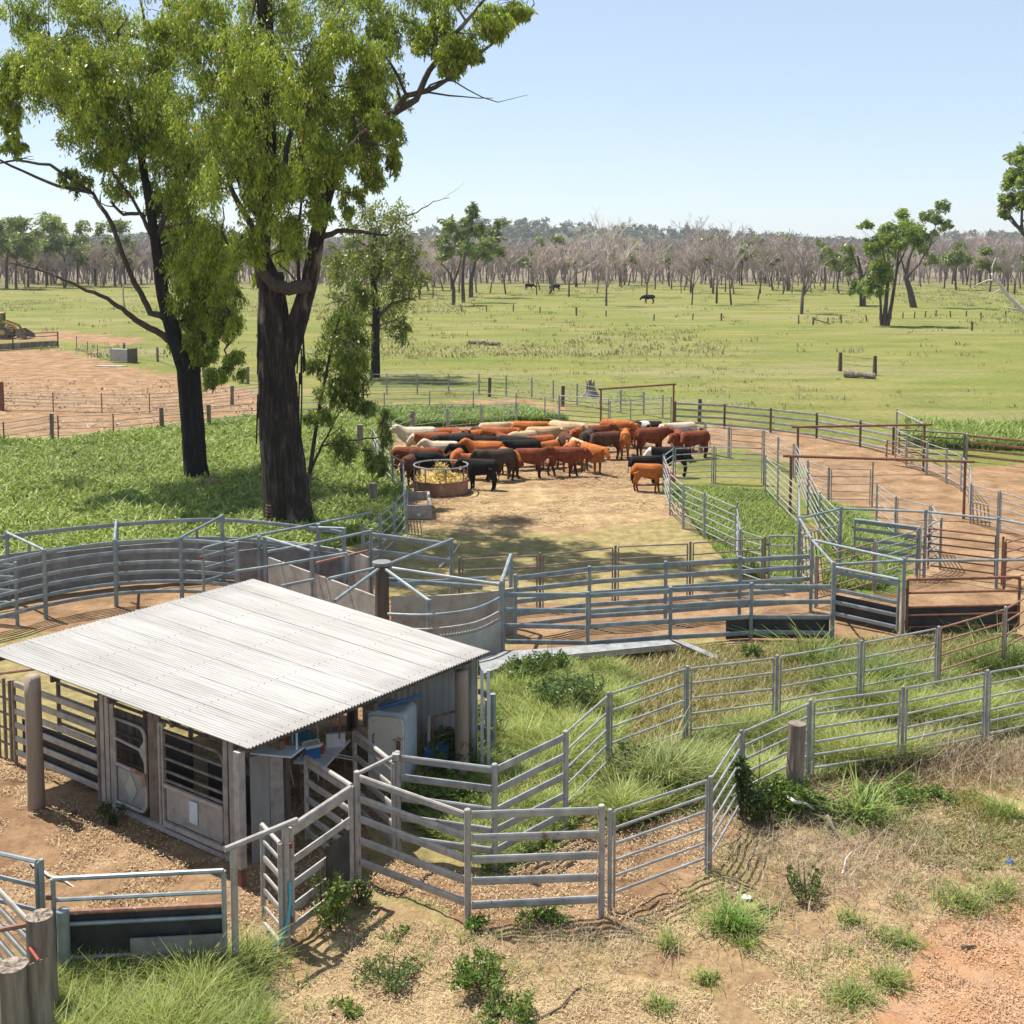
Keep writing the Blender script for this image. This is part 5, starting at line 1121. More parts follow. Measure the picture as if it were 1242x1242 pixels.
for j in (-.1, .7): m_ = MB(); m_.tube([LP(.3, j, 1.3), LP(1.45, j, 1.3)], .06, 8); m_.build('hydraulic_ram', M['dirty'], o)
m_ = MB(); V_ = []
for j in (-.9, 1.5): V_ += [LP(2.0, j, 1.1), LP(1.85, j, .6), LP(2.0, j, .2), LP(3.1, j, .12), LP(3.0, j, .5)]
m_.add(V_, [(0, 1, 6, 5), (1, 2, 7, 6), (2, 3, 8, 7), (0, 4, 3, 2, 1), (5, 6, 7, 8, 9)]); m_.build('bucket', M['dirty'], o)
# ------------------------------------------------------------------ trees
def leaves_np(clumps, per, size, hang, c_lo, c_hi, rng, spray=26, tip=None):
    """clumps: (centre, rx, ry, rz, density). Returns verts, face idx (quads), colours: leaf blades hanging in sprays"""
    Vs, Cs = [], []
    for c, rx, ry, rz, dens in clumps:
        n = max(4, int(per * dens)); ns = max(2, n // spray); ln = n // ns
        d = rng.normal(size=(ns, 3)); d /= np.linalg.norm(d, axis=1)[:, None] + 1e-9
        r = rng.random(ns) ** .5
        sub_ = rng.normal(size=(9, 3)); sub_ /= np.linalg.norm(sub_, axis=1)[:, None]; sub_ = sub_ * (rng.random(9) ** .4 * .85)[:, None]
        sc = np.array(c) + (sub_[rng.integers(0, 9, ns)] + d * r[:, None] * (.42 if hang > 1 else .62)) * np.array([rx, ry, rz])
        tone = np.clip(rng.normal(.47, .34, ns), 0, 1)
        ax = rng.normal(size=(ns, 3)) * [.45, .45, .25] + [0, 0, -hang]
        ax /= np.linalg.norm(ax, axis=1)[:, None]
        ll = rng.random((ns, ln)) ** .8
        sl = (rx + rz) * .5 * (rng.uniform(.3, .65, ns) if hang > 1 else rng.uniform(.35, .75, ns))
        pos = sc[:, None, :] + ax[:, None, :] * (ll * sl[:, None])[..., None] + rng.normal(size=(ns, ln, 3)) * ((.065 if hang > 1 else .085) * (rx + rz) * .5)
        pos = pos.reshape(-1, 3); k = len(pos)
        ld = rng.normal(size=(k, 3)) * [.7, .7, .45] + [0, 0, -hang * .9]; ld /= np.linalg.norm(ld, axis=1)[:, None]
        sd = np.cross(ld, rng.normal(size=(k, 3))); sd /= np.linalg.norm(sd, axis=1)[:, None] + 1e-9
        L_ = size * rng.uniform(.6, 1.3, k)[:, None]; W_ = L_ * (rng.uniform(.11, .19, k) if hang > 1 else rng.uniform(.16, .27, k))[:, None]
        q = np.stack([pos, pos + ld * L_ * .45 + sd * W_, pos + ld * L_, pos + ld * L_ * .45 - sd * W_], 1)
        Vs.append(q.reshape(-1, 3))
        t = np.clip(np.repeat(tone, ln) * .75 + rng.random(k) * .35, 0, 1)[:, None]
        col = np.array(c_lo) * (1 - t) + np.array(c_hi) * t
        if tip is not None:
            s = (rng.random(k) < .05)[:, None]; col = np.where(s, np.array(tip), col)
        Cs.append(np.repeat(col, 4, axis=0))
    V = np.concatenate(Vs); Cc = np.concatenate(Cs)
    return V, np.arange(len(V)), Cc
def bend(a, b, amt, k=6, sag=0.0):
    a = Vector(a); b = Vector(b); L_ = (b - a).length; o1 = Vector([random.uniform(-1, 1) for _ in range(3)]) * L_ * amt; o2 = Vector([random.uniform(-1, 1) for _ in range(3)]) * L_ * amt
    out = []
    for i in range(k + 1):
        t = i / k; out.append(a.lerp(b, t) + o1 * math.sin(math.pi * t) + o2 * math.sin(2 * math.pi * t) * .5 + Vector((0, 0, sag * L_ * math.sin(math.pi * t))))
    return out
def limb_path(pts, D, dy=None):      # photo points to world at depth D (+ per point offset)
    return [PD(p[0], p[1], D + (p[2] if len(p) > 2 else 0)) for p in pts]
def trunk_mesh(m, pts, rad, n=44, ridge=.15, seed=1):
    # lofted trunk with vertical furrows
    rr = random.Random(seed); ph = [rr.uniform(0, 6.28) for _ in range(5)]
    dense = []; rd = []
    for i in range(len(pts) - 1):
        k = max(2, int((Vector(pts[i + 1]) - Vector(pts[i])).length / .35))
        for j in range(k): dense.append(Vector(pts[i]).lerp(Vector(pts[i + 1]), j / k)); rd.append(rad[i] + (rad[i + 1] - rad[i]) * j / k)
    dense.append(Vector(pts[-1])); rd.append(rad[-1]); K = len(dense); vs = []
    for i, p in enumerate(dense):
        for j in range(n):
            a = 2 * math.pi * j / n
            w = 1 + ridge * (.5 * math.sin(3 * a + ph[0] + i * .05) + .5 * math.sin(7 * a + ph[1] - i * .04) + .45 * math.sin(11 * a + ph[2] + i * .1) + .35 * math.sin(17 * a + ph[3] + .4 * math.sin(i * .5))) + rr.uniform(-.03, .03)
            vs.append(p + Vector((math.cos(a), math.sin(a), 0)) * rd[i] * w)
    m.add(vs, [(i * n + j, i * n + (j + 1) % n, (i + 1) * n + (j + 1) % n, (i + 1) * n + j) for i in range(K - 1) for j in range(n)] + [tuple((K - 1) * n + j for j in range(n))])
def clump_world(cl, D, pxs, rng, spread):
    out = []
    for c in cl:
        u, v, ru, rv = c[:4]; dens = c[4] if len(c) > 4 else 1.0; dy = c[5] if len(c) > 5 else rng.uniform(-spread, spread)
        Y = D + dy; s = Y / F; p = PD(u, v, Y)
        out.append((tuple(p), ru * s, ru * s * 1.05, rv * s, dens))
    return out
def nearest(nodes, p):
    best = None
    for q, r in nodes:
        d = (q - p).length + (2.0 if q.z > p.z + .5 else 0)
        if best is None or d < best[0]: best = (d, q, r)
    return best[1], best[2]
def gum(name, label, D, base_uv, trunks, limbs, clumps, per, leaf, cols, barkm, spread, rng, tip=None, hang=1.0, twigs=5, limbm='limb', group=None, deadlimbs=()):
    b = P(base_uv[0], base_uv[1], 0)
    o = thing(name, label, 'tree', b, group)
    nodes = []
    m = MB()
    for k, (pts, rad) in enumerate(trunks):
        w = limb_path(pts, D); w[0] = Vector((w[0].x, w[0].y, min(w[0].z, -.1))) if k == 0 else w[0]
        trunk_mesh(m, w, [r * D / F for r in rad], seed=k + 3)
        for i in range(len(w) - 1):
            for t in (0, .25, .5, .75, 1): 
                if i > 0 or t >= .5: nodes.append((w[i].lerp(w[i + 1], t), (rad[i] + (rad[i + 1] - rad[i]) * t) * D / F))
    m.build('trunk', barkm, o, smooth=True)
    for pts, r0, r1 in limbs:
        w = limb_path(pts, D); m = MB(); k = len(w); fine = []; rr = []
        for i in range(k - 1):
            for t in (0, .33, .66): fine.append(w[i].lerp(w[i + 1], t) + Vector([random.uniform(-1, 1) for _ in range(3)]) * .03 * (D / 45)); rr.append((r0 + (r1 - r0) * (i + t) / (k - 1)) * D / F)
        fine.append(w[-1]); rr.append(r1 * D / F); m.tube(fine, rr, 8, rough=.06)
        for f, r in zip(fine, rr): nodes.append((f, r))
        for _ in range(2):           # side sticks
            i = random.randrange(len(fine) // 2, len(fine)); e = fine[i] + Vector((random.uniform(-1, 1), random.uniform(-1, 1), random.uniform(.0, .9))) * (28 * D / F)
            bp = bend(fine[i], e, .08, 4); m.tube(bp, [rr[i] * .5 * (1 - .8 * j / 4) + .004 for j in range(5)], 5)
        m.build('limb', M[limbm], o, smooth=True)
    for pts, r0, r1 in deadlimbs:
        w = limb_path(pts, D); m = MB(); m.tube(w, [(r0 + (r1 - r0) * i / (len(w) - 1)) * D / F for i in range(len(w))], 7, rough=.06); m.build('dead_limb', M['limb' if 'massive dark' in label else 'bone'], o, smooth=True)
    cw = clump_world(clumps, D, None, rng, spread)
    m = MB()
    for c, rx, ry, rz, dens in cw:
        c = Vector(c); q, r = nearest(nodes, c); r_ = min(r * .55, .05 * D / 45 * 1.6)
        bp = bend(q, c + Vector((0, 0, rz * .3)), .09, 7, .05); m.tube(bp, [r_ * (1 - .75 * j / 7) + .006 for j in range(8)], 6)
        for _ in range(twigs):
            e = c + Vector((random.uniform(-1, 1) * rx, random.uniform(-1, 1) * ry, random.uniform(-.8, .9) * rz)); s = bp[random.randrange(4, 8)]
            tb = bend(s, e, .12, 4, .06); m.tube(tb, [.016 * (D / 45) * (1 - .7 * j / 4) + .003 for j in range(5)], 4)
    m.build('branches', M[limbm], o, smooth=True)
    V, I, Cc = leaves_np(cw, per, leaf, hang, cols[0], cols[1], rng, tip=tip)
    mesh_np('crown', V, I, 4, M['leaf'], Cc, o)
    return o
rg = np.random.default_rng(21)
LO, HI = (.06, .10, .012), (.43, .54, .06)
# big gum
D1 = depth(640)
T1c = [(330, 120, 55, 50), (285, 160, 55, 55), (245, 140, 45, 40), (300, 205, 45, 45), (335, 235, 38, 40), (350, 285, 22, 38, .8), (280, 90, 45, 40), (250, 45, 48, 38), (322, 60, 40, 40), (205, 25, 40, 25), (372, 70, 42, 42),
       (392, 115, 38, 40), (378, 155, 38, 42), (402, 195, 34, 40), (432, 120, 38, 40), (442, 172, 32, 38), (415, 40, 38, 35), (460, 62, 38, 34, .8), (456, 208, 22, 22, .6), (470, 145, 22, 28, .7), (482, 28, 36, 26), (520, 40, 30, 24), (560, 48, 34, 24), (592, 20, 34, 18),
       (622, 8, 24, 12, .8), (548, 75, 24, 14, .6), (430, -10, 60, 30), (330, -10, 70, 35), (540, -10, 50, 25), (240, -5, 60, 30), (425, 240, 18, 20, .4), (300, 290, 20, 30, .5), (320, 330, 12, 20, .3), (570, 62, 20, 10, .5), (478, 190, 10, 22, .4), (268, 93, 10, 5, .3), (365, 210, 30, 30, .8), (385, 250, 18, 22, .5),
       (330, 180, 60, 50, 1.0, 5), (280, 120, 60, 60, 1.0, 5.5), (390, 90, 60, 50, 1.0, 5), (440, 140, 45, 40, 1.0, 5), (310, 60, 60, 40, 1., -4), (300, 140, 50, 50, 0.50, -3), (275, 215, 45, 50, 0.50, -2.5), (330, 215, 40, 45, 0.50, -2.5), (345, 120, 40, 40, 0.45, -3), (350, 270, 25, 40, 0.40, -1.5), (395, 170, 36, 44, 0.45, -2), (430, 150, 36, 40, 0.40, 2), (315, 275, 25, 35, 0.35, -1.5), (360, 30, 45, 35, 0.40, 2), (470, 100, 30, 30, 0.30, 1)]
T1t = [([(350, 648), (347, 610), (338, 520), (333, 430), (330, 360), (330, 330)], [32, 26, 22, 20, 15, 12]),
       ([(338, 470, .2), (352, 420, .1), (362, 385), (376, 340), (384, 290), (394, 245), (408, 200)], [10, 12, 11.5, 9.5, 8.5, 7.5, 6]),
       ([(330, 350), (318, 310), (322, 250), (328, 180), (326, 90), (321, 0), (318, -60)], [15, 9, 8, 7.5, 8, 8, 6])]
T1l = [([(408, 200), (440, 165), (475, 140), (505, 120), (520, 85), (545, 50), (575, 15), (600, -15)], 6, 1.5),
       ([(478, 138), (492, 115), (520, 110), (545, 95), (575, 70), (620, 35), (648, 5)], 4, .8), ([(326, 210), (305, 150), (280, 60), (262, 0)], 6, 2.5), ([(275, 40), (255, 15), (230, -10)], 4, 2),
       ([(375, 345, -.4), (350, 350, -.8), (330, 345, -1), (318, 330, -1.2), (312, 300, -1.3), (322, 270, -1.2)], 9, 3), ([(392, 250), (372, 215), (365, 180), (372, 130), (390, 70)], 4, 1.6), ([(386, 290), (410, 280), (440, 282), (470, 285)], 4, 1.2),
       ([(370, 380), (362, 340), (360, 290), (366, 240)], 3, 1.5), ([(340, 230), (348, 180), (362, 120), (376, 60)], 4, 1.6), ([(318, 300), (300, 265), (282, 235), (270, 190)], 5, 2), ([(280, 60), (300, 40), (310, 0)], 3, 1.5)]
T1d = [([(500, 116), (520, 112), (545, 116), (560, 117), (580, 119), (598, 119)], 1.5, .4), ([(514, 112), (522, 103), (535, 98), (550, 98), (566, 108), (585, 118), (604, 124), (612, 122), (640, 115)], 1.4, .25), ([(384, 300, -.2), (372, 306, -.6), (355, 303, -.9), (338, 305, -1.1), (325, 312, -1.2), (314, 324, -1.2)], 1.7, .8), ([(358, 340, -1), (350, 330, -1.2), (342, 324, -1.3), (336, 318, -1.3)], 1.3, .5), ([(276, 296, -1), (268, 280, -1), (272, 265, -1), (270, 248, -1)], 1.7, .6)]
bigo = gum('gum_tree', 'massive dark trunked gum tree standing over the curved race, its crown filling the upper left', D1, (350, 642), T1t, T1l, T1c, 3900, .17, (LO, HI), M['bark'], 2.6, rg, tip=(.50, .36, .03), deadlimbs=T1d, hang=1.5)
# bark strips and scars on the big trunk
m_ = MB()
for k in range(26):
    u = random.choice((314, 315, 318, 322, 362, 366, 326, 340)) + random.uniform(-3, 3); v0 = random.uniform(375, 500); v1 = v0 + random.uniform(20, 90)
    Y = D1 - .95 if 320 < u < 360 else D1 - .35
    a, b = PD(u, v0, Y), PD(u + random.uniform(-4, 4), v1, Y - random.uniform(.0, .15)); m_.beam(a, b, .05, .02, up=(0, 1, 0))
m_.build('bark_strips', M['barkblack'], bigo)
m_ = MB()
for k in range(9): m_.tube([PD(331 + 9 * math.sin(t), 612 + k * 4 + 1.5 * math.cos(t), D1 - .62 - .12 * math.cos(t)) for t in [-1.2 + .3 * i for i in range(9)]], .025, 5)
m_.build('wire_coil', M['rust'], bigo)
# second gum, left
D2 = depth(586)
T2c = [(40, 60, 42, 32), (92, 50, 45, 36), (60, 102, 48, 34), (25, 100, 30, 30), (140, 62, 42, 40), (112, 112, 45, 40), (152, 132, 48, 40), (118, 152, 48, 28, .8), (182, 60, 40, 40), (192, 112, 42, 40), (130, 190, 36, 20, .5), (160, 172, 38, 28, .8),
       (90, 212, 22, 16, .35), (150, 215, 28, 22, .5), (18, 172, 20, 14, .35), (220, 172, 42, 44), (250, 192, 48, 48), (232, 242, 40, 40), (214, 290, 28, 38), (250, 282, 38, 44), (226, 340, 33, 38), (256, 350, 34, 44), (230, 394, 33, 28), (250, 412, 30, 22, .9), (280, 335, 24, 38, .8), (268, 380, 26, 34), (240, 430, 22, 14, .5),
       (262, 455, 20, 14, .5), (282, 440, 16, 18, .5), (120, 20, 60, 25), (20, 20, 40, 22, .7), (70, -10, 60, 26), (190, 240, 25, 25, .5), (5, 130, 25, 25, .7), (-30, 80, 40, 40), (-50, 150, 30, 30, .5), (200, 150, 50, 50, 1., 4), (120, 80, 60, 50, 1., 5), (240, 300, 30, 50, 1., 4), (60, 70, 50, 40, 1., -4), (205, 215, 30, 40, 0.45, -1.5), (240, 330, 34, 44, 0.50, -1.5), (262, 300, 34, 44, 0.50, -1), (235, 260, 40, 40, 0.45, 1.5), (100, 80, 50, 40, 0.40, 3), (170, 90, 45, 40, 0.40, -3), (150, 150, 40, 35, 0.35, 2), (30, 80, 40, 35, 0.40, 2)]
T2t = [([(240, 592), (236, 560), (232, 500), (228, 450), (212, 410), (198, 360), (190, 300), (180, 235), (168, 170), (150, 110)], [15.5, 13, 12.5, 12.5, 9, 7, 5.5, 4.5, 3.5, 2.5])]
T2l = [([(210, 415), (190, 402), (165, 388), (148, 375), (130, 362), (105, 352), (60, 330), (10, 318)], 4.5, 1), ([(200, 385), (182, 380), (170, 355), (155, 325), (135, 270), (112, 235), (70, 225), (30, 208), (-20, 185)], 4.2, 1.2), ([(190, 300), (172, 260), (150, 260), (135, 245)], 3, 1.5), ([(110, 232), (60, 200), (20, 195), (-10, 198)], 2.4, .8), ([(228, 440), (248, 420), (262, 405), (280, 380)], 5, 1.5), ([(188, 290), (205, 250), (225, 210), (240, 170)], 4, 1.5), ([(165, 160), (130, 130), (100, 90), (60, 50)], 3, 1), ([(172, 200), (185, 130), (180, 60), (170, 0)], 3.5, 1.2), ([(186, 290), (160, 240), (120, 190), (80, 140)], 2.4, 1),
       ([(258, 408), (276, 396), (285, 410), (272, 425), (278, 440)], 2, .8), ([(170, 45), (150, 42), (125, 38)], 3, 2.5)]
T2d = [([(152, 378), (150, 366), (149, 352), (151, 340)], 1.5, .4)]
gum('gum_tree', 'tall gum tree with a straight charred black trunk left of the massive one', D2, (240, 588), T2t, T2l, T2c, 4000, .19, (LO, (.46, .56, .06)), M['barkblack'], 2.4, rg, tip=(.50, .38, .03), deadlimbs=T2d, hang=1.5)
# third gum behind
D3 = depth(458)
T3c = [(440, 262, 28, 20), (470, 268, 34, 26), (430, 300, 34, 28), (492, 300, 24, 24), (452, 330, 40, 28), (482, 342, 30, 28), (428, 368, 26, 24), (472, 380, 30, 24, .8), (455, 300, 30, 30), (500, 335, 16, 18, .6), (488, 395, 16, 14, .6), (410, 330, 20, 24, .6)]
gum('gum_tree', 'mid distance gum with thin dark trunk behind the pipe fence right of the massive trunk', D3, (455, 458), [([(455, 464), (455, 420), (456, 380), (452, 330), (455, 280)], [5.5, 4.5, 4, 3, 1.5])], [([(456, 385), (475, 368), (495, 362), (505, 365)], 2.5, .8), ([(455, 372), (430, 350), (412, 330)], 2.2, .8), ([(454, 345), (470, 310), (480, 280)], 2.2, .8), ([(455, 395), (425, 390), (405, 375)], 1.8, .6), ([(490, 262), (505, 258), (525, 245), (545, 240)], 1.0, .3)],
    T3c, 1500, .26, ((.07, .10, .02), (.32, .36, .06)), M['barkblack'], 2.5, rg)
# sapling
D4 = depth(600)
T4c = [(420, 372, 34, 24), (402, 412, 34, 28), (438, 402, 20, 28), (420, 452, 34, 28), (384, 440, 16, 14, .5), (436, 482, 22, 18), (388, 500, 24, 14, .7), (412, 532, 28, 26, .8), (440, 350, 16, 16, .7), (455, 550, 16, 22, .7), (466, 515, 10, 22, .9), (462, 560, 12, 16, .6), (405, 470, 24, 24), (430, 425, 28, 24)]
gum('sapling_tree', 'young drooping gum sapling with two thin stems just right of the massive trunk', D4, (374, 598), [([(372, 600), (376, 570), (380, 540), (388, 490), (400, 430), (415, 370)], [2.8, 2.4, 2.2, 1.9, 1.5, .8])], [([(376, 572), (388, 548), (396, 530), (412, 500)], 1.8, .8), ([(415, 535), (440, 532), (462, 530), (468, 500)], 1.2, .6)], T4c, 2300, .165, ((.05, .085, .014), (.28, .35, .045)), M['limb'], 1.0, rg, hang=1.4)
# paddock trees, mid right
D6 = depth(395)
gum('paddock_tree', 'leafy green paddock tree with several thin dark stems, right of centre', D6, (1072, 395), [([(1072, 396), (1074, 370), (1078, 330), (1077, 295)], [2.8, 2.3, 1.6, .8]), ([(1076, 396), (1082, 365), (1088, 325), (1092, 285)], [2.6, 2, 1.4, .7]), ([(1069, 396), (1068, 365), (1064, 335)], [1.6, 1.3, .7])], [([(1078, 330), (1070, 300), (1064, 285)], 1.2, .5), ([(1088, 325), (1100, 300), (1106, 280)], 1.2, .5)],
    [(1066, 318, 13, 14), (1058, 338, 14, 14), (1074, 296, 16, 14), (1090, 280, 16, 14), (1104, 276, 14, 14), (1110, 290, 9, 8, .7), (1080, 278, 12, 12), (1074, 330, 12, 14), (1056, 300, 8, 8, .6), (1094, 258, 8, 6, .8), (1048, 272, 9, 5, .6), (1066, 350, 10, 9, .7), (1060, 290, 12, 8, .8)], 1500, .36, ((.08, .14, .025), (.34, .44, .07)), M['farbark'], 2.2, rg, hang=.6)
D7 = depth(373)
gum('paddock_tree', 'pale trunked leaning tree with sparse tall crown behind the leafy paddock tree', D7, (1106, 374), [([(1108, 374), (1104, 355), (1098, 335), (1102, 315), (1112, 290)], [4, 3.4, 2.6, 1.6, .8])], [([(1100, 338), (1115, 320), (1128, 300), (1136, 270)], 1.5, .5), ([(1098, 335), (1092, 310), (1094, 290)], 1.4, .4)],
    [(1128, 285, 10, 10, .7), (1136, 262, 11, 10, .8), (1146, 248, 8, 8, .8), (1122, 262, 10, 6, .7), (1146, 272, 9, 6, .6), (1118, 300, 8, 7, .5), (1130, 312, 8, 8, .4), (1112, 275, 9, 8, .6)], 1100, .45, ((.08, .14, .03), (.30, .38, .08)), M['limb'], 2.5, rg, hang=.5)
gum('paddock_tree', 'dark crowned small tree with a thick low trunk left of the leafy paddock tree', depth(371), (1046, 372), [([(1046, 372), (1046, 350), (1044, 330), (1040, 310)], [3.6, 3, 2, .9])], [([(1045, 340), (1054, 320), (1060, 300)], 1.4, .5), ([(1044, 332), (1034, 310), (1030, 296)], 1.2, .4)],
    [(1036, 348, 8, 10, .8), (1054, 350, 9, 10, .8), (1032, 306, 8, 7, .5), (1044, 345, 12, 10, .7), (1030, 330, 7, 7, .4)], 1000, .45, ((.06, .11, .024), (.24, .31, .06)), M['farbark'], 2, rg, hang=.5)
# trio left of centre
for lb, bu, bv, tr, cl in (('left leaning tree of the green trio with pale forked limbs', 549.5, 370, [([(550, 370), (550, 350), (546, 332), (536, 320)], [2.2, 1.9, 1.4, .8]), ([(549, 345), (556, 328), (560, 310)], [1.5, 1.1, .6])], [(536, 304, 9, 9, .6), (546, 268, 10, 7, .8), (540, 285, 10, 8, .5), (552, 300, 10, 10, .4)]),
                           ('middle tree of the green trio, tallest with a drooping top tuft', 561.6, 367, [([(562, 368), (561, 345), (562, 320), (568, 285), (574, 262)], [2.2, 1.8, 1.4, 1, .5])], [(574, 256, 7, 10, 1), (566, 268, 9, 7), (558, 282, 12, 8), (578, 276, 11, 8), (562, 296, 12, 10, .8), (545, 275, 10, 6, .7)]),
                           ('right tree of the green trio with broad spreading crown', 571.5, 361, [([(571, 362), (571, 340), (576, 318), (590, 300)], [2.6, 2.2, 1.5, .8])], [(577, 302, 14, 9), (594, 296, 12, 9), (604, 302, 9, 7, .8), (606, 270, 9, 5, .7), (594, 280, 9, 6, .6), (588, 310, 12, 7, .8), (600, 288, 9, 6, .6)])):
    gum('paddock_tree', lb, depth(bv), (bu, bv), tr, [], cl, 1000, .55, ((.09, .14, .03), (.32, .39, .09)), M['farbark'], 3, rg, hang=.4, twigs=4)
# left far green trees
for lb, bu, bv, tr, cl in (('far green gum left of the charred trunk with slim trunk', 57, 346, [([(57, 346), (57, 320), (60, 295), (62, 270)], [1.6, 1.4, 1, .5])], [(60, 265, 16, 10), (78, 288, 16, 12), (45, 290, 14, 12, .8), (68, 308, 14, 8, .6), (92, 300, 12, 10, .7)]),
                           ('far green gum at the left edge of the photo below the high crown', 8, 350, [([(8, 350), (8, 320), (12, 285)], [1.8, 1.5, .7])], [(12, 278, 18, 14), (24, 296, 16, 12), (-6, 290, 16, 14), (34, 312, 10, 8, .5)]),
                           ('far green gum behind the pale left limb, right of the slim one', 116, 347, [([(116, 347), (115, 322), (112, 300)], [1.5, 1.3, .6])], [(112, 302, 14, 10, .8), (126, 310, 12, 10, .7), (102, 316, 10, 8, .5)])):
    gum('paddock_tree', lb, depth(bv), (bu, bv), tr, [], cl, 900, .7, ((.09, .15, .03), (.34, .42, .09)), M['farbark'], 3.5, rg, hang=.5, twigs=4)
# right edge tree, trunk just outside the frame
D8 = depth(420)
gum('paddock_tree', 'large gum at the right edge with leafy crown above and a bleached dead limb below', D8, (1290, 420), [([(1290, 422), (1288, 380), (1286, 330), (1282, 290), (1290, 230)], [9, 7.5, 6.5, 5, 3])], [([(1284, 305), (1262, 298), (1244, 288), (1232, 272), (1222, 258), (1216, 250)], 4, .8), ([(1240, 285), (1238, 262), (1246, 240), (1250, 215)], 2, .7), ([(1286, 300), (1300, 260), (1310, 220)], 3, 1)],
    [(1240, 185, 16, 14), (1228, 215, 15, 14), (1246, 212, 16, 16), (1222, 240, 12, 10, .8), (1240, 240, 16, 10, .8), (1260, 200, 22, 24), (1290, 190, 30, 28), (1270, 240, 22, 20), (1310, 230, 25, 25), (1218, 258, 6, 5, .6), (1246, 310, 8, 6, .4), (1280, 160, 26, 16)], 1900, .36, ((.06, .12, .025), (.36, .44, .08)), M['farbark'], 2.5, rg, hang=.6,
    deadlimbs=[([(1287, 395), (1262, 388), (1243, 379), (1232, 368), (1222, 358), (1212, 344), (1204, 336), (1203, 331)], 3.4, 1.4), ([(1206, 340), (1198, 340), (1188, 344), (1176, 350)], 1.3, .3), ([(1203, 332), (1204, 322), (1208, 312)], 1.0, .3), ([(1240, 378), (1228, 374), (1216, 372)], 1.2, .4), ([(1216, 350), (1204, 356), (1196, 356)], 1.0, .3)])

# ------------------------------------------------------------------ bare forest
def dead_proto(seed, H=12.5, maxl=4):
    rr = random.Random(seed); m = MB()
    def grow(p, d, L_, r, lv):
        k = 3; pts = [p]; q = p
        for i in range(k): d = (d + Vector((rr.uniform(-.26, .26), rr.uniform(-.26, .26), rr.uniform(-.04, .16)))).normalized(); q = q + d * L_ / k; pts.append(q)
        m.tube(pts, [max(.013, r * (1 - .45 * i / k)) for i in range(k + 1)], 5 if lv < 2 else 3, cap=False)
        if lv >= maxl: return
        n = (3 if lv > 2 else rr.randint(3, 4)) if lv else rr.randint(4, 6)
        for c in range(n):
            t = rr.uniform(.35, 1.0) if lv else rr.uniform(.45, 1.0)
            s = pts[0].lerp(pts[-1], t) if lv > 1 else pts[min(k, int(t * k))]
            nd = (d + Vector((rr.uniform(-1, 1), rr.uniform(-1, 1), rr.uniform(-.2, .45))) * (.85 if lv else .7)).normalized()
            grow(s, nd, L_ * rr.uniform(.48, .74) * (1.0 if lv else .78), r * rr.uniform(.5, .68), lv + 1)
    lean = Vector((rr.uniform(-.12, .12), rr.uniform(-.12, .12), 1)).normalized()
    grow(Vector((0, 0, -.2)), lean, H * rr.uniform(.34, .5), rr.uniform(.085, .14), 0)
    zm = max(v[2] for v in m.v); m.v = [(v[0] * H / zm, v[1] * H / zm, v[2] * H / zm) for v in m.v]
    return m
def dead_mat():
    m, nt, N, L, b = newmat('bare_forest_wood')
    tc = N.new('ShaderNodeTexCoord').outputs['Object']; sp = N.new('ShaderNodeSeparateXYZ'); L.new(tc, sp.inputs[0]); oi = N.new('ShaderNodeObjectInfo')
    f = noise(N, L, .7, 4, .6, tc)
    a = N.new('ShaderNodeMath'); a.operation = 'MULTIPLY_ADD'; a.inputs[1].default_value = 4.0; L.new(f, a.inputs[0]); L.new(sp.outputs['Z'], a.inputs[2])
    c = ramp(N, L, a.outputs[0], [(0, (.06, .048, .045)), (1, (.30, .245, .235))])
    mr = N.new('ShaderNodeMapRange'); mr.inputs[1].default_value = 3.0; mr.inputs[2].default_value = 9.0; L.new(a.outputs[0], mr.inputs[0])
    c = ramp(N, L, mr.outputs[0], [(0, (.075, .06, .055)), (.4, (.24, .19, .18)), (1, (.47, .395, .375))])
    h = ramp(N, L, oi.outputs['Random'], [(0, (.75, .75, .78)), (.6, (1, .97, .95)), (1, (1.25, 1.2, 1.15))])
    c = mixc(N, L, 1.0, c, h, 'MULTIPLY'); L.new(c, b.inputs['Base Color']); b.inputs['Roughness'].default_value = 1
    return m
M['deadforest'] = dead_mat()
protos = []
for k in range(14):
    mb_ = dead_proto(100 + k, 12.5, 5); me = bpy.data.meshes.new('bare_tree'); me.from_pydata(mb_.v, [], mb_.f); me.materials.append(M['deadforest']); protos.append(me)
def bare(u, v, s, k, label, rot=None, group='bare trees of the dead forest'):
    p = P(u, v, 0); o = bpy.data.objects.new('bare_tree', protos[k % len(protos)]); COL.objects.link(o)
    o.location = (p.x, p.y, 0); o.rotation_euler = (0, 0, rot if rot is not None else random.uniform(0, 6.28)); o.scale = (s * random.uniform(.9, 1.1), s * random.uniform(.9, 1.1), s)
    tag(o, label, 'tree', group); return o
for u, v, s, lb in ((735.5, 371, 1.32, 'bare rounded tree standing forward of the forest near the centre'), (972, 381, 1.02, 'bare dome shaped tree alone in the paddock right of centre'), (784.5, 361, 1.12, 'bare tree with dark low trunk above the far black cow'), (839, 370, 1.25, 'bare straight tree forward of the forest, left of a close twin'), (869, 368, 1.15, 'bare straight tree forward of the forest, right of a close twin'), (919, 363, 1.05, 'bare tree with whitish forked limbs in the forest edge'), (887, 370, .95, 'thin bare tree leaning left at the forest edge'), (690, 360, 1.05, 'bare tree with many stems left of the rounded forward one'), (651, 358, .95, 'bare forked tree near the tiny cow pair'), (509, 363, .9, 'slim bare tree standing left of the green trio'), (525, 362, .85, 'slim bare tree just left of the green trio')):
    bare(u, v, s, int(u), lb)
rf = random.Random(5); cnt = 0
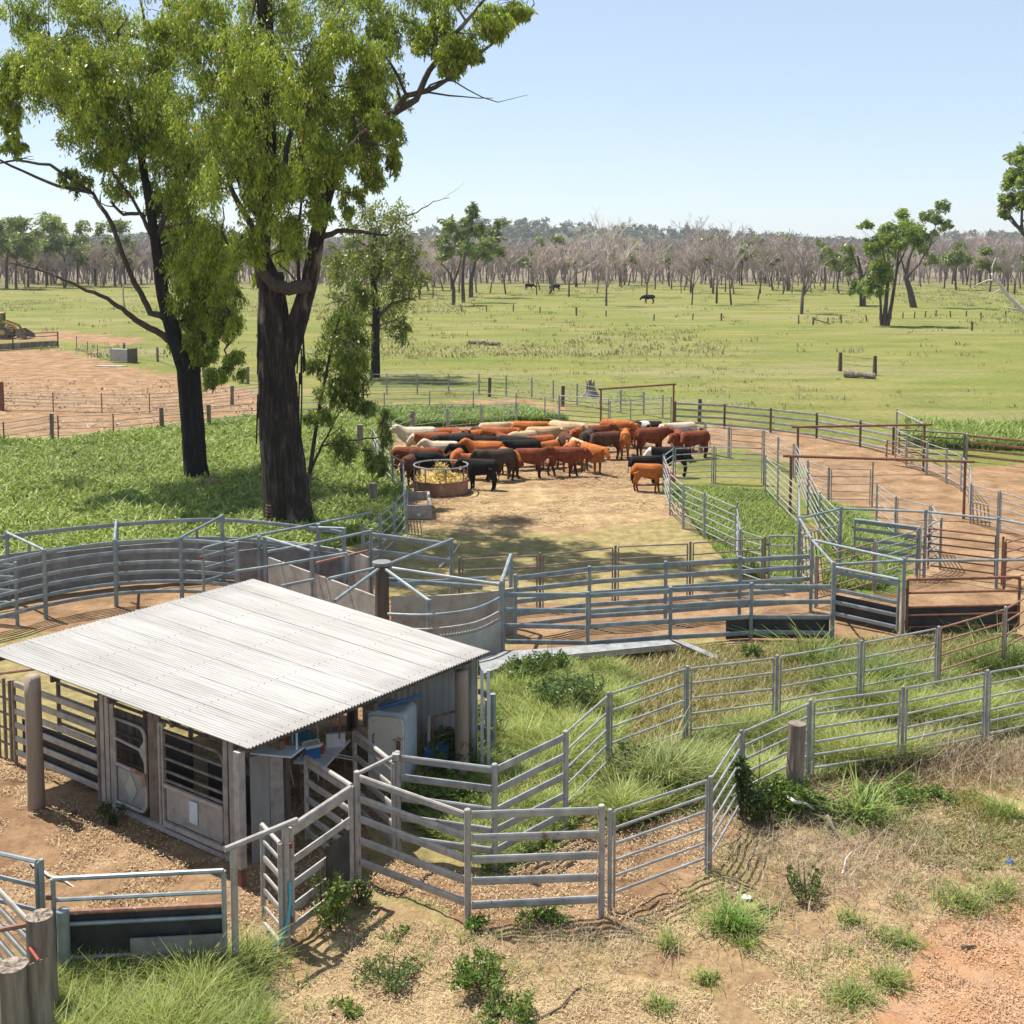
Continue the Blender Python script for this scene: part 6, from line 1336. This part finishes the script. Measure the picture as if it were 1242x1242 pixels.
while cnt < 265:
    u = rf.uniform(-90, 1330); v = 341 + 18 * rf.random() ** 1.6 - 1
    if u < 480 and v > 350: continue
    s = rf.uniform(.72, 1.12) * (1.06 if u > 1080 else 1)
    bare(u, v, s, cnt, 'bare grey tree among the many in the dead forest belt', rf.uniform(0, 6.28)); cnt += 1
# green trees scattered through the belt: two small prototypes copied
def far_green(seed):
    r_ = np.random.default_rng(seed); t = thing('green_tree', 'small green tree mixed among the bare grey trees', 'tree', (0, 0, 0), 'green trees among the dead forest'); m = MB(); random.seed(seed)
    m.tube(bend((0, 0, -.2), (random.uniform(-.6, .6), .2, 6.5), .05, 5), [.24, .22, .19, .16, .12, .08], 7)
    cl_ = []
    for k in range(9):
        c = Vector((random.uniform(-2.6, 2.6), random.uniform(-2.6, 2.6), random.uniform(6.0, 11))); cl_.append((tuple(c), 1.5, 1.5, 1.0, random.uniform(.6, 1.2))); m.tube(bend((0, .1, 5.0), c, .08, 4), [.09, .07, .05, .03, .015], 5)
    m.build('trunk', M['farbark'], t)
    V, I, C_ = leaves_np(cl_, 300, .7, .5, (.09, .13, .03), (.30, .36, .09), r_, spray=9); mesh_np('crown', V, I, 4, M['leaf'], C_, t); return t
gp = [far_green(61), far_green(62)]
spots_ = [(640, 347), (668, 345), (700, 348), (757, 346), (812, 347), (862, 349), (900, 346), (938, 352), (1000, 352), (1018, 356), (1160, 352), (1200, 354), (1238, 350), (520, 352), (498, 356), (20, 351), (34, 348), (78, 349), (95, 347), (140, 348), (152, 345), (66, 344), (410, 348), (430, 352), (-20, 350)]
random.seed(77)
for k, (u, v) in enumerate(spots_):
    src = gp[k % 2]; r_ = src if k < 2 else src.copy()
    if k >= 2:
        COL.objects.link(r_)
        for c_ in [c for c in src.children]: d_ = c_.copy(); COL.objects.link(d_); d_.parent = r_
    p = P(u, v, 0); r_.location = (p.x, p.y, 0); r_.rotation_euler = (0, 0, random.uniform(0, 6.28)); s_ = random.uniform(.75, 1.15) * (1.3 if u < 480 else 1); r_.scale = (s_, s_, s_)
# the depth of the forest beyond the individual trees, one mass
Vs, Fs = [], []; off = 0
lite = []
for k in range(5):
    mb_ = dead_proto(300 + k, 12.0, 4); fx = []
    lite.append((np.array([tuple(v) for v in mb_.v]), np.array([f for f in mb_.f if len(f) == 4])))
rn = np.random.default_rng(9)
for k in range(1700):
    v = 316 + 29 * rn.random() ** .8; u = rn.uniform(-160, 1400); p = P(u, v, 0); V, Fq = lite[k % 5]; a = rn.uniform(0, 6.28); s = rn.uniform(.75, 1.1)
    R = np.array([[math.cos(a), -math.sin(a), 0], [math.sin(a), math.cos(a), 0], [0, 0, 1]])
    Vs.append((V * s) @ R.T + np.array([p.x, p.y, 0])); Fs.append(Fq + off); off += len(V)
o = mesh_np('far_bare_forest', np.concatenate(Vs), np.concatenate(Fs).ravel(), 4, pm('far_forest_wood', [(.35, (.26, .21, .205)), (.65, (.40, .335, .325))], .05, rough=1))
tag(o, 'mass of bare grey trees deep in the dead forest', 'forest', kind='stuff')
# green timber on the ridge
cl = []
for k in range(900):
    x = rn.uniform(-700, 760); y = rn.uniform(1300, 1680); hx = hill_h(x) + 5 * math.sin((x + 2200) / 4400 * 90 * .9)
    z = -1 + max(0, (min(y, 1650) - 1250) / 400) * (hx + 1); cl.append(((x, y, z + rn.uniform(5, 8)), rn.uniform(4, 7), rn.uniform(4, 7), rn.uniform(3.5, 5.5), rn.uniform(.7, 1.2)))
V, I, Cc = leaves_np(cl, 130, 3.4, .1, (.035, .058, .022), (.095, .125, .045), rn, spray=10)
tag(mesh_np('ridge_forest', V, I, 4, M['leaf'], Cc), 'green timber covering the distant ridge', 'forest', kind='stuff')
# ------------------------------------------------------------------ grass, weeds, litter
rq = np.random.default_rng(33)
def sample_poly(polys, n, rng):
    out = []
    for p in polys:
        lo, hi = p.min(0), p.max(0)
        a = np.abs(np.sum(p[:, 0] * np.roll(p[:, 1], -1) - np.roll(p[:, 0], -1) * p[:, 1])) / 2
        out.append((a, p, lo, hi))
    tot = sum(a for a, *_ in out); res = []
    for a, p, lo, hi in out:
        k = int(n * a / tot) + 1; got = np.zeros((0, 2))
        while len(got) < k:
            q = lo + rng.random((k * 2, 2)) * (hi - lo); got = np.concatenate([got, q[in_poly(q[:, 0], q[:, 1], p)]])
        res.append(got[:k])
    return np.concatenate(res)
def blades_np(xy, h, w, rng, c_lo, c_hi, lean=.35, hvar=.4, tone=None, z0=0.0, c_dry=None, dry=0.0):
    n = len(xy); hh = h * (1 + rng.normal(0, hvar, n)).clip(.25, 2.2); a = rng.random(n) * 6.283
    d = np.stack([np.cos(a), np.sin(a)], -1); s = np.stack([-d[:, 1], d[:, 0]], -1); W_ = w * rng.uniform(.6, 1.4, n)
    b = np.concatenate([xy, np.full((n, 1), z0)], 1); ln = lean * rng.uniform(.2, 1.6, n) * hh
    S3 = np.concatenate([s * W_[:, None] / 2, np.zeros((n, 1))], 1)
    mid = b + np.concatenate([d * (ln * .35)[:, None], (hh * .6)[:, None]], 1); tip = b + np.concatenate([d * ln[:, None], (hh * .95)[:, None]], 1)
    V = np.stack([b - S3, b + S3, mid + S3 * .8, mid - S3 * .8, mid - S3 * .8, mid + S3 * .8, tip + S3 * .12, tip - S3 * .12], 1).reshape(-1, 3)
    t = (rng.random(n) if tone is None else np.clip(tone + rng.normal(0, .18, n), 0, 1))[:, None]
    c = np.array(c_lo) * (1 - t) + np.array(c_hi) * t
    if c_dry is not None: k = (rng.random(n) < dry)[:, None]; c = np.where(k, np.array(c_dry) * rng.uniform(.7, 1.2, n)[:, None], c)
    return V, np.repeat(c, 8, axis=0)
def stuff(name, parts, label, cat, mat='grass', kind='stuff'):
    V = np.concatenate([p[0] for p in parts]); C_ = np.concatenate([p[1] for p in parts])
    o = mesh_np(name, V, np.arange(len(V)), 4, M[mat], C_); tag(o, label, cat, kind=kind); return o
def keep(xy, zones_not=(), thr=.5):
    m = np.ones(len(xy), bool)
    for k in zones_not: m &= zone_w(xy[:, 0], xy[:, 1], k, .6) < thr
    return xy[m]
Gd, Gb, Gy = (.055, .10, .016), (.19, .27, .045), (.34, .29, .11)
L = ZW['lush']
def lumpy(xy, s=1.3): return vnoise(xy[:, 0], xy[:, 1], s, 41) * .6 + vnoise(xy[:, 0], xy[:, 1], s * .35, 42) * .4
# broad weeds under the gums
xy = sample_poly([L[0]], 90000, rq); t = lumpy(xy, 1.6); hs = .16 + .26 * t
tw = np.clip(t * .55 + vnoise(xy[:, 0], xy[:, 1], 4.5, 44) * .6 - .1, 0, 1); V1 = blades_np(xy, hs, .05, rq, (.10, .15, .03), (.43, .52, .12), .9, .4, tone=tw, c_dry=(.52, .50, .27), dry=.14)
cl = []; q = sample_poly([L[0]], 9000, rq); tt = lumpy(q, 1.6)
for (x, y), k in zip(q, tt): cl.append(((x, y, .12 + .22 * k), .34, .34, .18, 1.0))
LV = leaves_np(cl, 26, .15, .0, (.10, .16, .03), (.42, .51, .11), rq, spray=7)
stuff('weeds', [V1, (LV[0], LV[2])], 'lush knee high green weeds spreading under the gum trees', 'weeds')
xy = sample_poly([L[1]], 26000, rq); V1 = blades_np(xy, .36, .08, rq, (.10, .16, .03), (.31, .41, .08), .8, .4, tone=lumpy(xy))
stuff('weeds', [V1], 'strip of lush weeds between the pale fence and the back of the cattle yard', 'weeds')
xy = sample_poly([L[2]], 26000, rq); V1 = blades_np(xy, .12, .035, rq, (.13, .19, .035), (.30, .37, .08), 1.0, .4, tone=lumpy(xy)); xy = sample_poly([L[3]], 16000, rq); V2 = blades_np(xy, .18, .035, rq, (.12, .18, .035), (.29, .36, .08), 1.0, .4, tone=lumpy(xy))
stuff('grass', [V1, V2], 'green grass inside the round pen and below the overhead braces', 'grass')
xy = sample_poly([L[4]], 100000, rq); xy = xy[~((xy[:, 0] < -1.9) & (xy[:, 1] < 25.2))]; t = lumpy(xy, 1.0); V1 = blades_np(xy, (.10 + .30 * t ** 2), .013, rq, (.10, .16, .025), (.35, .42, .08), 1.1, .45, tone=t, c_dry=(.50, .44, .21), dry=.15)
xy = sample_poly([L[5]], 110000, rq); t = lumpy(xy, 1.1); V2 = blades_np(xy, (.10 + .42 * t ** 2), .013, rq, (.10, .15, .025), (.33, .40, .08), 1.1, .45, tone=t, c_dry=(.50, .44, .21), dry=.2)
cl = []; q = sample_poly([L[4], L[5]], 2600, rq); q = q[~((q[:, 0] < -1.9) & (q[:, 1] < 25.2))]; q = q[lumpy(q, 1.1) > .42]
for x, y in q: cl.append(((x, y, .10), .22, .22, .10, 1.0))
LV = leaves_np(cl, 26, .075, .0, (.10, .16, .03), (.33, .43, .09), rq, spray=6)
stuff('grass', [V1, V2, (LV[0], LV[2])], 'long green grass filling the lane between the near pipe fences', 'grass')
xy = sample_poly([L[7]], 22000, rq); V1 = blades_np(xy, .4, .09, rq, (.12, .18, .03), (.30, .38, .08), .9, .4)
stuff('weeds', [V1], 'bright green weeds behind the dark pipe gate at the right edge', 'weeds')
xy = sample_poly([L[6]], 60000, rq); t = lumpy(xy, .7); V1 = blades_np(xy, .14 + .34 * t, .009, rq, (.13, .19, .03), (.38, .44, .09), 1.0, .4, tone=t, c_dry=(.40, .36, .17), dry=.14)
stuff('grass', [V1], 'long seeding green grass at the bottom left before the sheeted gate', 'grass')
xy = sample_poly([ZW['dry'][1]], 60000, rq); xy = xy[(xy[:, 1] < 32)]; V1 = blades_np(xy, .12, .016, rq, (.16, .17, .04), (.34, .31, .10), .8, .5, tone=lumpy(xy), c_dry=(.46, .37, .18), dry=.35)
xy = sample_poly([ZW['dry'][0]], 26000, rq); V2 = blades_np(xy, .05, .014, rq, (.17, .16, .04), (.34, .29, .09), 1.0, .5, tone=lumpy(xy))
stuff('grass', [V1, V2], 'short yellowing grass around the race walkway and right foreground', 'grass')
# tussocks over the open paddock
def tuss(n, ylo, yhi, h, spread, nb, w):
    r = rq.random(n); Y = ylo * (yhi / ylo) ** r; X = (rq.random(n) * 1.3 - .65) * Y * .95
    d = vnoise(X, Y * .5, 14, 8) * .5 + vnoise(X, Y * .4, 45, 9) * .5; kk = rq.random(len(X)) < np.clip((d - .40) * 3.2, .04, .9); X, Y = X[kk], Y[kk]
    pxy = np.stack([X, Y], -1); pxy = keep(pxy, ('dirt', 'straw', 'lush'))
    k = len(pxy); b = np.repeat(pxy, nb, axis=0) + rq.normal(0, spread, (k * nb, 2)); tone = np.repeat(rq.random(k), nb)
    return blades_np(b, h, w, rq, (.17, .18, .06), (.38, .34, .16), .8, .45, tone=tone)
stuff('paddock_grass', [tuss(3000, 75, 130, .20, .3, 9, .05), tuss(12000, 110, 300, .32, .5, 8, .11)], 'pale grass tussocks dotted across the open paddock', 'grass')
# straw, chips and dead stalks on the bare ground
def litter(xy, ln, w, c_lo, c_hi, tilt=.12, z=.03):
    n = len(xy); a = rq.random(n) * 6.283; L_ = ln * rq.uniform(.4, 1.5, n); d = np.stack([np.cos(a) * L_, np.sin(a) * L_, rq.normal(0, tilt, n) * L_], -1); s = np.stack([-np.sin(a) * w, np.cos(a) * w, rq.normal(0, .3, n) * w], -1)
    c = np.concatenate([xy, (z + rq.random(n) * .03)[:, None]], 1); V = np.stack([c - d - s, c + d - s, c + d + s, c - d + s], 1).reshape(-1, 3); t = rq.random(n)[:, None]
    return V, np.repeat(np.array(c_lo) * (1 - t) + np.array(c_hi) * t, 4, axis=0)
S = ZW['straw']
xy = sample_poly([S[1]], 190000, rq); m_ = (lumpy(xy, 1.4) > .38) & (np.abs(xy[:, 0]) < 12); xy = keep(xy[m_], ('track',))
stuff('straw_litter', [litter(xy, .034, .0028, (.24, .165, .09), (.60, .48, .28), .35)], 'dry straw and stalks scattered over the foreground soil', 'straw', 'straw')
xy = sample_poly([S[0]], 30000, rq); xy = xy[lumpy(xy, 2.5) > .42]; xy2 = sample_poly([ZW['dirt'][4], S[2], ZW['dirt'][7], ZW['dirt'][6]], 42000, rq); xy2 = xy2[(lumpy(xy2, 1.2) > .36) & (np.abs(xy2[:, 0]) < 10)]
stuff('straw_litter', [litter(xy, .07, .008, (.26, .17, .09), (.52, .39, .21)), litter(xy2, .018, .006, (.20, .13, .07), (.56, .43, .25), .4)], 'trampled hay and chips over the cattle yard and the shed yard floor', 'straw', 'straw')
xy = sample_poly([ZW['dirt'][0]], 3600, rq); xy = xy[(xy[:, 1] < 92) & (lumpy(xy, 4) > .42)]
stuff('stones', [litter(xy, .06, .04, (.22, .15, .10), (.48, .38, .30), .5, .05)], 'pale stones strewn over the left feedlot soil', 'stones', 'straw')
xy = sample_poly([S[1]], 2200, rq); xy = xy[np.abs(xy[:, 0]) < 11]; xy = keep(xy[lumpy(xy, 1.1) > .44], ('track',)); k_ = rq.integers(6, 34, len(xy)); b_ = np.repeat(xy, k_, axis=0); b_ = b_ + rq.normal(0, .08, b_.shape)
stuff('grass', [blades_np(b_, .09, .009, rq, (.12, .17, .035), (.33, .40, .10), 1.1, .5, tone=np.repeat(rq.random(len(xy)), k_))], 'sparse short grass sprouts pricking through the dry foreground soil', 'grass')
# standing dead stalks by the vine
xy = sample_poly([ZW['track'][0]], 60000, rq); xy = xy[(np.abs(xy[:, 0]) < 9) & (xy[:, 1] < 23)]
stuff('gravel', [litter(xy, .010, .008, (.28, .145, .07), (.50, .33, .21), .4, .005)], 'fine orange gravel over the track at the bottom right', 'gravel', 'straw')
c0 = P(1000, 1030, 0); xy = np.array([c0.x, c0.y]) + rq.normal(0, 1, (5200, 2)) * [1.25, 1.5]; V1 = blades_np(xy, .16, .010, rq, (.26, .19, .13), (.50, .40, .28), 1.6, .5)
c1 = P(1165, 925, 0); xy = np.array([c1.x, c1.y]) + rq.normal(0, 1, (4200, 2)) * [1.3, .6]; V2 = blades_np(xy, .28, .012, rq, (.25, .18, .11), (.50, .40, .26), 1.0, .5)
c2 = P(690, 1150, 0); xy = np.array([c2.x, c2.y]) + rq.normal(0, 1, (1500, 2)) * [.9, .35]; V3 = blades_np(xy, .12, .008, rq, (.28, .20, .12), (.55, .45, .30), 1.6, .5)
stuff('dead_stalks', [V1, V2, V3], 'grey brown dead weed stalks lying by the vine and fence foot', 'dead weeds')

def bush(name, label, cat, u, v, r, h, n, leaf, lo=(.07, .125, .02), hi=(.27, .36, .065), stems=10, hang=.0, group=None, ry=None, z=0):
    a = P(u, v, 0); o = thing(name, label, cat, a, group); m = MB()
    for k in range(stems):
        an = random.uniform(0, 6.28); rr = r * math.sqrt(random.random()); e = a + Vector((math.cos(an) * rr, math.sin(an) * rr * (ry or 1), h * random.uniform(.5, .95))); m.tube(bend(a + Vector((math.cos(an) * rr * .3, math.sin(an) * rr * .3, -.02)), e, .06, 3), [.012, .010, .008, .004], 4)
    m.build('stem', M['limb'], o)
    cl = []
    for k in range(max(5, int(14 * r / .4))):
        an = random.uniform(0, 6.28); rr = r * math.sqrt(random.random()) * .85; cl.append(((a.x + math.cos(an) * rr, a.y + math.sin(an) * rr * (ry or 1), h * (.25 + .6 * random.random() * (1 - .5 * rr / r))), r * .28, r * .28, h * .2, random.uniform(.6, 1.3)))
    V, I, C_ = leaves_np(cl, n / len(cl), leaf, hang, lo, hi, rq, spray=7); mesh_np('foliage', V, I, 4, M['leaf'], C_, o); return o
def tuft(name, label, cat, u, v, r, h, n, w=.016, lo=(.09, .15, .022), hi=(.36, .43, .08), lean=1.3, group=None, dry=.08):
    a = P(u, v, 0); xy = np.array([a.x, a.y]) + rq.normal(0, 1, (n, 2)) * r * .55 * np.array([1.1, .8]) * (.55 + .9 * rq.random((n, 1))); d = np.linalg.norm(xy - np.array([a.x, a.y]), axis=1) / r
    V, C_ = blades_np(xy, h * .85 * (1.15 - .55 * np.clip(d, 0, 1)), w, rq, lo, hi, lean, .5, c_dry=Gy, dry=dry)
    V = V - 0; me = mesh_np(name, V - np.array([a.x, a.y, 0]), np.arange(len(V)), 4, M['grass'], C_); me.location = a; tag(me, label, cat, group); return me
bush('leafy_weed', 'tall leafy weed growing against the black rubber sheet on the gate', 'weed', 404, 1128, .38, 1.05, 1500, .075, hi=(.24, .30, .06))
bush('leafy_weed', 'low dark weed clump at the foot of the corner post by the rubber sheet', 'weed', 436, 1092, .3, .35, 700, .06, hi=(.14, .19, .04))
bush('leafy_weed', 'spreading grey green weed patch left of bottom centre', 'weed', 472, 1190, .55, .32, 1900, .05, lo=(.06, .10, .025), hi=(.19, .25, .07), ry=.8)
bush('leafy_weed', 'tall leafy weed clump at the bottom centre of the photo', 'weed', 578, 1200, .48, .60, 2000, .065, hi=(.20, .29, .05))
bush('leafy_weed', 'leafy weed at the bottom frame edge beside the tall centre clump', 'weed', 612, 1236, .4, .4, 1400, .06, hi=(.20, .28, .05))
bush('leafy_weed', 'small weed patch at the bottom frame edge right of the long grass', 'weed', 418, 1228, .26, .18, 700, .045)
bush('leafy_weed', 'small pale ground weed between the gate shadow and the spreading patch', 'weed', 476, 1137, .28, .12, 500, .045, hi=(.24, .30, .07))
bush('leafy_weed', 'low bright weed along the foot of the heavy corner bay', 'weed', 662, 1120, .5, .28, 1500, .055, hi=(.19, .30, .04), ry=.4)
bush('leafy_weed', 'bright weed at the base of the middle heavy corner post', 'weed', 575, 1128, .24, .30, 700, .05, hi=(.18, .30, .04))
tuft('grass_tuft', 'bright green grass tuft standing on dry soil right of the fence corner', 'grass tuft', 890, 1128, .30, .36, 480, .016, lo=(.07, .15, .02), hi=(.26, .42, .06))
tuft('grass_tuft', 'small grass tuft just below the bright tuft on dry soil', 'grass tuft', 905, 1150, .16, .16, 260, .012)
bush('leafy_weed', 'thin upright weed among dead stalks right of the vine', 'weed', 978, 1090, .34, .62, 900, .06, lo=(.06, .09, .025), hi=(.18, .22, .06))
bush('leafy_weed', 'sparse weed between the bright tuft and the thin upright weed', 'weed', 938, 1112, .3, .2, 350, .045, lo=(.08, .10, .03), hi=(.18, .2, .07))
tuft('grass_clump', 'large clump of broad green blades right of the timber stump post', 'grass clump', 1042, 996, .42, .5, 300, .032, hi=(.26, .36, .06))
bush('leafy_weed', 'dense green weeds behind the broad bladed clump', 'weed', 1085, 968, .85, .4, 2600, .06, ry=.5, hi=(.19, .29, .045))
bush('leafy_weed', 'green weeds at the right end of the dense weed patch', 'weed', 1140, 972, .35, .28, 900, .055, hi=(.20, .29, .05))
bush('climbing_vine', 'dark green vine climbing the fence post beside the timber stump post', 'vine', 908, 1000, .34, 1.45, 3600, .07, lo=(.025, .05, .012), hi=(.10, .16, .03), stems=6)
bush('climbing_vine', 'bright vine leaves heaped at the foot of the timber stump post', 'vine', 955, 990, .75, .75, 4200, .075, lo=(.04, .08, .014), hi=(.19, .28, .04), ry=.6)
bush('green_bush', 'rounded feathery green bush below the walkway plank', 'bush', 688, 862, .75, 1.0, 5200, .07, lo=(.05, .09, .022), hi=(.17, .24, .055))
bush('green_bush', 'leafy bush under the short walkway plank, nearest the shed roof corner', 'bush', 640, 830, .6, .75, 2600, .08, lo=(.035, .07, .014), hi=(.18, .26, .04))
bush('green_bush', 'second leafy bush under the bend of the walkway', 'bush', 668, 818, .5, .7, 2000, .08, lo=(.04, .08, .016), hi=(.16, .24, .04))
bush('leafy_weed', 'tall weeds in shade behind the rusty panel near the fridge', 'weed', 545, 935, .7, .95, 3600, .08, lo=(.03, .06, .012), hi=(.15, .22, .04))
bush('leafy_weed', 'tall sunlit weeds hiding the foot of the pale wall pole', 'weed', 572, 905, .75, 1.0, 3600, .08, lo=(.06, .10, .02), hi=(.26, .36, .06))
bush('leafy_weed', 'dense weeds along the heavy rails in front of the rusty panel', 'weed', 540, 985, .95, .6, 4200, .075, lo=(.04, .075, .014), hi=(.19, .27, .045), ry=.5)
bush('leafy_weed', 'small dark weed at the foot of the plated crush gate', 'weed', 133, 1000, .28, .4, 600, .06, lo=(.02, .04, .01), hi=(.08, .12, .03))
tuft('grass_tuft', 'yellow green grass tuft at the gateway foot below the blue rope', 'grass tuft', 303, 1172, .32, .34, 900, .013, hi=(.30, .33, .07))
bush('leafy_weed', 'grey green groundcover patch at the bottom left beside the long grass', 'weed', 268, 1218, .5, .22, 1500, .045, lo=(.06, .11, .03), hi=(.20, .28, .09))
tuft('grass_clump', 'tall arching grass clump against the black rubber race sheet', 'grass clump', 982, 806, .32, .8, 90, .04, hi=(.20, .28, .05))
bush('leafy_weed', 'broad leaved weed by the race post left of the arching clump', 'weed', 913, 800, .3, .5, 500, .09, hi=(.19, .27, .04))
tuft('grass_clump', 'seeding grass clump just right of the arching one, by the race gate', 'grass clump', 1012, 800, .22, .55, 60, .03, hi=(.24, .28, .08))
bush('leafy_weed', 'tangle of grass hiding the fence foot where the lane bends', 'weed', 765, 935, .5, .6, 1800, .07, lo=(.05, .07, .02), hi=(.19, .22, .06))
tuft('grass_clump', 'pale seeding grass clump inside the bend of the lane', 'grass clump', 805, 955, .7, .6, 1300, .018, lo=(.11, .16, .03), hi=(.34, .38, .12))
tuft('grass_clump', 'dark green rank grass along the far pipe fence left of its rusty end', 'grass clump', 1060, 835, 1.1, .6, 2200, .02, hi=(.17, .25, .045))
tuft('grass_clump', 'dark green rank grass under the rusty end of the lane fence', 'grass clump', 1215, 815, 1.0, .6, 1500, .02, hi=(.17, .25, .045))
for k, (u, v, r, h) in enumerate(((1172, 1100, .5, .2), (1080, 1140, .3, .14), (1078, 1195, .26, .2), (1218, 990, .4, .25), (860, 1190, .2, .12), (812, 1150, .14, .2), (1030, 1120, .2, .16), (1215, 1085, .3, .2), (1100, 1150, .2, .15), (800, 1225, .2, .16), (1035, 1215, .3, .2))):
    tuft('grass_tuft', ('wide low grass tuft at the edge of the orange track', 'low grass tuft left of the orange soil edge', 'grass tuft low at the left of the orange track', 'dull grass tuft near the right edge above the dry soil', 'tiny tuft on straw soil below the bright tuft', 'tiny upright tuft beneath the fence shadow', 'small tuft right of the thin upright weed', 'grass tuft at the right edge above the orange track', 'small tuft between the track and the dead stalks', 'tiny tuft at the bottom edge right of centre', 'grass tuft at the bottom edge before the orange track')[k], 'grass tuft', u, v, r, h, int(330 * r / .3), .014, lo=(.10, .15, .03), hi=(.32, .38, .08))
# little things on the ground
def stick(label, pts, r, mat='bone', name='stick'):
    m = MB(); m.tube(pts, [r * (1 - .6 * i / (len(pts) - 1)) for i in range(len(pts))], 6, rough=.1); tag(m.build(name, M[mat], at=pts[0]), label, 'stick')
stick('long thin fallen branch on the shed yard dirt', [P(36, 1045, .04), P(60, 1062, .06), P(78, 1068, .05), P(90, 1076, .03)], .025)
stick('short pale stick upright behind the sheeted gate', [P(166, 1113, .02), P(168, 1100, .12), P(167, 1096, .2)], .012)
stick('bent dark branch lying on dry soil at the bottom right of centre', [P(650, 1238, .03), P(680, 1222, .06), P(698, 1200, .05), P(716, 1192, .03)], .02, 'timberdk')
stick('bleached crooked branch leaning on weeds beside the timber stump post', [P(950, 962, .35), P(963, 972, .45), P(978, 975, .4), P(992, 985, .1)], .035)
stick('grey fallen limb on the dry soil right of the vine', [P(1003, 990, .15), P(1008, 1000, .2), P(1016, 1012, .1), P(1022, 1020, .03)], .05, 'timber')
stick('thin dead branch lying near the bright tuft', [P(1022, 1060, .05), P(1026, 1042, .15), P(1034, 1032, .1)], .02)
stick('dark stick on the dry soil near the yellow grass', [P(1176, 1066, .03), P(1188, 1076, .04), P(1196, 1084, .03)], .015, 'timberdk')
stick('short dark stick on the orange track', [P(1166, 1149, .03), P(1176, 1148, .04), P(1184, 1147, .03)], .03, 'timberdk')
stick('leafless branch dropped in the cattle yard behind the portable panels', [P(533, 688, .05), P(545, 676, .2), P(552, 668, .35), P(558, 658, .5)], .03)
a = P(905, 1088, .04); m_ = MB(); m_.slab([a + Vector((-.09, -.04, 0)), a + Vector((.07, -.06, .01)), a + Vector((.09, .03, 0)), a + Vector((-.03, .05, .02))], .02); tag(m_.build('paper_scrap', M['white'], at=a), 'scrap of white rubbish on the soil at the fence corner', 'litter')
a = P(1037, 1175, .04); m_ = MB()
for k in range(14): d = Vector((random.uniform(-.2, .2), random.uniform(-.2, .2), random.uniform(0, .04))); m_.tube([a + d, a + d + Vector((random.uniform(-.12, .12), random.uniform(-.12, .12), .01))], .008, 5)
tag(m_.build('twine_heap', M['hay'], at=a), 'tangle of pale twine on the straw at lower right', 'twine')
a = P(1221, 1047, .04); m_ = MB(); m_.tube([a, a + Vector((.1, .03, .02))], .04, 8); tag(m_.build('blue_can', M['bluepaint'], at=a), 'tiny bright blue can on the yellow grass at right', 'can')
# soil heap at the black trunk
a = P(256, 594, 0); m_ = MB(); nr, na = 6, 20; vs = []
for i in range(nr + 1):
    for j in range(na):
        r = i / nr; an = 2 * math.pi * j / na; vs.append((a.x + math.cos(an) * r * 1.35, a.y + math.sin(an) * r * .9, .52 * (1 - r) ** .8 * random.uniform(.8, 1.15) - .03))
m_.add(vs, [(i * na + j, i * na + (j + 1) % na, (i + 1) * na + (j + 1) % na, (i + 1) * na + j) for i in range(nr) for j in range(na)]); tag(m_.build('soil_heap', M['mound'], at=a), 'heap of bare soil at the foot of the charred black trunk', 'soil heap')
